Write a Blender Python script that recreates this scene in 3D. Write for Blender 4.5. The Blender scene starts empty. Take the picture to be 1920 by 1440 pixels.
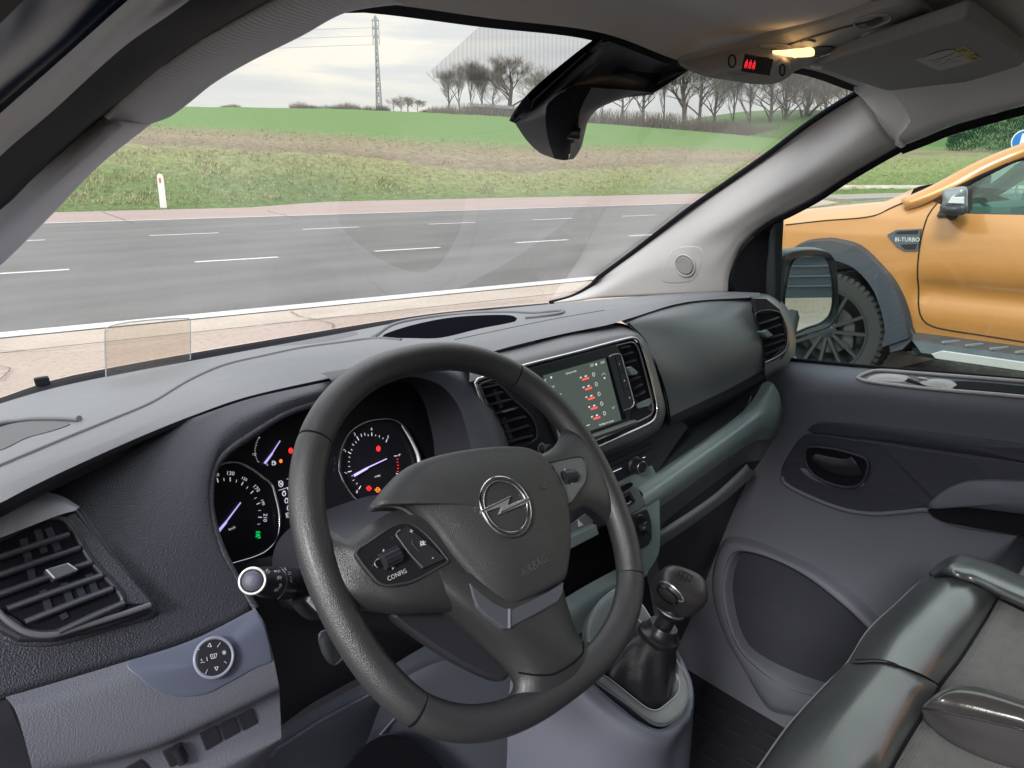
import bpy, bmesh, math, random
from mathutils import Vector, Matrix
from mathutils.noise import noise as pnoise
random.seed(7)
D = bpy.data
SC = bpy.context.scene
COL = SC.collection
V = Vector
# ------------------------------------------------------------ camera
FPX = 1442.0                       # focal length in photograph pixels (26 mm equivalent phone lens)
PITCH = math.atan(397 / FPX)
YAW = math.radians(46.1)           # looking across the cab from the driver's door
EYE = V((0, 0, 1.5))
RT = V((math.cos(YAW), -math.sin(YAW), 0))
FW = V((math.sin(YAW) * math.cos(PITCH), math.cos(YAW) * math.cos(PITCH), -math.sin(PITCH)))
UP = RT.cross(FW)
cam_d = D.cameras.new('camera')
cam_d.sensor_width = 36; cam_d.lens = FPX / 1920 * 36
cam_d.clip_start = 0.02; cam_d.clip_end = 3000
cam = D.objects.new('camera', cam_d); COL.objects.link(cam)
cam.matrix_world = Matrix(((RT.x, UP.x, -FW.x, EYE.x), (RT.y, UP.y, -FW.y, EYE.y), (RT.z, UP.z, -FW.z, EYE.z), (0, 0, 0, 1)))
SC.camera = cam
# ------------------------------------------------------------ light
SUN_EL, SUN_AZ = math.radians(32), math.radians(250)      # compass-style: clockwise from +Y
world = D.worlds.new('World'); SC.world = world; world.use_nodes = True
def build_world():
    nt = world.node_tree; nt.nodes.clear(); N = nt.nodes.new; Lk = nt.links.new
    out = N('ShaderNodeOutputWorld'); bg = N('ShaderNodeBackground'); bg.inputs[1].default_value = 0.12
    sky = N('ShaderNodeTexSky'); sky.sky_type = 'NISHITA'; sky.sun_disc = False
    sky.sun_elevation = SUN_EL; sky.sun_rotation = SUN_AZ
    tc = N('ShaderNodeTexCoord'); sep = N('ShaderNodeSeparateXYZ'); Lk(tc.outputs['Generated'], sep.inputs[0])
    mp = N('ShaderNodeMapping'); mp.inputs['Scale'].default_value = (1.6, 1.6, 13); mp.inputs['Rotation'].default_value = (0.015, -0.02, 0); Lk(tc.outputs['Generated'], mp.inputs[0])
    n1 = N('ShaderNodeTexNoise'); n1.inputs['Scale'].default_value = 1.9; n1.inputs['Detail'].default_value = 6; n1.inputs['Roughness'].default_value = .55; n1.inputs['Distortion'].default_value = .35
    Lk(mp.outputs[0], n1.inputs['Vector'])
    cl = N('ShaderNodeValToRGB'); e = cl.color_ramp.elements
    e[0].position = .38; e[0].color = (.69, .675, .67, 1)
    e[1].position = .66; e[1].color = (1.0, .92, .78, 1)
    m = cl.color_ramp.elements.new(.52); m.color = (.78, .755, .725, 1)
    Lk(n1.outputs['Fac'], cl.inputs[0])
    # overcast luminance: brighter towards the zenith (CIE overcast sky)
    z = N('ShaderNodeMapRange'); z.inputs[1].default_value = 0.02; z.inputs[2].default_value = 0.75; z.inputs[3].default_value = 0; z.inputs[4].default_value = 1
    Lk(sep.outputs['Z'], z.inputs[0])
    zr = N('ShaderNodeValToRGB'); q = zr.color_ramp.elements
    q[0].position = 0; q[0].color = (0.95, .95, .95, 1); q[1].position = 1; q[1].color = (2.6, 2.75, 3.05, 1)
    q2 = q.new(.22); q2.color = (1.1, 1.11, 1.13, 1)
    Lk(z.outputs[0], zr.inputs[0])
    mu = N('ShaderNodeMix'); mu.data_type = 'RGBA'; mu.blend_type = 'MULTIPLY'; mu.inputs[0].default_value = 1
    Lk(cl.outputs[0], mu.inputs[6]); Lk(zr.outputs[0], mu.inputs[7])
    sc = N('ShaderNodeVectorMath'); sc.operation = 'SCALE'; sc.inputs['Scale'].default_value = 5.15
    Lk(mu.outputs[2], sc.inputs[0])
    mx = N('ShaderNodeMix'); mx.data_type = 'RGBA'; mx.inputs[0].default_value = .93
    Lk(sky.outputs[0], mx.inputs[6]); Lk(sc.outputs[0], mx.inputs[7])
    Lk(mx.outputs[2], bg.inputs[0]); Lk(bg.outputs[0], out.inputs[0])
build_world()
sun_d = D.lights.new('sun', 'SUN'); sun_d.energy = 1.5; sun_d.angle = math.radians(12); sun_d.color = (1, .97, .92)
sun = D.objects.new('sun', sun_d); COL.objects.link(sun)
_sd = V((math.sin(SUN_AZ) * math.cos(SUN_EL), math.cos(SUN_AZ) * math.cos(SUN_EL), math.sin(SUN_EL)))
sun.rotation_euler = _sd.to_track_quat('Z', 'Y').to_euler(); sun.location = (0, 0, 60)
SC.view_settings.view_transform = 'Standard'; SC.view_settings.look = 'None'
SC.view_settings.gamma = 1; SC.view_settings.use_curve_mapping = False
SC.view_settings.exposure = 0.82
SC.render.engine = 'CYCLES'
SC.cycles.max_bounces = 8; SC.cycles.diffuse_bounces = 4; SC.cycles.transparent_max_bounces = 24
SC.cycles.caustics_reflective = False; SC.cycles.caustics_refractive = False
# ------------------------------------------------------------ surveying helpers: a photograph pixel meets a real plane of the place
def ray(px, py):
    return RT * (px - 960) + UP * (720 - py) + FW * FPX
def hit(px, py, p0, n):
    d = ray(px, py); return EYE + d * ((V(p0) - EYE).dot(V(n)) / d.dot(V(n)))
def aX(px, py, x): return hit(px, py, (x, 0, 0), (1, 0, 0))
def aY(px, py, y): return hit(px, py, (0, y, 0), (0, 1, 0))
def aZ(px, py, z): return hit(px, py, (0, 0, z), (0, 0, 1))
def aW(px, py, o=0): return hit(px, py, (0, 0.852 + o, 1.5), (0, 1, 1.66))   # the raked windscreen plane
class Plane:
    """a flat face of the cab: origin, ex (right), ey (up), n (towards the viewer)"""
    def __init__(s, o, ex, ey):
        s.o = V(o); s.ex = V(ex).normalized(); s.n = s.ex.cross(V(ey)).normalized(); s.ey = s.n.cross(s.ex)
    def at(s, px, py, h=0):
        return hit(px, py, s.o + s.n * h, s.n)
    def pt(s, x, y, h=0): return s.o + s.ex * x + s.ey * y + s.n * h
    def loc(s, p): q = p - s.o; return V((q.dot(s.ex), q.dot(s.ey), q.dot(s.n)))
# ------------------------------------------------------------ mesh helpers
def cr(P, n, closed=False):
    """Catmull-Rom through P, n samples evenly spaced by length"""
    P = [V(p) for p in P]
    if len(P) == 2 and not closed: return [P[0].lerp(P[1], i / (n - 1)) for i in range(n)]
    m = len(P); segs = m if closed else m - 1; K = 10; pts = []
    for i in range(segs):
        p1 = P[i]; p2 = P[(i + 1) % m]
        p0 = P[i - 1] if (closed or i > 0) else p1 + (p1 - p2)
        p3 = P[(i + 2) % m] if (closed or i + 2 < m) else p2 + (p2 - p1)
        l = max((p2 - p1).length, 1e-9)
        t1 = (p2 - p0) * (l / max((p1 - p0).length + l, 1e-9)); t2 = (p3 - p1) * (l / max((p3 - p2).length + l, 1e-9))
        for k in range(K):
            t = k / K; t_2 = t * t; t_3 = t_2 * t
            pts.append(p1 * (2*t_3 - 3*t_2 + 1) + t1 * (t_3 - 2*t_2 + t) + p2 * (-2*t_3 + 3*t_2) + t2 * (t_3 - t_2))
    pts.append(P[0].copy() if closed else P[-1].copy())
    L = [0]
    for a, b in zip(pts, pts[1:]): L.append(L[-1] + (b - a).length)
    out = []; j = 0; T = L[-1]
    for i in range(n):
        d = T * i / (n if closed else n - 1)
        while j < len(L) - 2 and L[j + 1] < d: j += 1
        s = L[j + 1] - L[j]
        out.append(pts[j].lerp(pts[j + 1], 0 if s < 1e-12 else min(1, (d - L[j]) / s)))
    return out
def root_loc(o):
    l = V((0, 0, 0))
    while o is not None: l += o.location; o = o.parent
    return l
def mesh(name, verts, faces, mat, parent=None, smooth=True, sharp=None):
    l = root_loc(parent)
    me = D.meshes.new(name); me.from_pydata([tuple(V(v) - l) for v in verts], [], faces)
    bm = bmesh.new(); bm.from_mesh(me); bmesh.ops.recalc_face_normals(bm, faces=bm.faces); bm.to_mesh(me); bm.free()
    if smooth: me.polygons.foreach_set('use_smooth', [True] * len(me.polygons))
    if smooth and sharp: me.set_sharp_from_angle(angle=math.radians(sharp))
    o = D.objects.new(name, me); COL.objects.link(o)
    if mat: me.materials.append(mat)
    if parent: o.parent = parent
    return o
class Soup:
    """collects geometry that becomes ONE mesh"""
    def __init__(s): s.v = []; s.f = []
    def add(s, v, f):
        b = len(s.v); s.v += [V(x) for x in v]; s.f += [tuple(i + b for i in q) for q in f]; return s
    def build(s, name, mat, parent=None, smooth=True, sharp=35): return mesh(name, s.v, s.f, mat, parent, smooth, sharp)
def thing(name, label, cat, loc=(0, 0, 0), group=None):
    o = D.objects.new(name, None); COL.objects.link(o); o.location = loc; o.empty_display_size = .1
    o['label'] = label; o['category'] = cat
    if group: o['group'] = group
    return o
def tag(o, label=None, cat=None, group=None, kind=None):
    for k, x in (('label', label), ('category', cat), ('group', group), ('kind', kind)):
        if x: o[k] = x
    return o
def mod_bevel(o, w, seg=2, ang=35):
    m = o.modifiers.new('bevel', 'BEVEL'); m.width = w; m.segments = seg; m.limit_method = 'ANGLE'; m.angle_limit = math.radians(ang); return o
def mod_solid(o, t, off=-1):
    m = o.modifiers.new('solid', 'SOLIDIFY'); m.thickness = t; m.offset = off; m.use_even_offset = False; return o
def grid_faces(nu, nv, cu=False, cv=False):
    F = []
    for j in range(nv if cv else nv - 1):
        for i in range(nu if cu else nu - 1):
            a = j * nu + i; b = j * nu + (i + 1) % nu; c = ((j + 1) % nv) * nu + (i + 1) % nu; d = ((j + 1) % nv) * nu + i
            F.append((a, b, c, d))
    return F
def loft_geo(rows, nu=40, nv=None, lin=False, closed=False):
    R = [cr(r, nu, closed) for r in rows]
    nv = nv or (len(rows) - 1) * 6 + 1
    if lin:
        sub = max(1, (nv - 1) // (len(rows) - 1)); G = []
        for a, b in zip(R, R[1:]):
            for k in range(sub): G.append([p.lerp(q, k / sub) for p, q in zip(a, b)])
        G.append(R[-1])
    else:
        cols = [cr([r[i] for r in R], nv) for i in range(nu)]
        G = [[cols[i][j] for i in range(nu)] for j in range(nv)]
    vs = [p for r in G for p in r]
    return vs, grid_faces(nu, len(G), closed)
def loft(name, rows, mat, parent=None, nu=40, nv=None, lin=False, thick=0, closed=False, sharp=None, off=-1):
    v, f = loft_geo(rows, nu, nv, lin, closed)
    o = mesh(name, v, f, mat, parent, True, sharp)
    if thick: mod_solid(o, thick, off)
    return o
def tube_geo(P, r, seg=10, closed=False, n=None, flat=1.0, nrm=None, caps=True):
    if n: P = cr(P, n, closed)
    P = [V(p) for p in P]; m = len(P); vs = []; up = V(nrm) if nrm else None
    for i, p in enumerate(P):
        t = (P[(i + 1) % m] - P[i - 1]) if (closed or 0 < i < m - 1) else (P[1] - P[0] if i == 0 else P[-1] - P[-2])
        t.normalize()
        if nrm: a = V(nrm); a = (a - t * a.dot(t)).normalized()
        else:
            if up is None: up = V((0, 0, 1)) if abs(t.z) < .9 else V((1, 0, 0))
            a = (up - t * up.dot(t)).normalized(); up = a
        b = t.cross(a); rr = r[min(i, len(r) - 1)] if isinstance(r, (list, tuple)) else r
        if isinstance(r, (list, tuple)) and len(r) != m: rr = r[0] + (r[-1] - r[0]) * i / max(1, m - 1)
        for k in range(seg):
            w = 2 * math.pi * k / seg; vs.append(p + b * (math.cos(w) * rr) + a * (math.sin(w) * rr * flat))
    F = grid_faces(seg, m, True, closed)
    if not closed and caps: F += [tuple(range(seg))[::-1], tuple(range((m - 1) * seg, m * seg))]
    return vs, F
def tube(name, P, r, mat, parent=None, **k):
    v, f = tube_geo(P, r, **k); return mesh(name, v, f, mat, parent, True, 50)
def box_geo(c, ex, ey, ez):
    c, ex, ey, ez = map(V, (c, ex, ey, ez)); vs = [c + ex * a + ey * b + ez * d for a in (-1, 1) for b in (-1, 1) for d in (-1, 1)]
    return vs, [(0, 1, 3, 2), (4, 6, 7, 5), (0, 4, 5, 1), (2, 3, 7, 6), (0, 2, 6, 4), (1, 5, 7, 3)]
def box(name, c, ex, ey, ez, mat, parent=None, bev=0):
    v, f = box_geo(c, ex, ey, ez); o = mesh(name, v, f, mat, parent, False)
    if bev: mod_bevel(o, bev)
    return o
def lathe_geo(o, ax, prof, seg=32):
    """prof: list of (radius, height along ax)"""
    o = V(o); ax = V(ax).normalized(); a = ax.orthogonal().normalized(); b = ax.cross(a); vs = []
    for r, h in prof:
        for k in range(seg):
            w = 2 * math.pi * k / seg; vs.append(o + ax * h + (a * math.cos(w) + b * math.sin(w)) * max(r, 1e-5))
    return vs, grid_faces(seg, len(prof), True) + [tuple(range(seg))[::-1], tuple(range((len(prof) - 1) * seg, len(prof) * seg))]
def lathe(name, o, ax, prof, mat, parent=None, seg=32, sharp=40):
    v, f = lathe_geo(o, ax, prof, seg); return mesh(name, v, f, mat, parent, True, sharp)
def plate_geo(outline, n, th):
    """flat outline (3-D points) pushed back by th along -n"""
    n = V(n).normalized(); m = len(outline); vs = [V(p) for p in outline] + [V(p) - n * th for p in outline]
    return vs, [tuple(range(m)), tuple(range(2 * m - 1, m - 1, -1))] + [(i, (i + 1) % m, m + (i + 1) % m, m + i) for i in range(m)]
def plate(name, outline, n, th, mat, parent=None, bev=0, smooth=0, seg=2):
    if smooth: outline = cr(outline, smooth, True)
    v, f = plate_geo(outline, n, th); o = mesh(name, v, f, mat, parent, bool(smooth), 30)
    if bev: mod_bevel(o, bev, seg)
    return o
def dome_geo(outline, n, h, edge, rings=8, power=2.2, base=0.0):
    """pillow: outline rises by a rounded edge, then gently crowns to h"""
    n = V(n).normalized(); c = sum(outline, V()) / len(outline); vs = []; F = []; m = len(outline)
    prof = [(1.0, -base)] + [(1 - edge * (1 - math.cos(math.pi / 2 * k / 4)), h * .45 * math.sin(math.pi / 2 * k / 4)) for k in range(0, 5)]
    for k in range(1, rings + 1):
        s = (1 - edge) * (1 - k / (rings + .3)); prof.append((s, h * .45 + h * .55 * (1 - (s / (1 - edge)) ** power)))
    for s, z in prof:
        for p in outline: vs.append(c + (p - c) * s + n * z)
    F = grid_faces(m, len(prof), True); F.append(tuple(range((len(prof) - 1) * m, len(prof) * m)))
    return vs, F
def dome(name, outline, n, h, edge, mat, parent=None, smooth=48, **k):
    o = cr(outline, smooth, True) if smooth else outline
    v, f = dome_geo(o, n, h, edge, **k); return mesh(name, v, f, mat, parent, True)
def frame_tube(name, outline, r, mat, parent, smooth=60, flat=1, nrm=None, seg=8):
    return tube(name, outline, r, mat, parent, closed=True, n=smooth, flat=flat, nrm=nrm, seg=seg)
def text(name, s, pl, c, d, h, mat, parent=None, lift=.0004, px=True, ext=.0001, sx=1.0, shear=0):
    """flat lettering lying on plane pl; c = centre, d = baseline direction (both photo pixels when px)"""
    cu = D.curves.new(name, 'FONT'); cu.body = s; cu.size = 1; cu.align_x = 'CENTER'; cu.align_y = 'CENTER'; cu.extrude = 0; cu.resolution_u = 2; cu.shear = shear
    tmp = D.objects.new('tmp', cu); COL.objects.link(tmp)
    dg = bpy.context.evaluated_depsgraph_get(); me = D.meshes.new_from_object(tmp.evaluated_get(dg))
    D.objects.remove(tmp); D.curves.remove(cu)
    if px: p = pl.at(c[0], c[1], lift); e = (pl.at(c[0] + d[0], c[1] + d[1], lift) - p).normalized()
    else: p = pl.pt(c[0], c[1], lift); e = (pl.ex * d[0] + pl.ey * d[1]).normalized()
    u = pl.n.cross(e)
    k = h / .7; vs = [p + e * (q.co.x * k * sx) + u * (q.co.y * k) for q in me.vertices]; fs = [tuple(q.vertices) for q in me.polygons]
    D.meshes.remove(me)
    return mesh(name, vs, fs, mat, parent, False)
def bar_geo(pl, a, b, w, lift=.0004, th=.0004):
    p = pl.at(*a, lift); q = pl.at(*b, lift); e = q - p; s = pl.n.cross(e).normalized() * w / 2
    return box_geo((p + q) / 2, e / 2, s, pl.n * th / 2)
# ------------------------------------------------------------ materials
def mat(name, col, rough=.5, metal=0, spec=.5, grain=0, gscale=900, var=0, vscale=6, emit=None, es=1, kind='voronoi', coat=0, coatr=.28, col2=None, rvar=0):
    m = D.materials.new(name); m.use_nodes = True; nt = m.node_tree; N = nt.nodes.new; Lk = nt.links.new
    b = nt.nodes['Principled BSDF']; b.inputs['Base Color'].default_value = (*col, 1); b.inputs['Roughness'].default_value = rough
    b.inputs['Metallic'].default_value = metal; b.inputs['Specular IOR Level'].default_value = spec
    b.inputs['Coat Weight'].default_value = coat; b.inputs['Coat Roughness'].default_value = coatr
    if emit: b.inputs['Emission Color'].default_value = (*emit, 1); b.inputs['Emission Strength'].default_value = es
    if grain or var or rvar:
        tc = N('ShaderNodeTexCoord')
    if grain:
        if kind == 'voronoi':
            t = N('ShaderNodeTexVoronoi'); t.inputs['Scale'].default_value = gscale; t.inputs['Randomness'].default_value = 1; o = t.outputs['Distance']
            w = N('ShaderNodeTexNoise'); w.inputs['Scale'].default_value = gscale * .7; Lk(tc.outputs['Object'], w.inputs['Vector'])
            ad = N('ShaderNodeVectorMath'); ad.operation = 'MULTIPLY_ADD'; ad.inputs[1].default_value = (.0012,) * 3
            Lk(w.outputs['Color'], ad.inputs[0]); Lk(tc.outputs['Object'], ad.inputs[2]); Lk(ad.outputs[0], t.inputs['Vector'])
        elif kind == 'weave':
            t = N('ShaderNodeTexVoronoi'); t.inputs['Scale'].default_value = gscale; t.inputs['Randomness'].default_value = .12; o = t.outputs['Distance']; Lk(tc.outputs['Object'], t.inputs['Vector'])
        else:
            t = N('ShaderNodeTexNoise'); t.inputs['Scale'].default_value = gscale; t.inputs['Detail'].default_value = 3; o = t.outputs['Fac']; Lk(tc.outputs['Object'], t.inputs['Vector'])
        bp = N('ShaderNodeBump'); bp.inputs['Strength'].default_value = grain; bp.inputs['Distance'].default_value = .0011
        Lk(o, bp.inputs['Height']); Lk(bp.outputs[0], b.inputs['Normal'])
    if var:
        t = N('ShaderNodeTexNoise'); t.inputs['Scale'].default_value = vscale; t.inputs['Detail'].default_value = 8; t.inputs['Roughness'].default_value = .6; Lk(tc.outputs['Object'], t.inputs['Vector'])
        r = N('ShaderNodeMapRange'); r.inputs[1].default_value = .3; r.inputs[2].default_value = .7; Lk(t.outputs['Fac'], r.inputs[0])
        mx = N('ShaderNodeMix'); mx.data_type = 'RGBA'
        c2 = col2 or tuple(c * (1 + var) for c in col); c1 = col if col2 else tuple(c * (1 - var) for c in col)
        mx.inputs[6].default_value = (*c1, 1); mx.inputs[7].default_value = (*c2, 1)
        Lk(r.outputs[0], mx.inputs[0]); Lk(mx.outputs[2], b.inputs['Base Color'])
    if rvar:
        t = N('ShaderNodeTexNoise'); t.inputs['Scale'].default_value = 14; t.inputs['Detail'].default_value = 6; Lk(tc.outputs['Object'], t.inputs['Vector'])
        r = N('ShaderNodeMapRange'); r.inputs[1].default_value = .35; r.inputs[2].default_value = .65; r.inputs[3].default_value = rough - rvar; r.inputs[4].default_value = rough + rvar
        Lk(t.outputs['Fac'], r.inputs[0]); Lk(r.outputs[0], b.inputs['Roughness'])
    return m
def glass(name, tint, refl=.06, rough=.0, ior=True, haze=0):
    """thin pane: straight-through tint plus a Fresnel reflection and a pale veil imitating light haze"""
    m = D.materials.new(name); m.use_nodes = True; nt = m.node_tree; nt.nodes.clear(); N = nt.nodes.new; Lk = nt.links.new
    out = N('ShaderNodeOutputMaterial'); tr = N('ShaderNodeBsdfTransparent'); tr.inputs[0].default_value = (*tint, 1)
    gl = N('ShaderNodeBsdfGlossy'); gl.inputs['Roughness'].default_value = rough; mx = N('ShaderNodeMixShader')
    ge = N('ShaderNodeNewGeometry'); io = N('ShaderNodeMapRange'); io.inputs[3].default_value = 1.45; io.inputs[4].default_value = 1 / 1.45; Lk(ge.outputs['Backfacing'], io.inputs[0])
    fr = N('ShaderNodeFresnel'); Lk(io.outputs[0], fr.inputs[0]); mr = N('ShaderNodeMath'); mr.operation = 'MULTIPLY'; mr.inputs[1].default_value = refl / .04; mr.use_clamp = True
    Lk(fr.outputs[0], mr.inputs[0]); Lk(mr.outputs[0], mx.inputs[0]); Lk(tr.outputs[0], mx.inputs[1]); Lk(gl.outputs[0], mx.inputs[2])
    last = mx.outputs[0]
    if haze:  # patchy translucent layer stands in for the whitish light haze on the pane
        df = N('ShaderNodeBsdfTranslucent'); df.inputs[0].default_value = (.8, .8, .8, 1); m2 = N('ShaderNodeMixShader')
        tc = N('ShaderNodeTexCoord'); t = N('ShaderNodeTexNoise'); t.inputs['Scale'].default_value = 5; t.inputs['Detail'].default_value = 5; Lk(tc.outputs['Object'], t.inputs['Vector'])
        r = N('ShaderNodeMapRange'); r.inputs[1].default_value = .35; r.inputs[2].default_value = .75; r.inputs[3].default_value = haze * .5; r.inputs[4].default_value = haze * 1.6
        Lk(t.outputs['Fac'], r.inputs[0]); Lk(r.outputs[0], m2.inputs[0]); Lk(last, m2.inputs[1]); Lk(df.outputs[0], m2.inputs[2]); last = m2.outputs[0]
    Lk(last, out.inputs[0]); return m
MT = {}
MT['top'] = mat('dash_top_plastic', (.185, .19, .205), .42, spec=.6, grain=.35, gscale=1100, rvar=.04)
MT['fascia'] = mat('fascia_grained_plastic', (.043, .045, .060), .40, spec=.6, grain=.55, gscale=640)
MT['black'] = mat('black_plastic', (.030, .031, .040), .4, grain=.15, gscale=1300)
MT['blacks'] = mat('smooth_black_plastic', (.02, .02, .025), .3)
MT['gloss'] = mat('piano_black', (.006, .006, .009), .14)
MT['lav'] = mat('grey_lavender_plastic', (.160, .167, .205), .5, grain=.4, gscale=700)
MT['lavs'] = mat('smooth_lavender_plastic', (.125, .14, .20), .42)
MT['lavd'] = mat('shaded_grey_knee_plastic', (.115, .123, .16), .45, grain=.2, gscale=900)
MT['teal'] = mat('window_tinted_grey_plastic', (.165, .182, .184), .33, spec=.85, grain=.3, gscale=900)  # greenish cast of light through the tinted window is mixed into this grey
MT['teall'] = mat('window_tinted_pale_plastic', (.25, .315, .315), .38, grain=.2, gscale=900)  # paler grey with the same window-light cast put into its colour
MT['wheel'] = mat('steering_leather', (.036, .037, .041), .38, spec=.9, coat=.25, grain=.34, gscale=1200)
MT['hub'] = mat('airbag_cover_plastic', (.050, .052, .055), .42, spec=.75, grain=.35, gscale=1100)
MT['chrome'] = mat('chrome', (.8, .8, .82), .12, metal=1)
MT['satin'] = mat('satin_silver', (.42, .43, .47), .3, metal=.8)
MT['trim'] = mat('pillar_plastic', (.50, .485, .48), .5, grain=.3, gscale=1300)
MT['trimd'] = mat('driver_pillar_plastic', (.58, .59, .66), .5, grain=.3, gscale=1300)
MT['cloth'] = mat('headliner_cloth', (.76, .75, .77), .9, grain=.5, gscale=1500, kind='noise')
MT['rib'] = mat('ribbed_pillar_cloth', (.74, .75, .80), .8)
MT['rubber'] = mat('rubber_seal', (.008, .008, .012), .75, spec=.15)
MT['bluegrey'] = mat('door_frame_paint', (.030, .046, .10), .38)
MT['leather'] = mat('black_leatherette', (.050, .055, .057), .36, spec=1.0, coat=.9, coatr=.2, grain=.22, gscale=700, kind='noise', rvar=.05)
MT['fabric'] = mat('seat_fabric', (.15, .15, .147), .9, grain=1.0, gscale=300, kind='weave', var=.10, vscale=60)
MT['door'] = mat('door_card_plastic', (.125, .131, .16), .5, grain=.3, gscale=1100)
MT['doord'] = mat('dark_door_card', (.036, .038, .055), .5, grain=.3, gscale=1100)
MT['carpet'] = mat('floor_carpet', (.022, .022, .03), .95, grain=1, gscale=500, kind='noise')
MT['white'] = mat('lit_white_marking', (.8, .8, .85), .5, emit=(.85, .85, 1), es=.32)
MT['print'] = mat('white_print', (.75, .75, .78), .5)
MT['needle'] = mat('lit_needle', (.6, .55, .9), .4, emit=(.55, .45, 1), es=.55)
MT['red'] = mat('red_telltale', (.7, .02, .02), .5, emit=(1, .03, .04), es=.8)
MT['orange'] = mat('orange_telltale', (.8, .2, .02), .5, emit=(1, .2, .03), es=.8)
MT['green'] = mat('green_telltale', (.0, .4, .08), .5, emit=(.0, .45, .08), es=.8)
MT['windscreen'] = glass('windscreen_glass', (.94, .955, .945), .032, haze=.045)
MT['doorglass'] = glass('tinted_door_glass', (.80, .93, .88), .05)
MT['combiner'] = glass('combiner_glass', (.93, .90, .86), .06, haze=.04)
# ============================================================ the place outside
RD_N = V((math.sin(math.radians(12.1)), math.cos(math.radians(12.1)), 0))    # across the road, away from the van
RD_T = V((math.cos(math.radians(12.1)), -math.sin(math.radians(12.1)), 0))   # along the road, to the right
def RP(n, t, z=0): return RD_N * n + RD_T * t + V((0, 0, z))
def ntof(px, py): p = aZ(px, py, 0); return p.dot(RD_N), p.dot(RD_T)
def lerp_tab(T, x):
    if x <= T[0][0]: return T[0][1]
    for (a, b), (c, d) in zip(T, T[1:]):
        if x <= c: return b + (d - b) * (x - a) / (c - a)
    return T[-1][1]
def ground_mat(name, c1, c2, s1, c3=None, s2=40, rough=.85, bump=.3, bscale=60, patch=None, vor=0):
    m = D.materials.new(name); m.use_nodes = True; nt = m.node_tree; N = nt.nodes.new; Lk = nt.links.new
    b = nt.nodes['Principled BSDF']; b.inputs['Roughness'].default_value = rough; b.inputs['Specular IOR Level'].default_value = .3
    tc = N('ShaderNodeTexCoord'); t = N('ShaderNodeTexNoise'); t.inputs['Scale'].default_value = s1; t.inputs['Detail'].default_value = 6; t.inputs['Roughness'].default_value = .65
    Lk(tc.outputs['Object'], t.inputs['Vector'])
    r = N('ShaderNodeMapRange'); r.inputs[1].default_value = .32; r.inputs[2].default_value = .68; Lk(t.outputs['Fac'], r.inputs[0])
    mx = N('ShaderNodeMix'); mx.data_type = 'RGBA'; mx.inputs[6].default_value = (*c1, 1); mx.inputs[7].default_value = (*c2, 1); Lk(r.outputs[0], mx.inputs[0])
    last = mx.outputs[2]
    if c3:
        t2 = N('ShaderNodeTexNoise'); t2.inputs['Scale'].default_value = s2; t2.inputs['Detail'].default_value = 3; Lk(tc.outputs['Object'], t2.inputs['Vector'])
        r2 = N('ShaderNodeMapRange'); r2.inputs[1].default_value = .5; r2.inputs[2].default_value = .72; r2.inputs[4].default_value = .8; Lk(t2.outputs['Fac'], r2.inputs[0])
        m2 = N('ShaderNodeMix'); m2.data_type = 'RGBA'; Lk(r2.outputs[0], m2.inputs[0]); Lk(last, m2.inputs[6]); m2.inputs[7].default_value = (*c3, 1); last = m2.outputs[2]
    Lk(last, b.inputs['Base Color'])
    t3 = N('ShaderNodeTexNoise'); t3.inputs['Scale'].default_value = bscale; t3.inputs['Detail'].default_value = 4; Lk(tc.outputs['Object'], t3.inputs['Vector'])
    bp = N('ShaderNodeBump'); bp.inputs['Strength'].default_value = bump; bp.inputs['Distance'].default_value = .01; Lk(t3.outputs['Fac'], bp.inputs['Height']); Lk(bp.outputs[0], b.inputs['Normal'])
    return m
M_asph = ground_mat('asphalt', (.098, .094, .088), (.132, .127, .12), .5, (.17, .165, .155), 55, .7, .5, 90)
# tyre-polished lanes: long streaks along the road
def asphalt_streaks(m):
    nt = m.node_tree; N = nt.nodes.new; Lk = nt.links.new; b = nt.nodes['Principled BSDF']
    src = b.inputs['Base Color'].links[0].from_socket
    tc = N('ShaderNodeTexCoord'); mp = N('ShaderNodeMapping'); mp.inputs['Rotation'].default_value = (0, 0, math.radians(12.1)); mp.inputs['Scale'].default_value = (.035, .9, 1)
    Lk(tc.outputs['Object'], mp.inputs[0]); t = N('ShaderNodeTexNoise'); t.inputs['Scale'].default_value = 1; t.inputs['Detail'].default_value = 4; Lk(mp.outputs[0], t.inputs['Vector'])
    r = N('ShaderNodeMapRange'); r.inputs[1].default_value = .35; r.inputs[2].default_value = .65; r.inputs[3].default_value = .86; r.inputs[4].default_value = 1.1; Lk(t.outputs['Fac'], r.inputs[0])
    sc = N('ShaderNodeVectorMath'); sc.operation = 'SCALE'; Lk(src, sc.inputs[0]); Lk(r.outputs[0], sc.inputs['Scale']); Lk(sc.outputs[0], b.inputs['Base Color'])
asphalt_streaks(M_asph)
M_conc = ground_mat('pale_concrete', (.42, .345, .275), (.54, .46, .38), .8, (.33, .29, .25), 25, .85, .4, 40)
M_pink = ground_mat('pinkish_concrete', (.40, .31, .255), (.47, .385, .325), .5, (.30, .235, .20), 18, .85, .4, 40)
M_red = ground_mat('reddish_cycle_path_concrete', (.31, .235, .205), (.36, .28, .25), .3, (.26, .20, .175), 9, .85, .3, 30)
M_yard = ground_mat('damp_gravelly_yard', (.045, .04, .03), (.10, .085, .065), 1.2, (.2, .18, .14), 14, .8, 1.0, 30)
M_mark = mat('road_paint', (.46, .45, .42), .6, var=.1, vscale=14, col2=(.76, .75, .71))
M_joint = mat('concrete_joint', (.11, .09, .08), .9)
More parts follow.
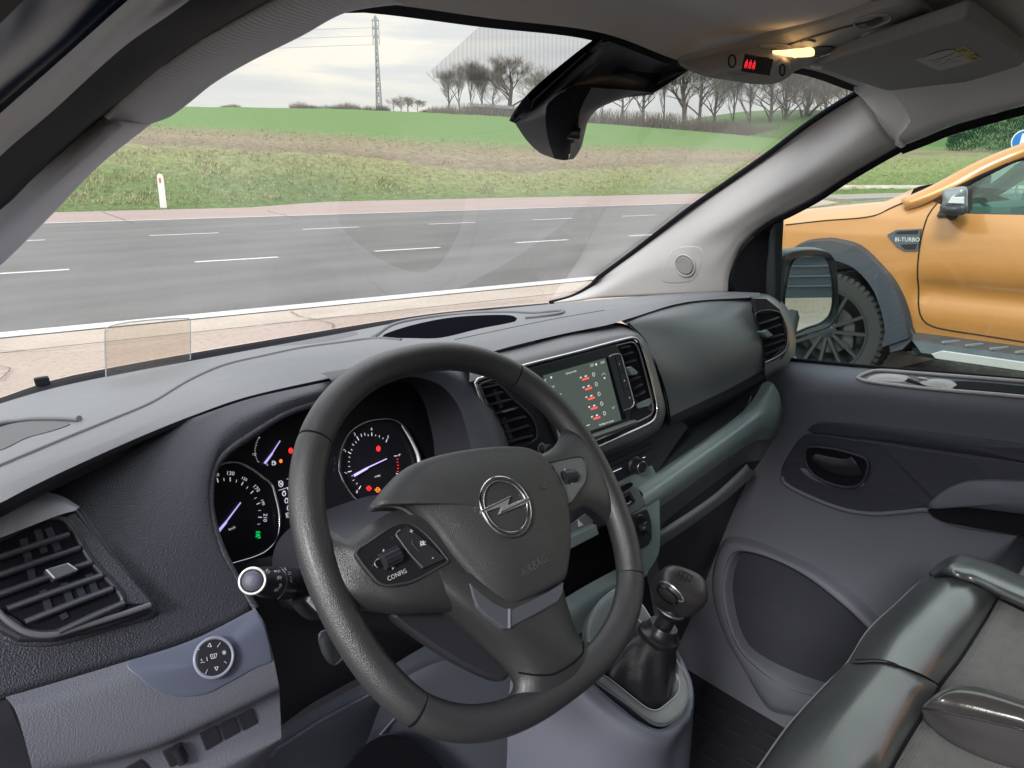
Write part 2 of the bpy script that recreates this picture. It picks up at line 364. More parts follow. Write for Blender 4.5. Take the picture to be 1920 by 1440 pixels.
def strip(name, n0, n1, t0, t1, z, m, kind='structure', wob=0):
    q = 60; vs = []; 
    for i in range(q + 1):
        t = t0 + (t1 - t0) * i / q
        w = wob * (pnoise(V((t * .35, n0, 3))) ) if wob else 0
        vs += [RP(n0 + w, t, z), RP(n1 + w * .5, t, z)]
    o = mesh(name, vs, [(2*i, 2*i+1, 2*i+3, 2*i+2) for i in range(q)], m, None, False)
    if kind: o['kind'] = kind
    return o
# the base sheet, well beyond the horizon
M_far = ground_mat('far_grassland', (.06, .12, .03), (.09, .14, .045), .02)
bs = mesh('ground', [(-1500, -1500, -.30), (1500, -1500, -.30), (1500, 1500, -.30), (-1500, 1500, -.30)], [(0, 1, 2, 3)], M_far, None, False); bs['kind'] = 'structure'
nL0, _ = ntof(300, 606); nL1, _ = ntof(300, 597); nW, _ = ntof(300, 594)
nFar, _ = ntof(900, 394); nNear = ntof(300, 590)[0]
nGut, _ = ntof(320, 628)
strip('yard', -70, 3.2, -90, 140, -.004, M_yard)
strip('forecourt', 3.2, nGut, -90, 140, 0.0, M_pink)
strip('gutter', nGut, nL0 - .02, -90, 140, .004, M_conc)
strip('road', nL0 - .02, nFar + .15, -120, 330, 0.008, M_asph)
strip('cycle_path', nFar + .15, 40.4, -120, 330, .012, M_red)
# painted lines
near_line = strip('edge_line', nL0, nL1, -90, 200, .013, M_mark); 
far_line = strip('edge_line', nFar - .12, nFar + .12, -90, 300, .017, M_mark)
mv, mf = [], []
def row_dashes(seg, n, w, cat):
    # seg: pixel starts/ends measured along one row
    for (a, b) in seg:
        ta = ntof(*a)[1]; tb = ntof(*b)[1]; na = ntof(*a)[0]; nb = ntof(*b)[0]
        o = mesh('lane_dash', [RP(n - w, ta, .013), RP(n + w, ta, .013), RP(n + w, tb, .013), RP(n - w, tb, .013)], [(0, 1, 2, 3)], M_mark, None, False); o['kind'] = 'structure'
n1 = ntof(440, 488)[0]; n2 = ntof(345, 440)[0]
t_of = lambda k, n: k
def dash_series(n, w, t_start, length, period, cnt):
    for i in range(cnt):
        ta = t_start + i * period; tb = ta + length
        vs = []; 
        for j in range(7):
            t = ta + (tb - ta) * j / 6; e = .012 * random.uniform(-1, 1)
            vs += [RP(n - w + e, t, .013), RP(n + w + e, t, .013)]
        o = mesh('lane_dash', vs, [(2*j, 2*j+1, 2*j+3, 2*j+2) for j in range(6)], M_mark, None, False); o['kind'] = 'structure'
def dsolve(p0, p1, q0, n):
    # start/end of one dash and start of the next, as t on line n
    f = lambda p: (lambda d: (EYE + d * ((n - EYE.dot(RD_N)) / d.dot(RD_N))).dot(RD_T))(ray(*p))
    return f(p0), f(p1) - f(p0), f(q0) - f(p0)
s1, l1, p1_ = dsolve((365, 491), (522, 485), (703, 472), n1); s1b = dsolve((967, 456), (1, 1), (1, 1), n1)[0]
p1_ = (s1b - s1) / 2; dash_series(n1, .085, s1 - 3 * p1_, l1, p1_, 22)
s2, l2, p2_ = dsolve((280, 442), (410, 438), (566, 432), n2); s2b = dsolve((1000, 412), (1, 1), (1, 1), n2)[0]
p2_ = (s2b - s2) / 3; dash_series(n2, .085, s2 - 3 * p2_, l2, p2_, 26)
# joints and cracks in the concrete
def crack(pts, w, z=.0085):
    P = cr([aZ(x, y, z) for x, y in pts], 24); vs = []
    for i, p in enumerate(P):
        a = P[max(i-1, 0)]; b = P[min(i+1, len(P)-1)]; s = (b - a).cross(V((0, 0, 1))).normalized() * w * random.uniform(.5, 1.2)
        p = p + s * random.uniform(-1, 1); vs += [p - s, p + s]
    return vs, [(2*i, 2*i+1, 2*i+3, 2*i+2) for i in range(len(P) - 1)]
s = Soup()
for pts, w in (([(545, 583), (562, 592), (600, 600), (625, 608), (622, 614)], .008), ([(0, 658), (120, 652), (300, 632), (420, 620)], .006), ([(420, 620), (560, 600), (800, 580), (1000, 562)], .006),
               ([(190, 397), (250, 418)], .03), ([(500, 395), (560, 410)], .03), ([(700, 640), (760, 625), (840, 600)], .005), ([(0, 712), (12, 700), (18, 690), (0, 686)], .006)):
    s.add(*crack(pts, w, .017))
o = s.build('cracks', M_joint, None, False); o['kind'] = 'stuff'; o['label'] = 'thin dark joints and cracks in the pale concrete'
# low kerb beyond the road on the right

# ------------------------------------------------------------ hillside field, surveyed as elevation against bearing
CREST = [(-900, 190), (-300, 196), (0, 199), (340, 200), (640, 204), (900, 215), (1150, 232), (1300, 244), (1500, 262), (1700, 264), (1920, 268), (2600, 275)]
Y2 = [(-900, 262), (0, 262), (400, 276), (640, 290), (850, 318), (1000, 322), (1150, 312), (1300, 306), (1500, 302), (1750, 288), (1920, 284), (2600, 290)]      # verge / stubble
Y1 = [(-900, 226), (0, 226), (290, 231), (640, 247), (850, 261), (1000, 266), (1280, 272), (1500, 286), (1750, 278), (1920, 277), (2600, 285)]      # stubble / green crop
GN = [30.1, 31, 32.5, 35, 38, 42, 47, 54, 62, 72, 84, 98, 112, 126, 150, 200]
GY = [0, .03, .10, .24, .38, .52, .64, .74, .82, .885, .935, .97, .992, 1.0, .93, .72]
NBT = [(-900, 35), (470, 35), (620, 39.8), (1440, 39.8), (1530, 33), (2600, 33)]
def terr(px, n):
    az_c = math.atan((px - 960) / 1495.6); ang = az_c + math.radians(46.1 - 12.1)
    c = math.cos(ang); nb = lerp_tab(NBT, px); r = (n + (nb - 30.1) * max(0, 1 - (n - 30.1) / 60)) / max(c, .07)
    rb = nb / max(c, .07); Fb = rb * math.cos(az_c); yb = 720 - FPX * (Fb * math.sin(PITCH) - 1.5 * math.cos(PITCH)) / (Fb * math.cos(PITCH) + 1.5 * math.sin(PITCH)); yc = lerp_tab(CREST, px)
    g = lerp_tab(list(zip(GN, GY)), n); y = yb + (yc - yb) * g
    d = ray(px, y); h = math.hypot(d.x, d.y); return EYE + d * (r / h), y, g
NX = 300; vs = []; cols = []
GN2 = []
for a, b in zip(GN, GN[1:]): GN2 += [a + (b - a) * k / 3 for k in range(3)]
GN2.append(GN[-1])
for n in GN2:
    for i in range(NX):
        px = -700 + 3100 * i / (NX - 1); p, y, g = terr(px, n)
        if n > 30.2: p = p + V((0, 0, .10 * pnoise(p * .35) * min(1, (n - 30) / 4) + (.14 * pnoise(p * 1.1) if 31 < n < 46 else 0)))
        vs.append(p); q = 0
        y2 = lerp_tab(Y2, px); y1 = lerp_tab(Y1, px)
        q = (max(0, 1 - (y - y2) / 80) if y > y2 else (1 + (y2 - y) / (y2 - y1) if y > y1 else 2 + min(1, (y1 - y) / 40)))
        if n > 126: q = 3
        cols.append(q / 4)
M_hill = D.materials.new('hillside_grass_and_crop'); M_hill.use_nodes = True
def hill_mat(m):
    nt = m.node_tree; N = nt.nodes.new; Lk = nt.links.new; b = nt.nodes['Principled BSDF']; b.inputs['Roughness'].default_value = .95; b.inputs['Specular IOR Level'].default_value = .1
    at = N('ShaderNodeAttribute'); at.attribute_name = 'zone'; tc = N('ShaderNodeTexCoord')
    n1_ = N('ShaderNodeTexNoise'); n1_.inputs['Scale'].default_value = .35; n1_.inputs['Detail'].default_value = 8; n1_.inputs['Roughness'].default_value = .7; Lk(tc.outputs['Object'], n1_.inputs['Vector'])
    ad = N('ShaderNodeMath'); ad.operation = 'MULTIPLY_ADD'; ad.inputs[1].default_value = .16; Lk(n1_.outputs['Fac'], ad.inputs[0]); Lk(at.outputs['Fac'], ad.inputs[2])
    sb = N('ShaderNodeMath'); sb.operation = 'SUBTRACT'; sb.inputs[1].default_value = .08; Lk(ad.outputs[0], sb.inputs[0])
    cr1 = N('ShaderNodeValToRGB'); E = cr1.color_ramp.elements
    E[0].position = 0; E[0].color = (.12, .17, .055, 1); E[1].position = 1; E[1].color = (.115, .195, .06, 1)
    for p_, c_ in ((.06, (.12, .165, .055)), (.17, (.20, .22, .09)), (.235, (.215, .215, .10)), (.262, (.18, .148, .095)), (.36, (.225, .185, .12)), (.42, (.20, .175, .10)), (.475, (.15, .20, .075)), (.51, (.12, .205, .062))):
        e = E.new(p_); e.color = (*c_, 1)
    Lk(sb.outputs[0], cr1.inputs[0])
    n2_ = N('ShaderNodeTexNoise'); n2_.inputs['Scale'].default_value = 2.2; n2_.inputs['Detail'].default_value = 9; n2_.inputs['Roughness'].default_value = .75; Lk(tc.outputs['Object'], n2_.inputs['Vector'])
    r = N('ShaderNodeMapRange'); r.inputs[1].default_value = .3; r.inputs[2].default_value = .7; r.inputs[3].default_value = .55; r.inputs[4].default_value = 1.5; Lk(n2_.outputs['Fac'], r.inputs[0])
    # the crop stays even: fade the mottling there
    fd = N('ShaderNodeMapRange'); fd.inputs[1].default_value = .44; fd.inputs[2].default_value = .54; fd.inputs[3].default_value = 1; fd.inputs[4].default_value = .22; Lk(at.outputs['Fac'], fd.inputs[0])
    mm = N('ShaderNodeMix'); mm.data_type = 'FLOAT'; mm.inputs[2].default_value = 1.0; Lk(fd.outputs[0], mm.inputs[0]); Lk(r.outputs[0], mm.inputs[3])
    sc = N('ShaderNodeVectorMath'); sc.operation = 'SCALE'; Lk(cr1.outputs[0], sc.inputs[0]); Lk(mm.outputs[0], sc.inputs['Scale']); Lk(sc.outputs[0], b.inputs['Base Color'])
    bp = N('ShaderNodeBump'); bp.inputs['Strength'].default_value = .6; bp.inputs['Distance'].default_value = .12; Lk(n2_.outputs['Fac'], bp.inputs['Height']); Lk(bp.outputs[0], b.inputs['Normal'])
hill_mat(M_hill)
hill = mesh('hillside_field', vs, grid_faces(NX, len(GN2)), M_hill, None, True); hill['kind'] = 'structure'
at = hill.data.attributes.new('zone', 'FLOAT', 'POINT'); at.data.foreach_set('value', cols)
# ------------------------------------------------------------ rough grass on the bank
def attr_mat(name, rough=.9, trans=0):
    m = D.materials.new(name); m.use_nodes = True; nt = m.node_tree; b = nt.nodes['Principled BSDF']; b.inputs['Roughness'].default_value = rough; b.inputs['Specular IOR Level'].default_value = .15
    a = nt.nodes.new('ShaderNodeAttribute'); a.attribute_name = 'tint'; nt.links.new(a.outputs['Color'], b.inputs['Base Color']); return m
M_tuft = attr_mat('grass_blades')
def blades(name, spots, label, mt):
    vs = []; fs = []; cl = []
    for p, h, lean, c in spots:
        for k in range(5):
            a = random.uniform(0, 6.283); w = h * .055; d = V((math.cos(a), math.sin(a), 0)); s_ = V((-d.y, d.x, 0)) * w
            b0 = p + d * random.uniform(0, h * .25); tip = b0 + d * h * random.uniform(.2, lean) + V((0, 0, h * random.uniform(.55, 1))); mid = b0.lerp(tip, .55) + V((0, 0, h * .12))
            i = len(vs); vs += [b0 - s_, b0 + s_, mid - s_ * .7, mid + s_ * .7, tip]; fs += [(i, i+1, i+3, i+2), (i+2, i+3, i+4)]
            cc = [max(0, x * random.uniform(.7, 1.3)) for x in c]; cl += [(*cc, 1)] * 5
    me = D.meshes.new(name); me.from_pydata(vs, [], fs); me.materials.append(mt)
    at = me.attributes.new('tint', 'FLOAT_COLOR', 'POINT'); at.data.foreach_set('color', [x for c in cl for x in c])
    o = D.objects.new(name, me); COL.objects.link(o); o['kind'] = 'stuff'; o['label'] = label; return o
sp = []
for _ in range(22000):
    px = random.uniform(-60, 2000); n = 30.2 + 17 * random.random() ** 1.5; p, y, g = terr(px, n)
    if y < lerp_tab(Y2, px) + 6: continue
    cl = pnoise(p * .5); dry = random.random() < .5 + .4 * cl
    if n < 31.6: c = (.15, .24, .07); h = .09
    else: c = (.42, .38, .21) if dry else (.20, .27, .085); h = random.uniform(.09, .24) * (1 + .5 * cl)
    sp.append((p - V((0, 0, .03)), h, 1.3, c))
blades('verge_grass', sp, 'rough green and straw coloured grass on the roadside bank', M_tuft)
sp = []
for _ in range(5500):
    px = random.uniform(-60, 1560); y_t = random.uniform(0, 1); n = random.uniform(38, 72); p, y, g = terr(px, n)
    if not (lerp_tab(Y1, px) + 2 < y < lerp_tab(Y2, px) + 8): continue
    sp.append((p - V((0, 0, .02)), random.uniform(.08, .2), 1.2, random.choice([(.42, .34, .22), (.30, .22, .14), (.16, .10, .08), (.20, .20, .08)])))
blades('stubble', sp, 'brown and pale straw stubble strip along the lower edge of the green field', M_tuft)
# ------------------------------------------------------------ bare trees
M_bark = mat('winter_bark', (.085, .072, .055), .9, var=.25, vscale=4)
M_twig = mat('winter_twigs', (.20, .17, .14), .9)
def tree_mesh(seed, levels=5, spread=.55, trunk=.30, crown=1.0, forks=3, gnarl=.16, tall=.26):
    """unit tree: 1 m tall; returns trunk geometry and twig geometry"""
    rnd = random.Random(seed); T = Soup(); W = Soup()
    def limb(p, d, ln, r, lv):
        n = 7 if lv == 0 else 4 if lv < 2 else 3; pts = [p]; 
        for i in range(n):
            d = (d + V((rnd.uniform(-1, 1), rnd.uniform(-1, 1), rnd.uniform(-.5, .8))) * gnarl * ((.5 + .25 * lv) if lv else .25)).normalized(); p = p + d * ln / n; pts.append(p)
        rr = [r * (1 - .42 * i / n) for i in range(n + 1)]
        v, f = tube_geo(pts, rr, seg=6 if lv == 0 else (4 if lv < 3 else 3), caps=False); (T if lv < 2 else W).add(v, f)
        if lv >= levels: return
        k = 3 if lv else 9
        for j in range(k + (lv > 1)):
            i = n if (j == 0) else rnd.randint(max(1, n - 2), n)
            if lv >= 2: i = rnd.randint(1, n)
            if lv == 0 and j: i = 2 + (j * 5) // 9
            a = rnd.uniform(0, 6.283); sd = V((math.cos(a), math.sin(a), 0)); up = V((0, 0, 1))
            nd = (d * (1 if j == 0 else .6) + sd * spread * rnd.uniform(.6, 1.5) + up * .2).normalized()
            limb(pts[i], nd, ln * (rnd.uniform(.6, .84) if lv else (.62 - .055 * i) * rnd.uniform(.85, 1.15)), rr[i] * (.6 if j else .76), lv + 1)
        if lv == levels - 1:
            for j in range(14):
                q = pts[rnd.randint(1, n)]; nd = (d + V((rnd.uniform(-1, 1), rnd.uniform(-1, 1), rnd.uniform(-.3, .9))) * .9).normalized(); e = q + nd * ln * rnd.uniform(.6, 1.6)
                W.add([q + V((.0009, 0, 0)), q - V((.0009, 0, 0)), e], [(0, 1, 2)])
    limb(V((0, 0, -.02)), V((0, 0, 1)), .62, .016 * trunk / .3, 0)
    H = max(v.z for v in W.v); 
    for S_ in (T, W): S_.v = [V((v.x * crown / H, v.y * crown / H, v.z / H)) for v in S_.v]
    return T, W
PROT = []
for sd, kw in ((11, dict(spread=.62, trunk=.42, forks=3)), (5, dict(spread=.45, forks=3, tall=.3, crown=.75)), (23, dict(spread=.7, trunk=.3, gnarl=.2, crown=1.05)), (31, dict(spread=.4, tall=.36, forks=2, crown=.7, levels=6)), (47, dict(spread=.6, trunk=.55, gnarl=.2, crown=1.05))):
    T, W = tree_mesh(sd, **kw)
    t = T.build('trunk', M_bark, None); w = W.build('crown', M_twig, None); COL.objects.unlink(t); COL.objects.unlink(w); PROT.append((t.data, w.data))
def place_tree(px, ytop, n, k, label, group, cat='bare tree', name='bare_tree', sx=1.0, dz=0):
    base, y, g = terr(px, n); d = ray(px, ytop); q = math.hypot(base.x, base.y) / math.hypot(d.x, d.y); h = (EYE + d * q).z - base.z
    o = thing(name, label, cat, base - V((0, 0, .1 + dz)), group); sx *= 1.22; o.scale = (h * sx, h * sx, h); o.rotation_euler.z = random.uniform(0, 6.28)
    for nm, me in zip(('trunk', 'crown'), PROT[k]):
        c = D.objects.new(nm, me); COL.objects.link(c); c.parent = o
    return o
G1 = 'bare winter trees on the crest of the field'
place_tree(955, 80, 122, 4, 'broad gnarled bare tree with a thick trunk on the field crest', G1, sx=1.15)
place_tree(862, 104, 120, 1, 'slender bare tree leaning at the left edge of the crest clump', G1)
place_tree(842, 112, 121, 0, 'spreading bare tree furthest left of the crest clump', G1, sx=.8)
place_tree(882, 96, 123, 3, 'tall thin bare tree between the slender and the broad crest trees', G1)
place_tree(905, 108, 125, 3, 'thin bare tree just left of the broad gnarled tree', G1)
place_tree(925, 140, 124, 2, 'low twiggy bare tree beside the grey shed', G1)
place_tree(1020, 118, 126, 2, 'bare tree half hidden behind the black mirror housing', G1)
ORD = 'leftmost second third fourth fifth sixth seventh eighth ninth tenth eleventh twelfth thirteenth fourteenth fifteenth sixteenth'.split()
for i_, (px, yt, k, sx) in enumerate(((1130, 150, 1, .8), (1165, 120, 2, 1), (1205, 110, 0, .9), (1245, 90, 3, .9), (1282, 70, 4, .9), (1310, 80, 2, 1), (1338, 120, 0, .9), (1375, 105, 3, 1), (1405, 110, 1, 1), (1440, 95, 2, 1.1), (1470, 105, 0, 1), (1505, 95, 4, 1), (1540, 110, 1, 1), (1580, 120, 2, 1), (1640, 130, 0, 1))):
    place_tree(px, yt - 22, 112 + random.uniform(0, 12), k, ORD[i_] + ' bare tree from the left in the row behind the brown hedge', 'bare trees behind the brown field hedge', sx=sx)
for i_, (px, yt, k) in enumerate(((738, 178, 2), (752, 183, 0), (765, 173, 0), (783, 182, 2))):
    place_tree(px, yt, 125, k, ORD[i_] + ' small far bare tree right of the pylon foot', 'small bare trees right of the pylon', sx=1.25)
for i_, px in enumerate((425, 438, 560, 585, 610, 628, 652, 668, 690, 716, 800, 815, 832, 1040, 1075)):
    place_tree(px, 188 + random.uniform(-4, 4) + max(0, (px - 640)) * .045, 126, random.choice([0, 2]), ORD[i_] + ' tiny bare bush from the left along the horizon of the green field', 'tiny bushes along the horizon', 'bush', 'bare_bush', sx=1.9)
# horizon bushes: scrubby fans of twigs instead of small trees
for o_ in [o for o in COL.objects if o.name.startswith('bare_bush')]:
    for c_ in list(o_.children): D.objects.remove(c_)
rb_ = random.Random(3); BU = []
for k in range(3):
    vs = []; fs = []
    for _ in range(420):
        a = rb_.uniform(0, 6.28); r = rb_.random() ** .6 * .45; b = V((math.cos(a) * r, math.sin(a) * r, 0)); h = rb_.uniform(.3, 1) * (1 - r * .8)
        t_ = b * 1.25 + V((rb_.uniform(-.12, .12), rb_.uniform(-.12, .12), h)); i = len(vs); vs += [b + V((.012, 0, 0)), b - V((.012, 0, 0)), t_]; fs.append((i, i + 1, i + 2))
    me = D.meshes.new('twigs'); me.from_pydata(vs, [], fs); me.materials.append(M_twig); BU.append(me)
for i, o_ in enumerate([o for o in COL.objects if o.name.startswith('bare_bush')]):
    c_ = D.objects.new('twigs', BU[i % 3]); COL.objects.link(c_); c_.parent = o_; s_ = o_.scale[2]; o_.scale = (s_ * rb_.uniform(1.5, 3.4), s_ * 1.6, s_ * rb_.uniform(.7, 1.1))
# twiggy hedges
def twig_hedge(name, label, x0, x1, n, hy, mt, cnt, col=None):
    S_ = Soup()
    for _ in range(cnt):
        px = random.uniform(x0, x1); p, y, g = terr(px, n + random.uniform(-1.5, 1.5)); p = p - V((0, 0, .1)); h = lerp_tab(hy, px) * random.uniform(.45, 1.05)
        a = V((random.uniform(-1, 1), random.uniform(-1, 1), 0)) * h * .35
        r = random.uniform(.02, .05); v, f = tube_geo([p, p + a * .5 + V((0, 0, h * .5)), p + a + V((0, 0, h))], [r * 1.5, r, r * .4], seg=3, caps=False); S_.add(v, f)
    o = S_.build(name, mt, None); tag(o, label, 'hedge'); return o
twig_hedge('field_hedge', 'brown leafless hedge along the far edge of the green field', 1095, 1760, 111, [(1095, 2.6), (1300, 3.2), (1760, 2.2)], mat('hedge_twigs', (.17, .14, .115), .9), 4200)
twig_hedge('scrub_hedge', 'low brown scrub beneath the broad bare tree', 800, 1095, 118, [(800, 1.2), (900, 2.2), (1095, 2.2)], M_twig, 1100)
# low concrete kerb in the grass on the right
def on_y(px, yt):
    lo, hi = 30.1, 60
    for _ in range(24):
        m = (lo + hi) / 2
        if terr(px, m)[1] > yt: lo = m
        else: hi = m
    return terr(px, lo)[0]
K0 = [on_y(px, 354.5) + V((0, 0, .05)) for px in range(1500, 2000, 20)]; K1 = [on_y(px, 351) + V((0, 0, .16)) for px in range(1500, 2000, 20)]; K2 = [p + RD_N * .3 for p in K1]
v, f = loft_geo([[p - V((0, 0, .2)) for p in K0], K0, K1, K2], 40, 10, lin=True); o = mesh('kerb', v, f, M_conc); o['kind'] = 'structure'
# the grey shed beneath the trees
M_shed = mat('weathered_grey_board', (.15, .15, .17), .9, var=.2, vscale=2)
a, _, _ = terr(890, 119); b_, _, _ = terr(975, 119)
sh = thing('field_shed', 'long low grey shed beneath the bare trees on the crest', 'shed', a)
d_ = b_ - a; L_ = d_.length; u_ = d_.normalized(); w_ = u_.cross(V((0, 0, 1))).normalized()
box('wall', a + d_ / 2 + V((0, 0, .6)) - w_ * 1.5, u_ * L_ / 2, w_ * 1.5, V((0, 0, .8)), M_shed, sh)
v_, f_ = plate_geo([a - u_ * .3 + V((0, 0, 1.35)) + w_ * .3, a + u_ * (L_ + .3) + V((0, 0, 1.35)) + w_ * .3, b_ + u_ * .3 + V((0, 0, 2.0)) - w_ * 1.5, a - u_ * .3 + V((0, 0, 2.0)) - w_ * 1.5], (0, 0, 1), .08)
mesh('roof', v_, f_, mat('grey_sheet_roof', (.2, .2, .22), .7), sh, False)
# hill rise behind the right-hand trees
vs = [aW(0, 0)] and []
hv = []
for i in range(30):
    px = 1230 + 40 * i; top = lerp_tab([(1230, 246), (1300, 222), (1400, 208), (1500, 205), (1700, 212), (2400, 225)], px)
    for k, yy in enumerate((300, (top + 262) / 2, top, top + 6)):
        d = ray(px, yy); r = (150, 185, 230, 300)[k]; hv.append(EYE + d * (r / math.hypot(d.x, d.y)))
o = mesh('far_hill', hv, grid_faces(4, 30), M_far, None); o['kind'] = 'structure'
# evergreen hedge on the right
def leaf_hedge(name, label, px0, px1, n, top, mt, cnt):
    vs = []; fs = []; cl = []
    for _ in range(cnt):
        px = random.uniform(px0, px1); p, y, g = terr(px, n + random.uniform(-.9, .9))
        h = lerp_tab(top, px); z = h * random.random() ** .7
        p = p + V((random.uniform(-.3, .3), random.uniform(-.3, .3), z + .35 * pnoise(V((px * .05, z, 0)))))
        a = random.uniform(0, 6.28); l_ = random.uniform(.25, .6); dd = V((math.cos(a) * .45, math.sin(a) * .45, 1)).normalized() * l_; ss = V((-math.sin(a), math.cos(a), 0)) * .05
        i = len(vs); vs += [p - ss, p + ss, p + dd]; fs.append((i, i+1, i+2)); k = random.uniform(.5, 1.5); cl += [(.030 * k, .075 * k, .042 * k, 1)] * 3
    me = D.meshes.new(name); me.from_pydata(vs, [], fs); me.materials.append(mt)
    at = me.attributes.new('tint', 'FLOAT_COLOR', 'POINT'); at.data.foreach_set('color', [x for c in cl for x in c])
    o = D.objects.new(name, me); COL.objects.link(o); tag(o, label, 'hedge'); return o
hh = lambda px, y, n: (lambda b, d: (EYE + d * (math.hypot(b.x, b.y) / math.hypot(d.x, d.y))).z - b.z)(terr(px, n)[0], ray(px, y))
leaf_hedge('evergreen_hedge', 'tall dark blue-green hedge at the top of the bank beyond the truck', 1775, 2150, 62, [(1775, hh(1775, 245, 62)), (1800, hh(1800, 218, 62)), (1870, hh(1870, 192, 62)), (2150, hh(2000, 170, 62))], attr_mat('evergreen_leaves'), 26000)
# ------------------------------------------------------------ pylon with wires
M_gal = mat('galvanised_steel', (.28, .29, .31), .6, metal=.3)
pb, _, _ = terr(711, 128); dd = ray(704, 30); pt = EYE + dd * (math.hypot(pb.x, pb.y) / math.hypot(dd.x, dd.y)); Hp = pt.z - pb.z
py_ = thing('pylon', 'tall slender lattice electricity pylon on the horizon left of the trees', 'pylon', pb)
S_ = Soup(); ux = RT; uy = V((-RT.y, RT.x, 0)) * -1
wd = lambda t: Hp * (.048 * (1 - t) ** 1.3 + .012)
crn = lambda t, i: pb + V((0, 0, Hp * t)) + (ux * (1 if i in (0, 1) else -1) + uy * (1 if i in (0, 3) else -1)) * wd(t) / 2
lv = [0, .12, .23, .33, .42, .5, .57, .64, .7, .76, .81, .86, .91, .95, 1]
for i in range(4):
    S_.add(*tube_geo([crn(t, i) for t in lv], .11, seg=4))
    for t0, t1 in zip(lv, lv[1:]):
        S_.add(*tube_geo([crn(t0, i), crn(t1, (i + 1) % 4)], .055, seg=3)); S_.add(*tube_geo([crn(t1, i), crn(t0, (i + 1) % 4)], .055, seg=3)); S_.add(*tube_geo([crn(t1, i), crn(t1, (i + 1) % 4)], .05, seg=3))
S_.build('lattice_mast', M_gal, py_, False)
wires = Soup()
for t in (.955, .87, .78):
    hw = Hp * .035; c = pb + V((0, 0, Hp * t))
    a_ = Soup(); a_.add(*tube_geo([c - ux * hw, c, c + ux * hw], .1, seg=4)); a_.add(*tube_geo([c - ux * hw, c + V((0, 0, .8)), c + ux * hw], .06, seg=3)); a_.build('cross_arm', M_gal, py_, False)
    for s_ in (-1, 1):
        ins = Soup(); ins.add(*tube_geo([c + ux * hw * s_, c + ux * hw * s_ - V((0, 0, 1.1))], .09, seg=4)); ins.build('insulator', M_gal, py_, False)
        e = c + ux * hw * s_ - V((0, 0, 1.1)); far = e - ux * 120 + uy * 20 + V((0, 0, -1))
        wires.add(*tube_geo(cr([e, e.lerp(far, .5) - V((0, 0, 2.6)), far], 20), .018, seg=3))
wires.build('power_line', M_gal, py_, False)
# ------------------------------------------------------------ marker posts, road sign
M_post = mat('white_marker_post', (.78, .78, .75), .5, var=.06)
M_refl = mat('red_reflector', (.55, .12, .05), .3)
def marker_post(px, pyb, pyt, label, grp):
    p = terr(px, 30.6)[0] if px < 1000 else aZ(px, pyb, .03); d = ray(px, pyt); h = (EYE + d * (math.hypot(p.x, p.y) / math.hypot(d.x, d.y))).z - p.z
    o = thing('marker_post', label, 'marker post', p, grp); w = .13; to = V((EYE.x - p.x, EYE.y - p.y, 0)).normalized(); sd = to.cross(V((0, 0, 1)))
    out = [p + sd * w - to * 0, p + sd * w * .9 + V((0, 0, h * .93)), p + sd * w * .3 + V((0, 0, h)), p - sd * w * .6 + V((0, 0, h * .97)), p - sd * w + V((0, 0, h * .9)), p - sd * w]
    plate('post', [q + to * .06 for q in out], to, .12, M_post, o, .02)
    c = p + V((0, 0, h * .80)) + to * .063 + sd * .02
    plate('reflector', [c - sd * .04 - V((0, 0, .1)), c + sd * .04 - V((0, 0, .1)), c + sd * .04 + V((0, 0, .1)), c - sd * .04 + V((0, 0, .1))], to, .01, M_refl, o)
marker_post(307, 391, 325, 'white roadside marker post standing in the grass left of the steering wheel', 'white roadside marker posts')
marker_post(1597, 357, 322, 'white roadside marker post seen through the passenger window above the truck bonnet', 'white roadside marker posts')
sp_ = RP(30.8, 0) ; d = ray(1921, 265); c = EYE + d * (30 / math.hypot(d.x, d.y))
sg = thing('round_road_sign', 'round blue and white road sign above the orange truck roof line', 'road sign', (c.x, c.y, 0)); to = V((EYE.x - c.x, EYE.y - c.y, 0)).normalized(); sd = V((0, 0, 1)).cross(to)
R_ = .36; P_ = lambda r, k=40: [c + sd * r * math.cos(a * 6.2832 / k) + V((0, 0, r * math.sin(a * 6.2832 / k))) for a in range(k)]
plate('rim', P_(R_), to, .02, M_post, sg, .003); plate('face', [p + to * .006 for p in P_(R_ * .91)], to, .006, mat('sign_blue', (.01, .17, .52), .4), sg)
ap = lambda x, y: c + sd * x * R_ + V((0, 0, y * R_)) + to * .010
plate('arrow', [ap(.55, -.62), ap(.35, .1), ap(.55, .25), ap(-.25, .68), ap(-.35, -.25), ap(-.1, -.1), ap(.1, -.7)], to, .003, M_post, sg)
tube('pole', [V((c.x, c.y, 0)) - to * .06, c - to * .06], .035, M_gal, sg)
# ------------------------------------------------------------ storage hall behind (seen in the door mirror)
# ============================================================ orange pickup truck parked alongside
XT = 5.3
def T(px, py, dx=0): return aX(px, py, XT + dx)
M_or = mat('metallic_orange_paint', (.55, .24, .062), .33, metal=.2, spec=.6, coat=1, coatr=.05)
M_flare = mat('satin_grey_cladding', (.034, .041, .055), .42)
M_tyre = mat('tyre_rubber', (.028, .030, .030), .75, grain=.4, gscale=120, kind='noise')
M_alloy = mat('dark_alloy', (.035, .043, .050), .35, metal=.4)
M_under = mat('underbody_black', (.012, .012, .014), .8)
M_tglass = glass('truck_window_glass', (.62, .80, .74), .09)
M_tint = mat('truck_cabin_grey', (.16, .20, .20), .7)
M_gap = mat('panel_gap', (.02, .012, .008), .8)
hub = T(1541, 622); gz = 0.02
tr = thing('pickup_truck', 'orange pickup truck with dark wheel arches parked beside the passenger door', 'pickup truck', (XT + .9, 0.6, 0))
yz = lambda px, py: (lambda q: (q.y, q.z))(T(px, py))
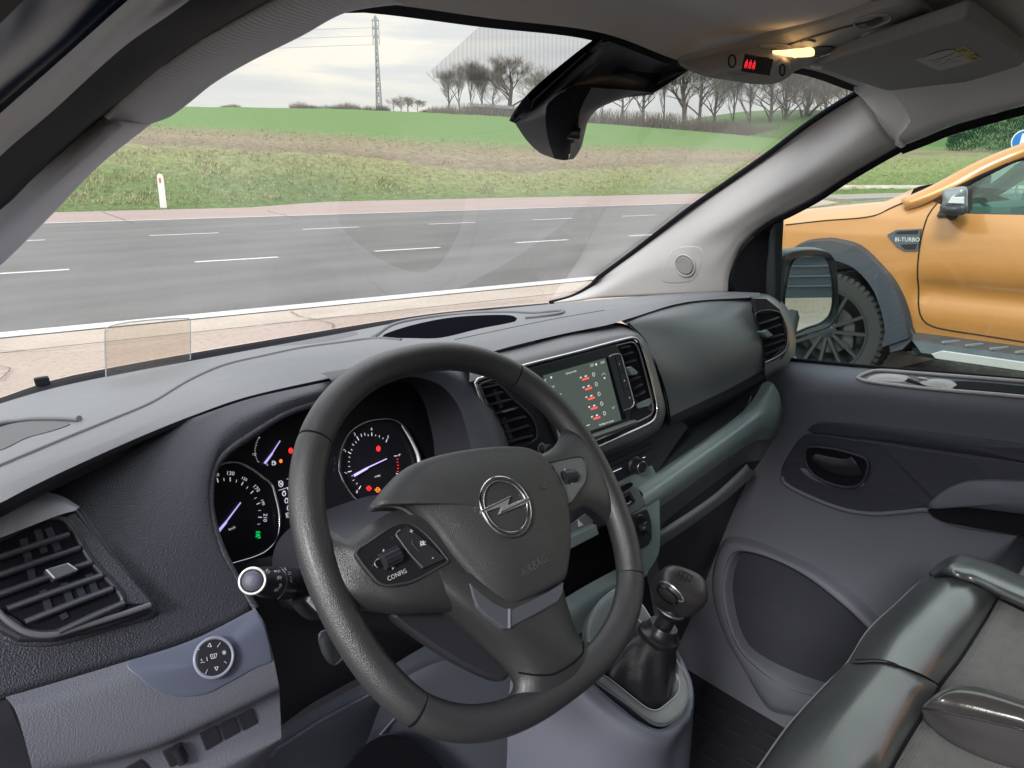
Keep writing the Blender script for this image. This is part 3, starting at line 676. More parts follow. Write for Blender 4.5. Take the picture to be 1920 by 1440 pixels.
TOP = sorted([yz(1471, 421), yz(1544, 414), yz(1634, 407), yz(1655, 397), yz(1690, 380), yz(1720, 372), yz(1760, 386), yz(1791, 401), yz(1920, 404)] + [(3.15, .95), (3.05, 1.08), (2.75, 1.19), (.2, yz(1920, 404)[1]), (-.8, yz(1920, 404)[1] + .0), (-.82, yz(1920, 404)[1] - .02), (-2.6, yz(1920, 404)[1] - .02)])
sill = yz(1740, 640)[1]
AIN = [yz(*p) for p in ((1655, 650), (1662, 617), (1648, 558), (1627, 523), (1600, 500), (1565, 488))]
AO = [yz(*p) for p in ((1714, 630), (1704, 582), (1683, 530), (1655, 495), (1612, 458), (1562, 445), (1520, 444), (1480, 458))]
hy, hz = hub.y, hub.z
ra = AIN[-1][1] - hz
def arch(y, cy):
    d = abs(y - cy); r = .49
    return hz + math.sqrt(max(r * r - d * d, 0)) * (ra / .49) if d < r else -1
def bot(y):
    return max(sill if y < hy + .5 else .55, arch(y, hy), arch(y, hy - 3.22))
XP = [(.3, .06), (.50, .05), (.60, .03), (.68, .035), (.74, .055), (.80, .055), (.86, .012), (.93, 0), (1.02, .004), (1.12, .018), (1.2, .04), (1.28, .075), (1.34, .12), (1.42, .18), (1.7, .30)]
def sidex(y, z):
    b = lerp_tab(XP, z)
    if y > hy - .62:      # front wing: no door sculpting
        b2 = lerp_tab([(.3, .03), (.9, 0), (1.1, .01), (1.22, .04), (1.34, .12)], z); w = min(1, (y - hy + .62) / .12); b = b * (1 - w) + b2 * w
    return XT + b + max(0, y - 2.5) ** 2 * .55
def side(far=False):
    vs = []; ny, nz = 170, 26
    for i in range(ny):
        y = 3.15 - 5.75 * i / (ny - 1); t = lerp_tab(TOP, y); b = bot(y)
        for k in range(nz):
            z = b + (t - b) * k / (nz - 1); x = sidex(y, z); vs.append(V(((2 * XT + 1.86) - x if far else x, y, z)))
    return vs, grid_faces(nz, ny)
S_ = Soup(); S_.add(*side()); S_.add(*side(True))
# hood, front, bed
def topz(y): return lerp_tab(TOP, y)
hv = []
for i in range(40):
    y = 3.12 - (3.12 - yz(1690, 377)[0]) * i / 39; z0 = topz(y)
    for k in range(17):
        u = k / 16; x0 = sidex(y, z0) ; x1 = 2 * XT + 1.86 - x0; e = min(u, 1 - u) * 1.86
        crown = .085 * (1 - math.exp(-e * 22)) + .03 * math.sin(math.pi * u)
        hv.append(V((x0 + (x1 - x0) * u, y, z0 + crown * min(1, (3.14 - y) * 4))))
S_.add(hv, grid_faces(17, 40))
zr = T(1822, 315).z
S_.build('body', M_or, tr, sharp=60)
# cab: pillars and roof
gl = [(1690, 380), (1746, 358), (1822, 315), (1880, 292)]
def roofrail(px, py, dx): return T(px, py, dx)
A = [T(1692, 381.5, .07), T(1700, 377, .08), T(1746, 357, .14), T(1822, 316, .22), T(1900, 283, .30), T(1975, 262, .33)]
B = [T(1700, 386, .07), T(1738, 377, .10), T(1795, 350, .15), T(1860, 318, .23), T(1920, 293, .29), T(1990, 275, .33)]
A += [V((XT + .34, .2, A[-1].z + .03)), V((XT + .34, -.75, A[-1].z - .02))]; B += [V((XT + .34, .2, B[-1].z + .02)), V((XT + .30, -.75, B[-1].z - .03))]
mid = [a.lerp(b, .45) + V((-.02, 0, .0)) for a, b in zip(A, B)]
loft('pillar_rail', [A, mid, B], M_or, tr, nu=60, nv=9, thick=.03, off=1)
mirrX = lambda P: [V((2 * XT + 1.86 - p.x, p.y, p.z)) for p in P]
loft('pillar_rail', [mirrX(A), mirrX(mid), mirrX(B)], M_or, tr, nu=60, nv=9, thick=.03, off=1)
RA = A[4:]; rc = [V((XT + .93, p.y, p.z + .05)) for p in RA]
loft('roof', [RA, [a.lerp(b, .35) + V((0, 0, .03)) for a, b in zip(RA, rc)], rc, [a.lerp(b, .35) + V((0, 0, .03)) for a, b in zip(mirrX(RA), rc)], mirrX(RA)], M_or, tr, nu=20, nv=20)
WS = A[1:5]; wc = [V((XT + .93, p.y + .06, p.z + .0)) for p in WS]
loft('windscreen', [WS, wc, mirrX(WS)], M_tglass, tr, nu=12, nv=16)
# side glass and its black surround
zb = T(1850, 403).z; GT = [T(1791, 398, .10), T(1814, 347, .13), T(1860, 322, .20), T(1920, 297, .27), V((XT + .31, .45, B[-3].z - .03)), V((XT + .31, .22, B[-3].z - .03)), V((XT + .12, .18, zb)), ]
plate('side_window', GT, (-1, 0, 0), .006, M_tglass, tr)
frame_tube('window_seal', GT + [], .012, MT['rubber'], tr, smooth=90, seg=6)
belt = box('window_seal', V((XT + .085, .75, zb - .012)), (0, .56, 0), (.012, 0, 0), (0, 0, .018), M_flare, tr)
GR = [V((XT + .12, .10, zb)), V((XT + .31, .14, B[-3].z - .05)), V((XT + .31, -.6, B[-3].z - .07)), V((XT + .12, -.7, zb))]
plate('side_window', GR, (-1, 0, 0), .006, M_tglass, tr)
# far-side glazing, cabin interior
plate('side_window', mirrX(GT), (1, 0, 0), .006, M_tglass, tr)
sw = V((XT + .55, .93, T(1890, 385).z))
cab = Soup(); cab.add(*box_geo((XT + .95, 1.28, zb - .08), (.78, 0, 0), (0, .16, 0), (0, 0, .12))); cab.build('cabin_fascia', M_tint, tr, False)
o = tube('cabin_steering_wheel', [sw + V((math.cos(a) * .19, math.sin(a) * .19 * .42, math.sin(a) * .19 * .9)) for a in [k * .3927 for k in range(16)]], .018, M_tint, tr, closed=True, n=32); 
for sx_, sy_ in ((.52, .35), (1.35, .35), (.52, -.5), (1.35, -.5)):
    q = V((XT + sx_, sy_, zb)); out = [q + V((0, .06, -.4)), q + V((0, -.02, .12)), q + V((0, -.05, .26)), q + V((0, -.16, .26)), q + V((0, -.2, -.4))]
    vv, ff = plate_geo([p + V((-.22, 0, 0)) for p in out], (-1, 0, 0), .44); ob = mesh('seat', vv, ff, M_tint, tr, False); mod_bevel(ob, .05, 3)
box('cab_floor', (XT + .93, .3, .62), (.85, 0, 0), (0, 1.1, 0), (0, 0, .05), M_under, tr)
box('bed_floor', (XT + .93, -1.7, .75), (.8, 0, 0), (0, .85, 0), (0, 0, .05), M_under, tr)
box('cab_back', (XT + .93, -.78, 1.2), (.83, 0, 0), (0, .03, 0), (0, 0, .42), M_or, tr)
# underbody
box('chassis', (XT + 1.0, .35, .5), (.55, 0, 0), (0, 2.4, 0), (0, 0, .09), M_under, tr)
box('arch_liner', (XT + .93, hy, hz + ra + .0), (.60, 0, 0), (0, .5, 0), (0, 0, .03), M_under, tr)
ln = Soup()
for cy in (hy, hy - 3.22):
    P = [V((XT + .30, cy + .50 * math.cos(a), hz + .50 * math.sin(a) * ra / .49)) for a in [math.pi * k / 14 for k in range(15)]]
    ln.add(*loft_geo([[p + V((-.26, 0, 0)) for p in P], [p + V((.25, 0, 0)) for p in P]], nu=30, nv=3))
    ln.add([V((XT + .5, cy + .5, hz - .1)), V((XT + .5, cy - .5, hz - .1)), V((XT + .5, cy - .5, hz + .5)), V((XT + .5, cy + .5, hz + .5))], [(0, 1, 2, 3)])
ln.build('arch_liner', M_under, tr)
# flares
def flare(cy, ox):
    outr = [V((XT + .0, y + ox, z)) for y, z in AO]; inn = [V((XT, y + ox, z)) for y, z in AIN]
    # mirror forward half of the arch about the hub
    oh = [(2 * (hy) - y, z) for y, z in AO[::-1] if y < hy]; ih = [(2 * hy - y, z) for y, z in AIN[::-1] if y < hy - .02]
    O = [V((XT + .012, y + ox, z)) for y, z in [q for q in AO if q[0] < hy + .05] + oh]; I = [V((XT - .03, y + ox, z)) for y, z in [q for q in AIN] + ih]
    O = cr(O, 60); I = cr(I, 60); M1 = [a.lerp(b, .12) + V((-.055, 0, 0)) for a, b in zip(O, I)]; M2 = [a.lerp(b, .93) + V((-.035, 0, 0)) for a, b in zip(O, I)]
    I2 = [p + V((.07, 0, 0)) for p in I]
    loft('wheel_arch_flare', [O, M1, M2, I, I2], M_flare, tr, nu=60, nv=21, lin=True, sharp=40)
flare(hy, 0); flare(hy, -3.22)
fl = [T(1638, 541, -.03), T(1652, 575, -.03), T(1663, 620, -.03), T(1668, 660, -.03), T(1690, 655, -.03), T(1700, 632, -.03), T(1672, 600, -.03)]
fl2 = [T(1620, 514, -.045), T(1642, 545, -.045), T(1657, 590, -.045), T(1664, 640, -.04)]
plate('mud_flap', [T(1664, 618, -.03), T(1668, 662, -.03), T(1692, 656, -.03), T(1716, 632, -.01), T(1706, 610, -.01)], (-1, 0, 0), .05, M_flare, tr, .006)
tube('flare_lip', fl2, .008, mat('lip_grey', (.16, .18, .2), .4), tr, n=20)
# panel gaps
def gap(P, r=.005, nm='panel_gap', m=None):
    Q = cr([T(*p) for p in P], 40); Q = [V((sidex(q.y, q.z) - .0005, q.y, q.z)) for q in Q]
    v, f = tube_geo(Q, r, seg=5); return mesh(nm, v, f, m or M_gap, tr)
gap([(1752, 376), (1735, 405), (1723, 470), (1719, 540), (1721, 585), (1732, 606), (1756, 617), (1840, 631), (1920, 644)])
gap([(1471, 422), (1544, 414), (1610, 409), (1640, 403), (1662, 391), (1683, 381)])
# vent badge in the wing
pv = Plane(T(1690, 450, -.008), (0, -1, 0), (0, 0, 1))
vb = plate('wing_vent', [pv.at(*p) for p in ((1663, 440), (1680, 431), (1727, 429), (1720, 471), (1695, 471), (1680, 462))], pv.n, .02, mat('vent_grey', (.09, .105, .13), .45), tr, .003)
plate('vent_opening', [pv.at(*p, .003) for p in ((1677, 439), (1684, 434), (1722, 432), (1721, 439))], pv.n, .004, M_under, vb)
plate('vent_opening', [pv.at(*p, .003) for p in ((1688, 459), (1720, 457), (1716, 468), (1697, 468))], pv.n, .004, M_under, vb)
text('badge', 'BI-TURBO', pv, (1701, 449.5), (10, 0), .026, M_post, vb, lift=.004, sx=.9)
# mirror
mo = thing('truck_mirror', 'x', 'x') if False else None
cm = lambda px, py, dx: T(px, py, dx)
mh = [(1770, 356), (1785, 352), (1812, 351), (1814, 372), (1812, 398), (1795, 401), (1768, 396), (1770, 375)]
mm = dome('mirror_housing', [cm(*p, -.20) for p in mh], (-1, .25, 0), .07, .25, mat('mirror_shell_grey', (.22, .23, .25), .3, metal=.3), tr, 30)
dome('mirror_lower_shell', [cm(*p, -.24) for p in ((1765, 384), (1812, 384), (1813, 398), (1800, 404), (1767, 400))], (-1, .25, 0), .05, .25, M_flare, tr, 24)
plate('mirror_back', [cm(*p, -.18) for p in mh], (-1, 0, 0), .10, M_under, tr, smooth=24)
plate('mirror_chrome', [cm(*p, -.275) for p in ((1776, 381), (1783, 370), (1807, 369), (1807, 382))], (-1, .2, 0), .01, mat('pale_chrome', (.85, .87, .9), .2, metal=.4), tr, .003)
plate('mirror_foot', [T(1755, 406, .03), T(1772, 374, .05), T(1795, 378, .05), T(1796, 403, .03)], (-1, 0, 0), .03, M_flare, tr, .004)
tube('mirror_arm', [T(1785, 402, -.15), T(1785, 398, .06)], .035, M_under, tr)
plate('cabin_quarter_bar', [T(1824, 370, .2), T(1832, 370, .2), T(1858, 390, .2), T(1861, 400, .2), T(1847, 400, .2), T(1844, 388, .2)], (-1, 0, 0), .02, M_under, tr)
# door handle out of frame, step
st = Plane(T(1750, 640, -.08), (0, -1, 0), (0, 0, 1))
def TT(px, py, dx): return T(px, py, dx)
P0 = [TT(1694, 636, -.10), TT(1700, 632, .0), TT(1790, 642, .0), TT(1930, 653, .0)]
yA, yB = TT(1694, 640, -.14).y, -.95
zt = T(1780, 648, -.14).z; zbm = T(1745, 662, -.14).z - .02
S_ = [[V((XT + .05, yA, zt + .02)), V((XT + .05, yB, zt + .02))], [V((XT - .14, yA - .05, zt)), V((XT - .14, yB, zt))], [V((XT - .17, yA - .12, zbm + .02)), V((XT - .17, yB, zbm + .02))], [V((XT - .10, yA - .06, zbm - .02)), V((XT - .10, yB, zbm - .02))], [V((XT + .05, yA, zbm)), V((XT + .05, yB, zbm))]]
loft('side_step', S_, mat('step_plastic', (.035, .045, .06), .45, var=.5, vscale=9, col2=(.07, .085, .10)), tr, nu=30, nv=13, lin=True, sharp=30)
for k in range(12):
    y_ = yA - .25 - k * .13
    box('step_rib', (XT - .07, y_, zt + .012), (.06, -.03, 0), (.004, .008, 0), (0, 0, .006), mat('rib_pale', (.22, .24, .26), .5) if k == 0 else D.materials['rib_pale'], tr)
q0 = T(1746, 662, -.17); 
plate('step_trim', [q0 + V((-.005, .0, -.005)), q0 + V((-.005, -.06, .025)), V((XT - .178, yB, zbm + .055)), V((XT - .178, yB, zbm + .01)), q0 + V((-.005, -.03, -.03))], (-1, 0, 0), .02, mat('silver_trim', (.55, .56, .55), .35, metal=.3), tr, .004)
# ------------------------------------------------------------ wheels
def wheel(cx, cy, flip=1, proto=None):
    c = V((cx, cy, hz)); w = D.objects.new('wheel', None); COL.objects.link(w); w.parent = tr; w.location = c - tr.location; R = hz - gz
    ax = V((-1 * flip, 0, 0))
    tyre_p = [(R * .70, -.12), (R * .80, -.125), (R * .93, -.12), (R * .985, -.09), (R, 0.0), (R * .985, .09), (R * .93, .12), (R * .80, .125), (R * .705, .115), (R * .69, .09), (R * .69, -.1)]
    v, f = lathe_geo(c + ax * (-.02), ax, tyre_p, 64); 
    S = Soup(); S.add(v, f)
    for k in range(56):
        for sgn in (-1, 1):
            a = 2 * math.pi * (k + (.5 if sgn > 0 else 0)) / 56; rad = V((0, math.cos(a), math.sin(a))); tg = V((0, -math.sin(a), math.cos(a)))
            S.add(*box_geo(c + rad * (R * .965) + ax * (.088 * sgn - .02), tg * .0125, rad * .016 - ax * .008 * sgn, ax * .030))
    S.build('tyre', M_tyre, w, True, 30)
    S = Soup(); rp = [(R * .705, .095), (R * .72, .105), (R * .69, .10), (R * .66, .06), (R * .64, -.05), (R * .66, -.1)]
    v, f = lathe_geo(c, ax, rp, 64); f = f[:-2]; S.add(v, f)
    for k in range(6):
        for off in (-.16, .16):
            a = 2 * math.pi * k / 6 + off + .26; a2 = 2 * math.pi * k / 6 + off * 1.9 + .26; r0 = V((0, math.cos(a), math.sin(a))); r1 = V((0, math.cos(a2), math.sin(a2)))
            p0 = c + r0 * R * .12 + ax * .05; p1 = c + r1 * R * .69 + ax * .085; e = (p1 - p0) / 2; sdv = e.cross(ax).normalized()
            S.add(*box_geo((p0 + p1) / 2, e, sdv * .011, ax * .014))
    v, f = lathe_geo(c, ax, [(.001, .075), (R * .10, .073), (R * .17, .055), (R * .18, .03), (R * .16, 0)], 24); S.add(v, f)
    S.build('rim', M_alloy, w, True, 30)
    lathe('brake_disc', c - ax * .02, ax, [(.02, .01), (R * .42, .01), (R * .42, -.01), (.02, -.01)], mat('brake_steel', (.10, .105, .105), .4, metal=.7) if 'brake_steel' not in D.materials else D.materials['brake_steel'], w)
    box('brake_caliper', c + V((0, -R * .36, -.02)) + ax * .01, (.03, 0, 0), (0, .04, .0), (0, .0, .10), D.materials['brake_steel'], w, .01)
    return w
for cx, cy, fl_ in ((XT + .13, hy, 1), (XT + .13, hy - 3.22, 1), (XT + 1.73, hy, -1), (XT + 1.73, hy - 3.22, -1)): wheel(cx, cy, fl_)
# ============================================================ the van's cab
from mathutils.bvhtree import BVHTree
class Surf:
    def __init__(s, *objs):
        vs = []; fs = []
        for o in objs:
            b = len(vs); l = root_loc(o); vs += [v.co + l for v in o.data.vertices]; fs += [tuple(i + b for i in p.vertices) for p in o.data.polygons]
        s.t = BVHTree.FromPolygons(vs, fs)
    def at(s, px, py, lift=0):
        d = ray(px, py).normalized(); h = s.t.ray_cast(EYE, d)
        if h[0] is None: return None, None
        n = h[1] if h[1].dot(d) < 0 else -h[1]
        return h[0] + n * lift, n
    def path(s, pts, lift=0, n=60, closed=False):
        P = cr([V((x, y, 0)) for x, y in pts], n, closed); out = []
        for q in P:
            p, _ = s.at(q.x, q.y, lift)
            if p is not None: out.append(p)
        return out
    def plane(s, px, py, dx=30):
        p, n = s.at(px, py); e = (V((1, 0, 0)) - n * n.x).normalized(); return Plane(p, e, n.cross(e))
def W_(L, o=0): return [aW(x, y, o) for x, y in L]
def X_(L, x=None): return [aX(*p) if len(p) == 3 else aX(p[0], p[1], x) for p in L]
def Y_(L, y=None): return [aY(*p) if len(p) == 3 else aY(p[0], p[1], y) for p in L]
def Z_(L, z=None): return [aZ(*p) if len(p) == 3 else aZ(p[0], p[1], z) for p in L]
cab = thing('van_cab', 'grey cab of a van around the dashboard with pillars, headliner and windscreen', 'van cab', (.9, .6, .45))
# windscreen
GB = W_([(-330, 850), (-150, 795), (0, 745), (100, 711), (197, 690), (356, 661), (640, 613), (740, 597), (840, 583), (1033, 566), (1120, 557), (1200, 552)])
GTp = W_([(380, 30), (520, 10), (640, 4), (700, 10), (900, 35), (1113, 62), (1290, 120), (1490, 122), (1590, 155), (1640, 165), (1690, 180)])
loft('windscreen', [GB, GTp], MT['windscreen'], cab, nu=60, nv=12, lin=True)
# frit: black edge band at the header and the fine vertical shading lines
P1 = lambda x, y: aW(x, y, -.003)
S_ = Soup()
for i in range(128):
    x = 808 + i * 2.45
    top = lerp_tab([(807, 133), (900, 48), (1113, 74)], x); bt = lerp_tab([(807, 135), (815, 147), (907, 151), (1010, 163), (1118, 72)], x)
    if bt - top < 2: continue
    xo = 0
    q = [P1(x + xo, top), P1(x + .52 + xo, top), P1(x + .52, bt), P1(x, bt)]; S_.add(q, [(0, 1, 2, 3)])
for i in range(60):
    x = 1180 + i * 2.6; 
    S_.add([P1(x, 128 + i * .1), P1(x + 1.0, 128), P1(x + 1.0, lerp_tab([(1180, 190), (1260, 160), (1340, 150)], x)), P1(x, lerp_tab([(1180, 190), (1260, 160), (1340, 150)], x))], [(0, 1, 2, 3)])
o = S_.build('shade_lines', MT['rubber'], cab, False); o['kind'] = 'stuff'
# ---- driver's pillar
b4 = [(-120, 590), (0, 498), (20, 480), (100, 400), (187, 310), (283, 233), (317, 220), (350, 197), (400, 157), (467, 117), (567, 67), (640, 27), (700, 12), (760, 5)]
b3 = [(-120, 500, .17), (0, 383, .19), (60, 320, .205), (187, 210, .245), (300, 117, .275), (400, 50, .30), (487, 0, .33), (560, -40, .36)]
b2 = [(-120, 420, .13), (0, 293, .15), (100, 207, .165), (233, 87, .19), (333, 17, .21), (420, -50, .23)]
b1 = [(-120, 320, .105), (0, 213, .12), (120, 107, .13), (240, 0, .14), (320, -70, .15)]
b0 = [(-120, 160, .08), (0, 45, .09), (45, 0, .095), (120, -70, .10)]
lowi = [p for p in b4 if p[0] <= 283]; 
Rin = W_(lowi, -.01)
Rrid = [aX(x, y, v) for x, y, v in ((-120, 550, .185), (0, 443, .20), (60, 385, .212), (150, 302, .228), (223, 233, .245))]
Rout = X_([(-120, 500, .17), (0, 383, .19), (60, 320, .205), (187, 210, .245)])
loft('pillar_trim', [Rin, Rrid, Rout], MT['trimd'], cab, nu=50, nv=19, lin=False, thick=.004)
fab_in = W_([(276, 238), (283, 233), (317, 220), (350, 197), (400, 157), (467, 117), (567, 67), (640, 27), (700, 14), (760, 8)], -.012)
fab_mid = [aX(*p) for p in ((228, 236, .262), (262, 205, .268), (330, 150, .285), (420, 90, .31), (520, 30, .34), (600, -10, .37), (680, -50, .4))]
fab_md2 = [aX(*p) for p in ((200, 222, .240), (240, 180, .25), (310, 122, .27), (405, 62, .295), (500, 8, .325), (580, -35, .355))]
fab_out = X_([(186, 208, .246), (230, 172, .256), (300, 115, .275), (400, 48, .30), (487, -2, .33), (560, -45, .36)])
rib = loft('pillar_fabric', [fab_in, fab_mid, fab_md2, fab_out], MT['rib'], cab, nu=60, nv=25, thick=.004)
def ribbed(m):
    nt = m.node_tree; N = nt.nodes.new; Lk = nt.links.new; b = nt.nodes['Principled BSDF']
    tc = N('ShaderNodeTexCoord'); mp = N('ShaderNodeMapping'); mp.inputs['Rotation'].default_value = (math.radians(40), 0, math.radians(-28)); Lk(tc.outputs['Object'], mp.inputs[0])
    w = N('ShaderNodeTexWave'); w.wave_type = 'BANDS'; w.bands_direction = 'Y'; w.inputs['Scale'].default_value = 88; w.inputs['Distortion'].default_value = 1.2; w.inputs['Detail'].default_value = 1; Lk(mp.outputs[0], w.inputs['Vector'])
    bp = N('ShaderNodeBump'); bp.inputs['Strength'].default_value = .32; bp.inputs['Distance'].default_value = .001; Lk(w.outputs['Fac'], bp.inputs['Height']); Lk(bp.outputs[0], b.inputs['Normal'])
ribbed(MT['rib'])
loft('door_seal', [[aX(x + 10, y + 8, v + .006) for x, y, v in b3], [aX(x, y, .5 * (a + b)) + V((.02, .02, 0)) for (x, y, a), (_, _, b) in zip([(-120, 460, .15), (0, 338, .17), (90, 255, .185), (210, 150, .21), (320, 65, .24), (500, -50, .27)], [(0, 0, v) for v in (.15, .17, .185, .21, .24, .26)])], X_(b2)], MT['rubber'], cab, nu=40, nv=13)
loft('door_frame', [X_(b2), X_([(-120, 395, .122), (0, 268, .142), (100, 180, .155), (235, 55, .175), (300, 0, .19)]), X_([(-120, 345, .113), (0, 232, .13), (120, 125, .14), (250, 10, .148), (330, -60, .155)]), X_(b1)], MT['bluegrey'], cab, nu=40, nv=19)
loft('door_frame', [X_(b1), X_([(-120, 300, .110), (0, 190, .122), (120, 85, .13), (215, 0, .14), (300, -70, .15)]), X_([(-120, 240, .092), (0, 120, .10), (100, 30, .11), (170, -40, .12)]), X_(b0)], MT['bluegrey'], cab, nu=40, nv=19)
loft('door_seal', [X_(b0), X_([(-120, 60, .05), (0, -60, .055), (60, -120, .06)])], MT['rubber'], cab, nu=20, nv=4)
# ---- headliner
hp = [(600, 18), (640, 19), (700, 19), (900, 45), (1113, 71), (1290, 128), (1490, 134), (1606, 170), (1660, 182)]
H0 = W_(hp, -.004)
H0b = [p + V((0, -.012, .004)) for p in H0]
H0c = [p + V((0, -.022, .016)) for p in H0]
def prof(dy, z): return [V((min(max(p.x, .40), 1.50), p.y - dy, max(z, p.z + .01) if z else p.z)) for p in H0]
loft('header_seal', [[p + V((0, .004, -.002)) for p in H0], H0b], MT['rubber'], cab, nu=60, nv=4)
hl = loft('headliner', [H0b, H0c, prof(.06, 0) if False else [V((p.x, p.y - .055, p.z + .035)) for p in H0], [V((p.x * .94 + .05, .42, 1.675)) for p in H0], [V((p.x * .88 + .10, .15, 1.70)) for p in H0], [V((p.x * .88 + .1, -.5, 1.71)) for p in H0]], MT['cloth'], cab, nu=70, nv=41)
# side rail above the passenger door
e0 = [(1690, 273, 1.600), (1737, 255, 1.60), (1780, 237, 1.60), (1827, 223, 1.60), (1920, 197, 1.60), (2100, 150, 1.60), (2500, 60, 1.60)]
E0 = X_(e0)
sm = [(1608, 170), (1640, 215), (1665, 258), (1690, 273)]
R0 = [aW(1608, 170, -.01), aX(1640, 215, 1.585), aX(1662, 255, 1.597), aX(1690, 273, 1.6)]
E1 = [p + V((-.02, -.01, .022)) for p in E0]; 
loft('roof_rail', [E0, [p + V((-.022, 0, .012)) for p in E0], [p + V((-.035, -.02, .045)) for p in E0],
     [V((1.53, p.y + .03, 1.66)) for p in E0], [V((1.46, p.y + .08, 1.69)) for p in E0]], MT['cloth'], cab, nu=50, nv=25)
# fabric corner between header, rail and pillar
c0 = [aW(1604, 169, -.012), aW(1640, 180, -.05), ]
_s = cr([aW(1606, 170, -.008), aX(1626, 190, 1.583), aX(1646, 222, 1.588), aX(1667, 258, 1.594), aX(1691, 274, 1.6)], 16)
_t = cr([V((1.44, .585, 1.675)), V((1.46, E0[0].y + .08, 1.69)), V((1.53, E0[0].y + .03, 1.66)), E0[0] + V((-.035, -.02, .045)), E0[0] + V((-.022, 0, .012)), E0[0] + V((-.001, .001, 0))], 16)
loft('headliner_corner', [_s, [a.lerp(b, .08) + V((-.006, 0, -.004)) for a, b in zip(_s, _t)], [a.lerp(b, .5) + V((-.005, -.01, .0)) for a, b in zip(_s, _t)], _t], MT['cloth'], cab, nu=30, nv=19)
tube('door_seal', [p + V((.006, .0, -.008)) for p in E0], .008, MT['rubber'], cab, n=40)
# ---- passenger pillar
g0 = [(1608, 172), (1567, 199), (1513, 235), (1447, 285), (1380, 332), (1313, 378), (1280, 402), (1177, 481), (1123, 521), (1107, 537), (1073, 556), (1033, 567)]
g1 = [(1650, 232, 1.565), (1600, 262, 1.560), (1520, 315, 1.560), (1440, 365, 1.565), (1360, 415, 1.58), (1300, 455, 1.60), (1240, 500, 1.62), (1210, 530, 1.635), (1190, 556, 1.645)]
g15 = [(1672, 260, 1.578), (1630, 285, 1.572), (1560, 325, 1.572), (1490, 365, 1.575), (1420, 410, 1.585), (1370, 450, 1.60), (1340, 490, 1.61), (1320, 520, 1.62), (1310, 552, 1.63)]
g2 = [(1690, 273, 1.600), (1647, 297, 1.60), (1580, 337, 1.60), (1530, 370, 1.60), (1480, 397, 1.602), (1447, 413, 1.605), (1413, 437, 1.61), (1390, 462, 1.618), (1376, 490, 1.625), (1366, 520, 1.63), (1364, 550, 1.635)]
pt_ = loft('pillar_trim', [W_(g0, -.006), X_([(1628, 198, 1.578), (1575, 228, 1.578), (1500, 280, 1.582), (1420, 330, 1.592), (1340, 385, 1.605), (1270, 432, 1.625), (1190, 495, 1.65), (1150, 530, 1.66), (1110, 560, 1.67)]), X_(g1), X_(g15), X_(g2)], MT['trim'], cab, nu=60, nv=33, thick=.004)
tube('windscreen_seal', [p + V((-.004, 0, 0)) for p in W_([(1613, 172)] + g0[1:], -.008)], .006, MT['rubber'], cab, n=60)
tube('door_seal', [p + V((.006, 0, -.004)) for p in X_(g2[:7])], .007, MT['rubber'], cab, n=40)
SP = Surf(pt_)
def drape_dome(name, px, surf, h, edge, m, par, smooth=48, **k):
    P = surf.path(px, .0, smooth, True); c = sum(P, V()) / len(P); _, n = surf.at(sum(p[0] for p in px) / len(px), sum(p[1] for p in px) / len(px))
    v, f = dome_geo(P, n, h, edge, **k); return mesh(name, v, f, m, par, True)
tw = drape_dome('speaker_grille', [(1240, 522), (1246, 495), (1262, 470), (1277, 463), (1307, 462), (1318, 471), (1314, 500), (1302, 524), (1284, 530), (1246, 530)], SP, .003, .12, MT['trim'], cab)
pl = SP.plane(1283, 497); c = pl.at(1284, 498, .004)
lathe('grille_mesh', c, pl.n, [(.0, .002), (.020, .002), (.0215, .0005), (.0215, -.003)], mat('grille_grey', (.36, .35, .35), .7, grain=1, gscale=900, kind='weave'), tw)
tube('grille_rim', [c + (pl.ex * math.cos(a) + pl.ey * math.sin(a)) * .0265 for a in [k * .3927 for k in range(16)]], .0018, MT['trim'], tw, closed=True, n=40)
# body of the van outside the trim so that light only enters by the windows and the driver's door
box('roof_skin', (.93, -.6, 1.80), (.90, 0, 0), (0, 1.2, 0), (0, 0, .02), MT['bluegrey'], cab)
box('bulkhead', (.93, -.62, 1.15), (.82, 0, 0), (0, .02, 0), (0, 0, .64), MT['lav'], cab)
fm = box('floor_mat', (.95, .35, .25), (.80, 0, 0), (0, 1.0, 0), (0, 0, .02), MT['carpet'], cab)
box('firewall', (.95, 1.32, .78), (.82, 0, 0), (0, .02, 0), (0, 0, .36), MT['carpet'], cab)
loft('footwell_carpet', [[V((.2, 1.30, .95)), V((1.68, 1.30, .95))], [V((.2, 1.12, .60)), V((1.68, 1.12, .60))], [V((.2, .95, .27)), V((1.68, .95, .27))]], MT['carpet'], cab, nu=6, nv=13)
S_ = Soup()
for i in range(9):
    for j in range(6):
        p = V((1.16 + j * .055 + .01 * (i % 2), .42 + i * .07, .2712))
        S_.add(*box_geo(p, (.020, 0, 0), (0, .003, 0), (0, 0, .0018))); S_.add(*box_geo(p + V((.026, .03, 0)), (.003, 0, 0), (0, .02, 0), (0, 0, .0018)))
o = S_.build('mat_ribs', MT['carpet'], fm, False); o['kind'] = 'stuff'
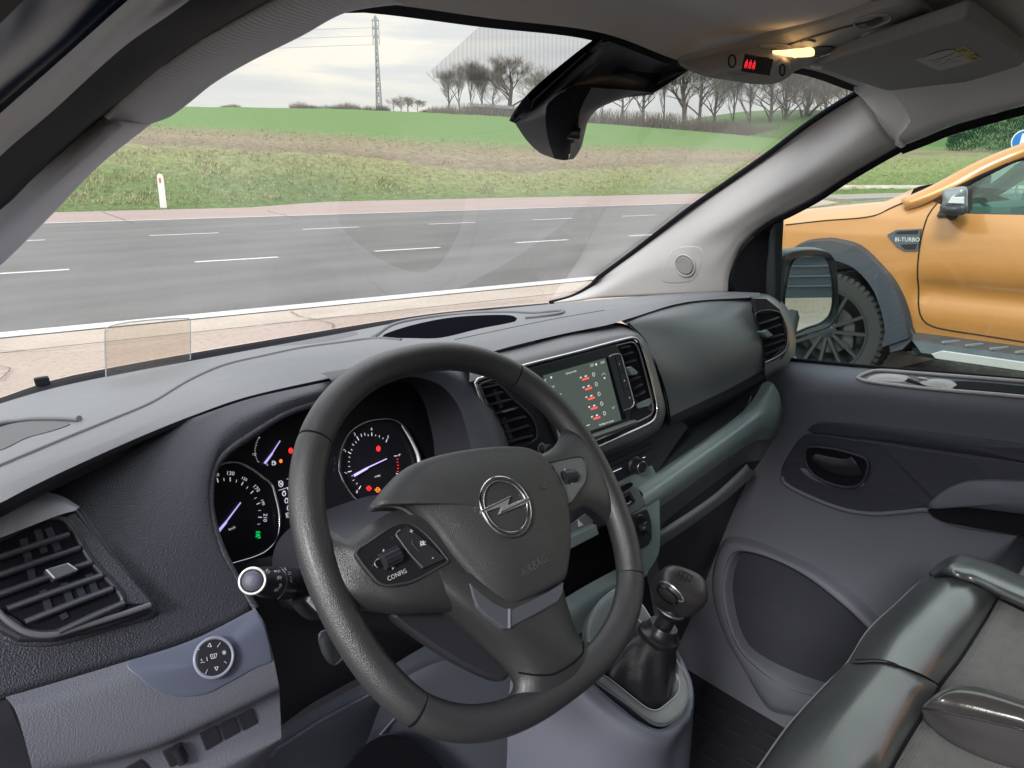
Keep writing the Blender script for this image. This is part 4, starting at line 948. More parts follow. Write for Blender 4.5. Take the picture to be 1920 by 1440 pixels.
# ============================================================ passenger door
dr = thing('passenger_door', 'grey passenger door with dark armrest band and lower storage bin beside the black seat', 'van door', (1.68, .4, .45))
D0 = X_([(1300, 655, 1.665), (1400, 664, 1.665), (1467, 673, 1.665), (1613, 687, 1.665), (1920, 713, 1.665), (2400, 760, 1.665)])
D1 = X_([(1300, 700, 1.60), (1400, 706, 1.60), (1460, 713, 1.60), (1613, 718, 1.60), (1740, 733, 1.60), (1920, 752, 1.60), (2400, 810, 1.60)])
D2 = X_([(1300, 712, 1.592), (1400, 718, 1.592), (1460, 726, 1.592), (1613, 732, 1.592), (1740, 747, 1.592), (1920, 768, 1.592), (2400, 830, 1.592)])
D3 = X_([(1300, 780, 1.60), (1400, 786, 1.60), (1540, 797, 1.60), (1720, 815, 1.60), (1920, 845, 1.60), (2400, 920, 1.60)])
D4 = X_([(1200, 930, 1.61), (1400, 950, 1.61), (1600, 990, 1.60), (1750, 1010, 1.59), (1920, 1030, 1.58), (2500, 1100, 1.58)])
D5 = X_([(1150, 1040, 1.62), (1400, 1060, 1.61), (1600, 1130, 1.59), (1920, 1200, 1.58), (2500, 1300, 1.6)])
D6 = X_([(1100, 1330, 1.52), (1300, 1345, 1.51), (1500, 1400, 1.50), (1920, 1500, 1.50), (2500, 1600, 1.50)])
dpan = loft('door_card', [D0, [a.lerp(b, .8) + V((0, 0, .005)) for a, b in zip(cr(D0, 8), cr(D1, 8))], D1, D2, D3, D4, D5, D6], MT['door'], dr, nu=60, nv=57, thick=.004)
SD = Surf(dpan)
def X_out(L, dx=0): return [SD.at(x, y)[0] + V((dx, 0, 0)) for x, y in L]
# window glass and frame of the door
WG = X_([(1300, 655, 1.668), (1467, 674, 1.668), (1613, 688, 1.668), (1920, 714, 1.668), (2400, 760, 1.668)])
WT = X_([(1395, 395, 1.668), (1500, 340, 1.668), (1690, 265, 1.668), (1920, 190, 1.668), (2400, 70, 1.668)])
loft('door_window', [WG, WT], MT['doorglass'], dr, nu=30, nv=6, lin=True)
tube('window_seal', [p + V((-.004, 0, .002)) for p in WG], .005, MT['rubber'], dr, n=30)
# quarter frame: the black uprights beside the pillar
loft('window_frame', [X_([(1380, 560, 1.64), (1376, 520, 1.64), (1385, 480, 1.635), (1420, 440, 1.625), (1470, 403, 1.62)]), X_([(1440, 600, 1.65), (1436, 540, 1.65), (1440, 480, 1.65), (1446, 430, 1.64), (1468, 406, 1.635)])], MT['rubber'], dr, nu=24, nv=6)
loft('window_frame', [X_([(1434, 620, 1.652), (1434, 540, 1.652), (1440, 460, 1.65), (1446, 420, 1.648)]), X_([(1450, 620, 1.648), (1450, 540, 1.648), (1450, 460, 1.646), (1451, 415, 1.645)]), X_([(1462, 640, 1.66), (1464, 560, 1.66), (1466, 480, 1.66), (1470, 404, 1.66)])], mat('frame_dark_teal', (.02, .03, .032), .4), dr, nu=20, nv=13)
# pull recess on the sill: raised pale frame round a black slot
fr_px = [(1608, 711), (1625, 702), (1645, 697), (1720, 702), (1920, 718), (2050, 730), (2050, 762), (1920, 746), (1740, 730), (1640, 718)]
P = SD.path(fr_px, .003, 90, True)
tube('pull_handle_frame', P, .0035, MT['trim'], dr, closed=True, seg=8)
plate('pull_handle_slot', SD.path([(1672, 707), (1700, 708), (1712, 714), (1740, 722), (1790, 716), (1830, 717), (1920, 725), (2050, 737), (2050, 755), (1920, 740), (1800, 729), (1750, 727), (1700, 716)], .0015, 60, True), V((-.4, 0, .9)), .002, MT['rubber'], dr)
drape_dome('pull_handle_pad', [(1625, 711), (1645, 702), (1690, 703), (1706, 708), (1700, 716), (1650, 715)], SD, .005, .3, MT['trim'], dr, 36)
drape_dome('pull_handle_pad', [(1722, 718), (1745, 711), (1780, 713), (1795, 722), (1785, 730), (1745, 727)], SD, .006, .3, MT['trim'], dr, 36)
box('window_switch', SD.at(1731, 712)[0] + V((-.004, 0, .003)), (.003, 0, 0), (0, .008, 0), (0, 0, .002), MT['satin'], dr, .001)
# dark band and armrest panel
bandP = [(1513, 806), (1528, 794), (1552, 790), (1640, 797), (1920, 832), (2100, 856), (2100, 900), (1920, 868), (1740, 841), (1620, 823), (1520, 812)]
drape_dome('trim_band', bandP, SD, .005, .05, MT['doord'], dr, 90)
armP = [(1518, 812), (1620, 825), (1740, 843), (1920, 871), (2100, 905), (2100, 1010), (1920, 992), (1790, 975), (1750, 952), (1690, 957), (1640, 960), (1580, 951), (1500, 920), (1468, 900), (1465, 880), (1480, 850), (1502, 820)]
ap_ = plate('armrest_panel', [p + V((-.002, 0, 0)) for p in SD.path(armP, .001, 110, True)], (-1, 0, 0), .006, MT['doord'], dr, .003)
tube('panel_edge', SD.path([(1467, 893), (1470, 903), (1500, 922), (1580, 954), (1640, 963), (1690, 960), (1745, 957), (1785, 980), (1920, 1001), (2100, 1025)], .002, 60), .005, MT['door'], dr)
# pull cup and inner handle
cup = [(1517, 838), (1555, 838), (1600, 848), (1630, 862), (1625, 895), (1605, 910), (1570, 907), (1530, 888), (1514, 862)]
cp = plate('handle_cup', [p + V((-.010, 0, 0)) for p in SD.path(cup, .001, 50, True)], (-1, 0, 0), .004, MT['rubber'], dr)
frame_tube('handle_cup_rim', [p + V((-.010, 0, 0)) for p in SD.path(cup, .001, 50, True)], .003, MT['doord'], dr, 60)
v, f = loft_geo([[p + V((-.012, 0, 0)) for p in X_out([(1527, 866), (1560, 884), (1600, 892), (1621, 889)])], [p + V((-.024, 0, 0)) for p in X_out([(1530, 853), (1562, 866), (1600, 869), (1615, 864)])], [p + V((-.020, 0, 0)) for p in X_out([(1536, 846), (1562, 852), (1590, 856), (1603, 852)])]], 24, 13)
mod_solid(mesh('door_release', v, f, MT['black'], dr), .005)
drape_dome('handle_cup_lip', [(1500, 878), (1530, 885), (1570, 900), (1610, 900), (1622, 905), (1615, 912), (1570, 913), (1520, 897)], Surf(ap_), .004, .4, MT['lav'], dr, 40)
# armrest bulge
plate('armrest_recess', [p + V((-.010, 0, 0)) for p in SD.path([(1742, 953), (1813, 949), (1920, 961), (2100, 978), (2100, 1022), (1920, 1001), (1790, 979), (1760, 970)], .001, 50, True)], (-1, 0, 0), .003, MT['rubber'], dr)
P = SD.path([(1742, 949), (1758, 928), (1785, 910), (1827, 898), (1920, 898), (2100, 906), (2100, 976), (1920, 960), (1813, 948)], .002, 70, True)
v, f = dome_geo([p + V((-.008, 0, 0)) for p in P], V((-1, 0, .12)).normalized(), .022, .10, base=.008); mesh('armrest_pad', v, f, MT['door'], dr)
# storage bin at the foot of the door
binO = [(1363, 1008), (1415, 1013), (1470, 1035), (1540, 1068), (1600, 1112), (1650, 1160), (1720, 1240), (1700, 1330), (1560, 1345), (1450, 1335), (1420, 1300), (1388, 1237), (1355, 1173), (1337, 1112), (1340, 1055)]
binI = [(1395, 1035), (1440, 1037), (1500, 1062), (1560, 1105), (1625, 1162), (1690, 1240), (1660, 1310), (1560, 1282), (1500, 1262), (1430, 1228), (1400, 1200), (1380, 1140), (1376, 1085)]
PO = SD.path(binO, .001, 80, True); PI = SD.path(binI, .001, 80, True)
st_ = min(range(80), key=lambda i: (PI[i] - PO[0]).length); PI = PI[st_:] + PI[:st_]
loft('bin_surround', [PO, [a.lerp(b, .3) + V((-.025, 0, 0)) for a, b in zip(PO, PI)], [a.lerp(b, .8) + V((-.028, 0, 0)) for a, b in zip(PO, PI)], PI], MT['door'], dr, nu=90, nv=22, closed=True)
plate('storage_bin', [p + V((-.003, 0, 0)) for p in PI], (-1, 0, 0), .002, mat('bin_dark', (.025, .027, .036), .7), dr)
tube('bin_lip', [p + V((-.027, 0, 0)) for p in [a.lerp(b, .75) for a, b in zip(PO, PI)]], .0022, MT['doord'], dr, closed=True)
plate('window_frame', [aX(x, y, 1.672) for x, y in ((1330, 575), (1350, 490), (1385, 445), (1430, 415), (1468, 400), (1460, 560), (1462, 640), (1400, 640))], (-1, 0, 0), .004, MT['rubber'], dr)
# ---- door mirror outside the glass
dm = thing('door_mirror', 'grey door mirror outside the passenger window reflecting the storage hall', 'door mirror', aX(1515, 640, 1.80))
mo_px = [(1462, 480), (1480, 469), (1530, 466), (1552, 473), (1564, 492), (1569, 540), (1568, 590), (1558, 612), (1530, 622), (1490, 632), (1452, 642), (1452, 560)]
XM = 1.84
c = aX(1512, 555, XM)
# aim the glass so that it shows the hall behind and to the right
view = (c - EYE).normalized(); look = V((.22, -1, -.085)).normalized(); nm = (look - view).normalized()
mp = Plane(c, V((1, .2, 0)), V((0, 0, 1))); e_ = nm.cross(V((0, 0, 1))).normalized() * -1
_ex = V((0, 0, 1)).cross(nm); mp = Plane(c, _ex, nm.cross(_ex))
O1 = cr([mp.at(*p) for p in mo_px], 70, True)
cc = sum(O1, V()) / 70
b1_ = [p + mp.n * .006 for p in O1]
gl_px = [(1490, 486), (1545, 482), (1556, 500), (1562, 560), (1556, 590), (1540, 605), (1515, 614), (1480, 625), (1470, 600), (1473, 540)]
G1 = cr([mp.at(*p, -.004) for p in gl_px], 70, True); st_ = min(range(70), key=lambda i: (G1[i] - O1[0]).length); G1 = G1[st_:] + G1[:st_]
sh_ = Soup(); back = [[cc + (p - cc) * k - mp.n * d for p in O1] for k, d in ((1.0, 0), (1.02, .02), (.92, .07), (.6, .11), (.2, .12))]
inn = [a.lerp(b, .25) + mp.n * .010 for a, b in zip(O1, G1)]
v, f = loft_geo([G1, [a.lerp(b, .55) + mp.n * .003 for a, b in zip(O1, G1)], inn, O1] + back[1:], 70, 43, closed=True)
mesh('mirror_housing', v, f, mat('mirror_housing_plastic', (.05, .065, .07), .38), dm)
plate('mirror_glass', G1, mp.n, .002, mat('mirror_silver', (.86, .93, .92), .01, metal=1), dm)
frame_tube('mirror_gasket', [p + mp.n * .001 for p in G1], .0025, MT['blacks'], dm, 90)
tube('mirror_arm', [c - mp.n * .03 + V((-.03, .01, -.05)), aX(1462, 650, 1.72)], .03, MT['black'], dm)
# ============================================================ dashboard
da = thing('dashboard', 'dark grey van dashboard with pale sunlit top below the windscreen', 'dashboard', (.9, 1.0, .9))
# cowl between glass and dash
AA = [(-330, 850), (-150, 795), (0, 745), (100, 711), (197, 690), (356, 661), (640, 613), (740, 597), (840, 583), (1033, 566)]
RA_ = [(-330, 875, 1.17), (-150, 812, 1.17), (0, 757, 1.17), (133, 720, 1.17), (357, 677, 1.17), (640, 625, 1.175), (740, 606, 1.18), (850, 589, 1.18), (960, 577, 1.185), (1033, 570, 1.19), (1133, 561, 1.20), (1250, 552, 1.22), (1363, 547, 1.24), (1425, 549, 1.245)]
loft('cowl', [[p + V((0, .01, -.004)) for p in W_(AA)], [p + V((0, .004, -.006)) for p in Z_(RA_[:10])]], MT['rubber'], da, nu=50, nv=4, thick=.02)
RB = [(-330, 1010, 1.21), (-150, 935, 1.213), (0, 875, 1.215), (100, 833, 1.215), (200, 792, 1.215), (283, 757, 1.215), (350, 717, 1.215), (417, 687, 1.215), (500, 667, 1.218), (567, 653, 1.22), (640, 643, 1.22), (707, 634, 1.22), (770, 627, 1.222), (853, 616, 1.222), (933, 600, 1.224), (1060, 583, 1.23), (1133, 578, 1.235), (1280, 556, 1.245), (1425, 551, 1.247)]
RC = [(-330, 1030, 1.24), (-150, 960, 1.24), (0, 903, 1.24), (100, 865, 1.24), (200, 828, 1.24), (417, 727, 1.24), (640, 673, 1.24), (760, 655, 1.24), (850, 645, 1.24), (950, 630, 1.242), (1133, 588, 1.247), (1280, 560, 1.25), (1425, 554, 1.248)]
RF = [(-330, 1085, 1.228), (-150, 1010, 1.232), (0, 943, 1.235), (50, 917, 1.235), (133, 877, 1.235), (267, 817, 1.235), (367, 777, 1.235), (467, 743, 1.235), (623, 708, 1.238), (720, 690, 1.24), (800, 684, 1.24), (880, 671, 1.235), (960, 649, 1.24), (1060, 625, 1.242), (1140, 609, 1.245), (1180, 597, 1.247), (1290, 566, 1.248), (1425, 557, 1.246)]
top = loft('top_pad', [Z_(RA_), Z_(RB), Z_(RC), Z_(RF)], MT['top'], da, nu=160, nv=28)
STOP = Surf(top)
# raised stitched ridge (S-curve) and the seams of the top pad
tube('seam_ridge', STOP.path([(-100, 918), (0, 875), (100, 833), (200, 792), (283, 757), (350, 717), (417, 687), (500, 667), (567, 653), (640, 643), (707, 635), (752, 638)], .0005, 120), .0028, mat('seam_grey', (.16, .15, .17), .6, grain=.5, gscale=500), da, seg=6)
tube('seam_line', STOP.path([(853, 637), (933, 620), (1040, 598), (1133, 582)], -.0002, 40), .0012, MT['black'], da, seg=5)
# lip under the front edge (casts the dark line)
def cut(L, n=80): return cr(Z_(L), n)
F1 = cr(Z_(RF), 200)[:118]
lipA = [p + V((0, .002, -.007)) for p in F1]; lipB = [p + V((0, .018, -.010)) for p in F1]; lipC = [p + V((0, .022, -.022)) for p in F1]
loft('pad_lip', [F1, lipA, lipB, lipC], MT['black'], da, nu=118, nv=19)
# ---- driver's fascia (one plane leaning away) with the binnacle opening
PF = Plane((.4, .815, 1.22), (1, 0, 0), (0, .767, 1))
def F_(L, h=0): return [PF.at(p[0], p[1], h) for p in L]
fp = [(-330, 1095), (-150, 1018), (0, 948), (60, 918), (133, 883), (267, 822), (367, 782), (467, 748), (560, 727), (623, 714)]
fq = [(-330, 1440), (-150, 1375), (0, 1312), (80, 1287), (227, 1243), (360, 1200), (478, 1142), (440, 1082), (410, 1020), (394, 960), (393, 920), (400, 880), (420, 852), (467, 817), (533, 777), (590, 758), (640, 748)]
fm_ = [a.lerp(b, .5) + PF.n * .008 for a, b in zip(cr(F_(fp, -.004), 30), cr(F_(fq), 30))]
fas = loft('fascia', [cr(F_(fp, -.006), 30), fm_, cr(F_(fq), 30)], MT['fascia'], da, nu=110, nv=21, thick=.006)
SFA = Surf(fas)
# rolled edge of the binnacle opening
tube('binnacle_edge', F_([(478, 1142), (440, 1082), (410, 1020), (394, 960), (393, 920), (400, 880), (420, 852), (467, 817), (533, 777), (590, 757), (650, 745)], -.003), .005, MT['fascia'], da, n=60, seg=8)
bk = [(478, 1142), (440, 1082), (410, 1020), (394, 960), (393, 920), (400, 880), (420, 852), (467, 817), (533, 777), (590, 757), (650, 745)]
loft('binnacle_wall', [F_(bk, -.002), [p + V((.012, .07, .0)) for p in F_(bk, 0)]], MT['black'], da, nu=60, nv=6)
# binnacle hood: right-hand half seen through the wheel
h1 = Z_([(600, 712, 1.238), (660, 702, 1.238), (720, 690, 1.240), (800, 680, 1.24), (870, 672, 1.235)])
hoodA = [PF.at(*p, .015) for p in ((640, 740), (700, 716), (770, 706), (825, 722), (858, 758), (876, 810), (885, 855), (890, 930))]
hoodB = [PF.at(*p, .022) for p in ((620, 712), (700, 695), (790, 688), (860, 702), (900, 745), (925, 800), (938, 850), (945, 930))]
hoodC = [PF.at(*p, -.02) for p in ((600, 700), (690, 686), (790, 680), (880, 690), (925, 730), (952, 800), (962, 850), (970, 930))]
hoodI = [p + V((-.004, .075, -.004)) for p in hoodA]
loft('binnacle_hood', [hoodC, hoodB, hoodA], MT['fascia'], da, nu=60, nv=17)
loft('binnacle_wall', [hoodA, hoodI], MT['black'], da, nu=60, nv=6)
# storage well in the middle of the top pad
well = STOP.path([(717, 631), (750, 617), (800, 604), (847, 596), (900, 592), (957, 592), (970, 598), (965, 603), (900, 616), (827, 633), (773, 634)], .001, 70, True)
plate('storage_well', well, (0, 0, 1), .002, mat('well_depth_black', (.006, .006, .009), 1, spec=0), da)  # flat matt black plate paints the shaded depth of the well
tube('well_ridge', STOP.path([(700, 634), (735, 611), (800, 597), (880, 588), (960, 586), (1000, 588), (1058, 584), (1050, 590), (985, 598)], .002, 80), .0035, MT['top'], da)
# demister grilles and small ribs on the pad, left and centre
drape_dome('demister_grille', [(495, 643), (540, 636), (600, 630), (670, 622), (672, 627), (610, 641), (540, 648), (500, 649)], STOP, .002, .08, mat('grille_plastic', (.15, .15, .17), .5, grain=1, gscale=700, kind='weave'), da, 40)
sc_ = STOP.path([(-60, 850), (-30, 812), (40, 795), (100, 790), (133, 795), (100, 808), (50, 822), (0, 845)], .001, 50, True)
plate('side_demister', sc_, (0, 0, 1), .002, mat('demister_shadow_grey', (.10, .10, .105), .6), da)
tube('side_demister_rim', STOP.path([(-60, 835), (-10, 803), (50, 789), (115, 788), (150, 790)], .0035, 40), .004, MT['top'], da)
# ---- the pad in front of the passenger
pt = [(1133, 584, 1.247), (1160, 590, 1.247), (1290, 568, 1.248), (1413, 558, 1.246)]
YP = lambda L, y: [aY(p[0], p[1], p[2] if len(p) > 2 else y) for p in L]
q0 = Z_([(1150, 589, 1.240), (1175, 583, 1.243), (1290, 561, 1.248), (1350, 554, 1.250), (1413, 554, 1.246)])
q1 = YP([(1165, 602, .800), (1205, 598, .790), (1300, 590, .772), (1410, 583, .735)], 0)
q2 = YP([(1200, 630, .775), (1250, 630, .765), (1320, 622, .745), (1420, 612, .715)], 0)
q3 = YP([(1236, 700, .745), (1300, 700, .730), (1360, 680, .715), (1428, 650, .700)], 0)
q4 = YP([(1254, 782, .735), (1310, 756, .722), (1370, 727, .712), (1434, 692, .700)], 0)
q5 = YP([(1256, 800, .75), (1310, 772, .735), (1370, 742, .725), (1436, 706, .712)], 0)
pad = loft('passenger_pad', [q0, q1, q2, q3, q4], MT['teal'], da, nu=60, nv=33)
loft('pad_underside', [q4, q5, YP([(1256, 822, .80), (1310, 795, .785), (1380, 757, .77), (1440, 722, .75)], 0)], MT['black'], da, nu=40, nv=13)
tube('pad_gap', YP([(1178, 606, .790), (1210, 640, .770), (1236, 700, .745), (1250, 745, .737), (1257, 790, .733)], 0), .0016, MT['rubber'], da, n=40, seg=6)
# ---- centre pod: brow, face, chrome frame
PP = Plane((1.05, .745, 1.16), (1, -.05, 0), (0, .30, 1))
def P_at(L, h=0): return [PP.at(p[0], p[1], p[2] if len(p) > 2 else h) for p in L]
gv = [(860, 672), (917, 658), (1011, 636), (1090, 617), (1140, 608), (1172, 611), (1200, 632), (1220, 672), (1234, 720), (1246, 770), (1240, 800), (1200, 830), (1130, 860), (1080, 880)]
o1 = P_at([(880, 716), (973, 688), (1080, 661), (1183, 634), (1200, 643), (1216, 690), (1233, 758), (1231, 782), (1213, 797), (1160, 822), (1118, 840), (1060, 868)], .006)
o0 = P_at(gv, -.045); ob_ = P_at(gv, -.06)
om = [a.lerp(b, .6) + PP.n * .010 for a, b in zip(cr(o0, 60), cr(o1, 60))]
loft('pod_brow', [cr(ob_, 60), cr(o0, 60), om, cr(o1, 60)], MT['fascia'] if False else mat('pod_plastic', (.17, .175, .18), .34, spec=.7, grain=.15, gscale=1200), da, nu=110, nv=25)
tube('pod_groove', P_at(gv[:11], -.043), .003, MT['rubber'], da, n=80, seg=6)
pod_face = P_at([(889, 716), (973, 689), (1080, 662), (1183, 635), (1200, 645), (1215, 690), (1232, 760), (1230, 782), (1213, 796), (1160, 821), (1118, 839), (1045, 872), (962, 905), (940, 838), (912, 775)], .0)
plate('pod_face', pod_face, PP.n, .01, MT['blacks'], da)
tube('chrome_frame', P_at([(962, 905), (940, 838), (912, 775), (893, 725), (891, 716), (897, 711), (973, 688), (1080, 660.5), (1180, 634), (1193, 635), (1203, 650), (1217, 695), (1231, 755), (1232, 772), (1227, 786), (1213, 796), (1160, 820), (1118, 839), (1045, 871)], .005), .0026, MT['chrome'], da, n=120, seg=8)
tube('inner_frame', P_at([(970, 900), (948, 838), (920, 775), (901, 728), (899, 720), (973, 697), (1080, 669), (1180, 642), (1190, 644), (1197, 655), (1209, 697), (1223, 755), (1224, 770), (1219, 779), (1160, 808), (1045, 858)], .004), .0016, MT['satin'], da, n=100, seg=6)
# vents in the pod
def vent(name, outline, slats, tabs, plane, par, frame_r=.0022, deep=.028, back=None, vanes=None, lab=None, mslat=None, vth=.0016):
    v_ = D.objects.new(name, None); COL.objects.link(v_); v_.parent = par; v_.location = plane.at(*outline[0]) - root_loc(par)
    O = [plane.at(*p, .0015) for p in outline]
    plate('vent_cavity', O, plane.n, .002, MT['rubber'], v_)
    fr_ = frame_tube('vent_frame', O, frame_r, MT['black'], v_, 70)
    for a, b in slats:
        p = plane.at(*a, .004); q = plane.at(*b, .004); m_ = p.lerp(q, .5)
        up = plane.n.cross(q - p).normalized(); S_ = Soup()
        rows = [[x + plane.n * h + up * u for x in cr([p, m_ + plane.n * .002, q], 12)] for h, u in ((-.001, -vth * .8), (.0035, -vth * .3), (.0035, vth * .5), (-.004, vth * 1.2 + .001))]
        S_.add(*loft_geo(rows, 12, 13)); S_.build('slat', mslat or MT['black'], v_, True, 60)
    for a, b, w in (vanes or []):
        p = plane.at(*a, .0022); q = plane.at(*b, .0022); e = (q - p) / 2; s_ = plane.n.cross(e).normalized() * w
        box('vane', (p + q) / 2, e, s_, plane.n * .0006, MT['black'], v_)
    for t in tabs:
        T_ = [plane.at(*p, .014) for p in t]; o = plate('vent_tab', T_, plane.n, .014, MT['satin'] if lab else MT['teall'], v_, .0015)
    return v_
S2 = lambda a, b: ((a[0], a[1]), (b[0], b[1]))
cvL = lambda x, y: (x / 5.333 + 880, y / 5.333 + 600)
vent('air_vent', [cvL(*p) for p in ((95, 655), (270, 640), (440, 800), (640, 1000), (670, 1190), (350, 1265), (230, 1010), (120, 760))],
     [S2(cvL(*a), cvL(*b)) for a, b in (((110, 690), (280, 650)), ((135, 775), (330, 725)), ((170, 860), (410, 800)), ((205, 955), (480, 880)), ((245, 1050), (560, 970)), ((290, 1150), (590, 1060)), ((340, 1230), (630, 1160)))],
     [[cvL(335, 912), cvL(450, 882), cvL(465, 895), cvL(350, 930)]], PP, da, vanes=[(cvL(250, 700), cvL(320, 880), .004), (cvL(340, 980), cvL(430, 1230), .004)], lab=1)
vent('air_vent', [cvL(*p) for p in ((1480, 225), (1640, 205), (1680, 270), (1790, 650), (1830, 790), (1670, 835), (1560, 500))],
     [S2(cvL(*a), cvL(*b)) for a, b in (((1500, 290), (1600, 262)), ((1530, 360), (1630, 325)), ((1550, 440), (1660, 405)), ((1600, 620), (1700, 570)), ((1630, 695), (1725, 645)), ((1650, 775), (1750, 715)))],
     [[cvL(1575, 475), cvL(1620, 462), cvL(1690, 520), cvL(1680, 548), cvL(1630, 552)]], PP, da)
plate('vent_foot', [PP.at(*cvL(*p), .004) for p in ((1670, 840), (1810, 780), (1830, 820), (1800, 860), (1690, 885))], PP.n, .004, MT['teall'], da, .001)
# right-hand end cap and its vent
ec0 = YP([(1411, 560, .728), (1440, 560, .715), (1462, 577, .70), (1476, 610, .69), (1482, 650, .685), (1474, 680, .685), (1436, 704, .69)], 0)
ec1 = YP([(1405, 553, .80), (1440, 551, .80), (1472, 572, .80), (1490, 610, .80), (1492, 650, .80), (1482, 690, .80), (1440, 712, .80)], 0)
ec2 = YP([(1416, 583, .716), (1434, 578, .71), (1452, 588, .70), (1465, 615, .69), (1470, 650, .685), (1464, 668, .685), (1434, 684, .69)], 0)
loft('end_cap', [ec1, ec0, ec2], MT['teal'], da, nu=50, nv=17)
PE = Plane(YP([(1445, 640, .696)], 0)[0], (1, -.25, 0), (-.0, .12, 1))
crn_ = lambda x, y: (x / 3 + 1280, y / 3 + 480)
plate('end_cap_face', [PE.at(*crn_(*p), -.001) for p in ((405, 240), (470, 240), (545, 300), (590, 400), (600, 500), (560, 580), (460, 630), (440, 450))], PE.n, .01, MT['black'], da)
vent('air_vent', [crn_(*p) for p in ((412, 325), (540, 318), (568, 400), (580, 500), (540, 540), (462, 590), (440, 450))],
     [S2(crn_(*a), crn_(*b)) for a, b in (((425, 385), (540, 345)), ((435, 425), (550, 385)), ((448, 470), (565, 440)), ((458, 510), (570, 470)), ((462, 555), (570, 505)))],
     [[crn_(445, 428), crn_(475, 415), crn_(512, 445), crn_(480, 460)]], PE, da)
tube('vent_trim', [PE.at(*crn_(*p), .004) for p in ((463, 600), (540, 560), (585, 515), (590, 430), (570, 360), (548, 315))], .0015, MT['satin'], da, n=40)
# ---- left-hand vent by the driver's door
bz = [(-120, 985), (-30, 955), (52, 922), (110, 930), (152, 955), (200, 1020), (250, 1085), (297, 1145), (295, 1156), (200, 1186), (100, 1213), (30, 1212), (-10, 1195), (-120, 1120)]
lv_ = D.objects.new('vent_bezel', None)
P = [PF.at(*p, .010) for p in bz]
dm_ = drape_dome('vent_bezel', bz, SFA, .010, .06, MT['fascia'], da, 80)
PV = Plane(PF.o + PF.n * .020, PF.ex, PF.ey)
plate('vent_bezel_face', [PV.at(*p, -.002) for p in ((-120, 1010), (-30, 985), (60, 962), (125, 940), (150, 957), (285, 1146), (200, 1176), (100, 1200), (35, 1200), (0, 1182), (-120, 1100))], PV.n, .012, MT['black'], da, .003)
plate('vent_cheek', [PV.at(*p, .002) for p in ((112, 970), (140, 962), (283, 1128), (280, 1132), (236, 1133))], PV.n, .006, MT['fascia'], da, .001)
loft('vent_hood', [[PV.at(*p, -.012) for p in ((-120, 975), (-30, 950), (50, 921), (110, 928), (150, 950))], [PV.at(*p, .004) for p in ((-120, 1005), (-30, 978), (50, 948), (100, 942), (146, 953))], [PV.at(*p, .006) for p in ((-120, 1052), (-20, 1016), (60, 985), (110, 966), (142, 957))]], MT['trimd'], da, nu=30, nv=13)
cv1 = lambda x, y: (x / 3, y / 3 + 960)
vent('air_vent', [(-120, 1060), (0, 1012), (112, 970), (170, 1050), (232, 1132), (150, 1165), (100, 1186), (50, 1182), (18, 1160), (-120, 1100)],
     [S2(cv1(*a), cv1(*b)) for a, b in (((-200, 325), (390, 130)), ((-200, 430), (450, 205)), ((-200, 540), (515, 285)), ((40, 550), (575, 360)), ((140, 625), (632, 435)), ((330, 680), (698, 516)))],
     [[cv1(*p) for p in ((250, 322), (385, 282), (447, 325), (305, 380))]], PV, da, frame_r=.003, vanes=[(cv1(*a), cv1(*b), .003) for a, b in (((130, 150), (170, 300)), ((210, 100), (250, 230)), ((270, 90), (330, 220)), ((160, 260), (190, 420)), ((360, 400), (400, 520)), ((430, 400), (470, 480)), ((500, 350), (540, 460)), ((350, 570), (370, 600)), ((240, 440), (280, 560)))], lab=1, vth=.003, mslat=mat('vent_slat_plastic', (.085, .09, .11), .33))
tube('vent_frame_glint', [PV.at(*p, .003) for p in ((282, 1134), (235, 1150), (150, 1176), (100, 1190), (55, 1187), (20, 1168), (-5, 1145))], .0028, MT['satin'] if False else mat('bezel_sheen', (.13, .13, .15), .3), da, n=40)
# ---- lower driver's panel
PLW = Plane((.25, .69, 1.06), (1, 0, 0), (0, .30, 1))
LA = [PF.at(*p, .004) for p in ((10, 1307), (80, 1287), (227, 1243), (360, 1200), (478, 1141))]
LB = [PLW.at(*p, .014) for p in ((30, 1335), (110, 1318), (250, 1280), (390, 1238), (497, 1172))]
LC = [PLW.at(*p, .020) for p in ((60, 1440), (180, 1420), (300, 1390), (420, 1335), (523, 1285))]
LD = [PLW.at(*p, .010) for p in ((80, 1500), (200, 1480), (330, 1440), (440, 1395), (527, 1370))]
LE = [PLW.at(*p, -.03) for p in ((100, 1640), (200, 1620), (330, 1580), (440, 1500), (520, 1400))]
LC2 = [PLW.at(*p, .004) for p in ((64, 1466), (190, 1438), (300, 1404), (424, 1350), (524, 1302))]
LD = [PLW.at(*p, .002) for p in ((80, 1520), (200, 1490), (330, 1450), (440, 1400), (527, 1370))]
LD2 = [PLW.at(*p, .010) for p in ((84, 1560), (210, 1530), (340, 1482), (450, 1425), (527, 1385))]
low = loft('lower_panel', [LA, LB, LC, LC2, LD, LD2, LE], MT['lav'], da, nu=50, nv=49)
SLO = Surf(low)
sw_px = [(230, 1243), (300, 1221), (360, 1201), (420, 1171), (478, 1142), (493, 1167), (503, 1200), (512, 1236), (477, 1253), (427, 1281), (383, 1302), (333, 1306), (293, 1295), (262, 1272)]
drape_dome('switch_panel', [(236, 1246)] + sw_px[1:4] + [(474, 1146)] + sw_px[5:], SLO, .004, .03, MT['lavs'], da, 80)
plL = SLO.plane(400, 1232); c = plL.at(400, 1233, .006)
def disc(name, c, pl, r, h0, h1, m, par, bev=.001, seg=40): return lathe(name, c, pl.n, [(0.0, h1), (r - bev, h1), (r, h1 - bev), (r, h0)], m, par, seg)
rr = (plL.at(433, 1233, .006) - c).length
kn = disc('mirror_control', c, plL, rr, -.004, .003, MT['black'], da)
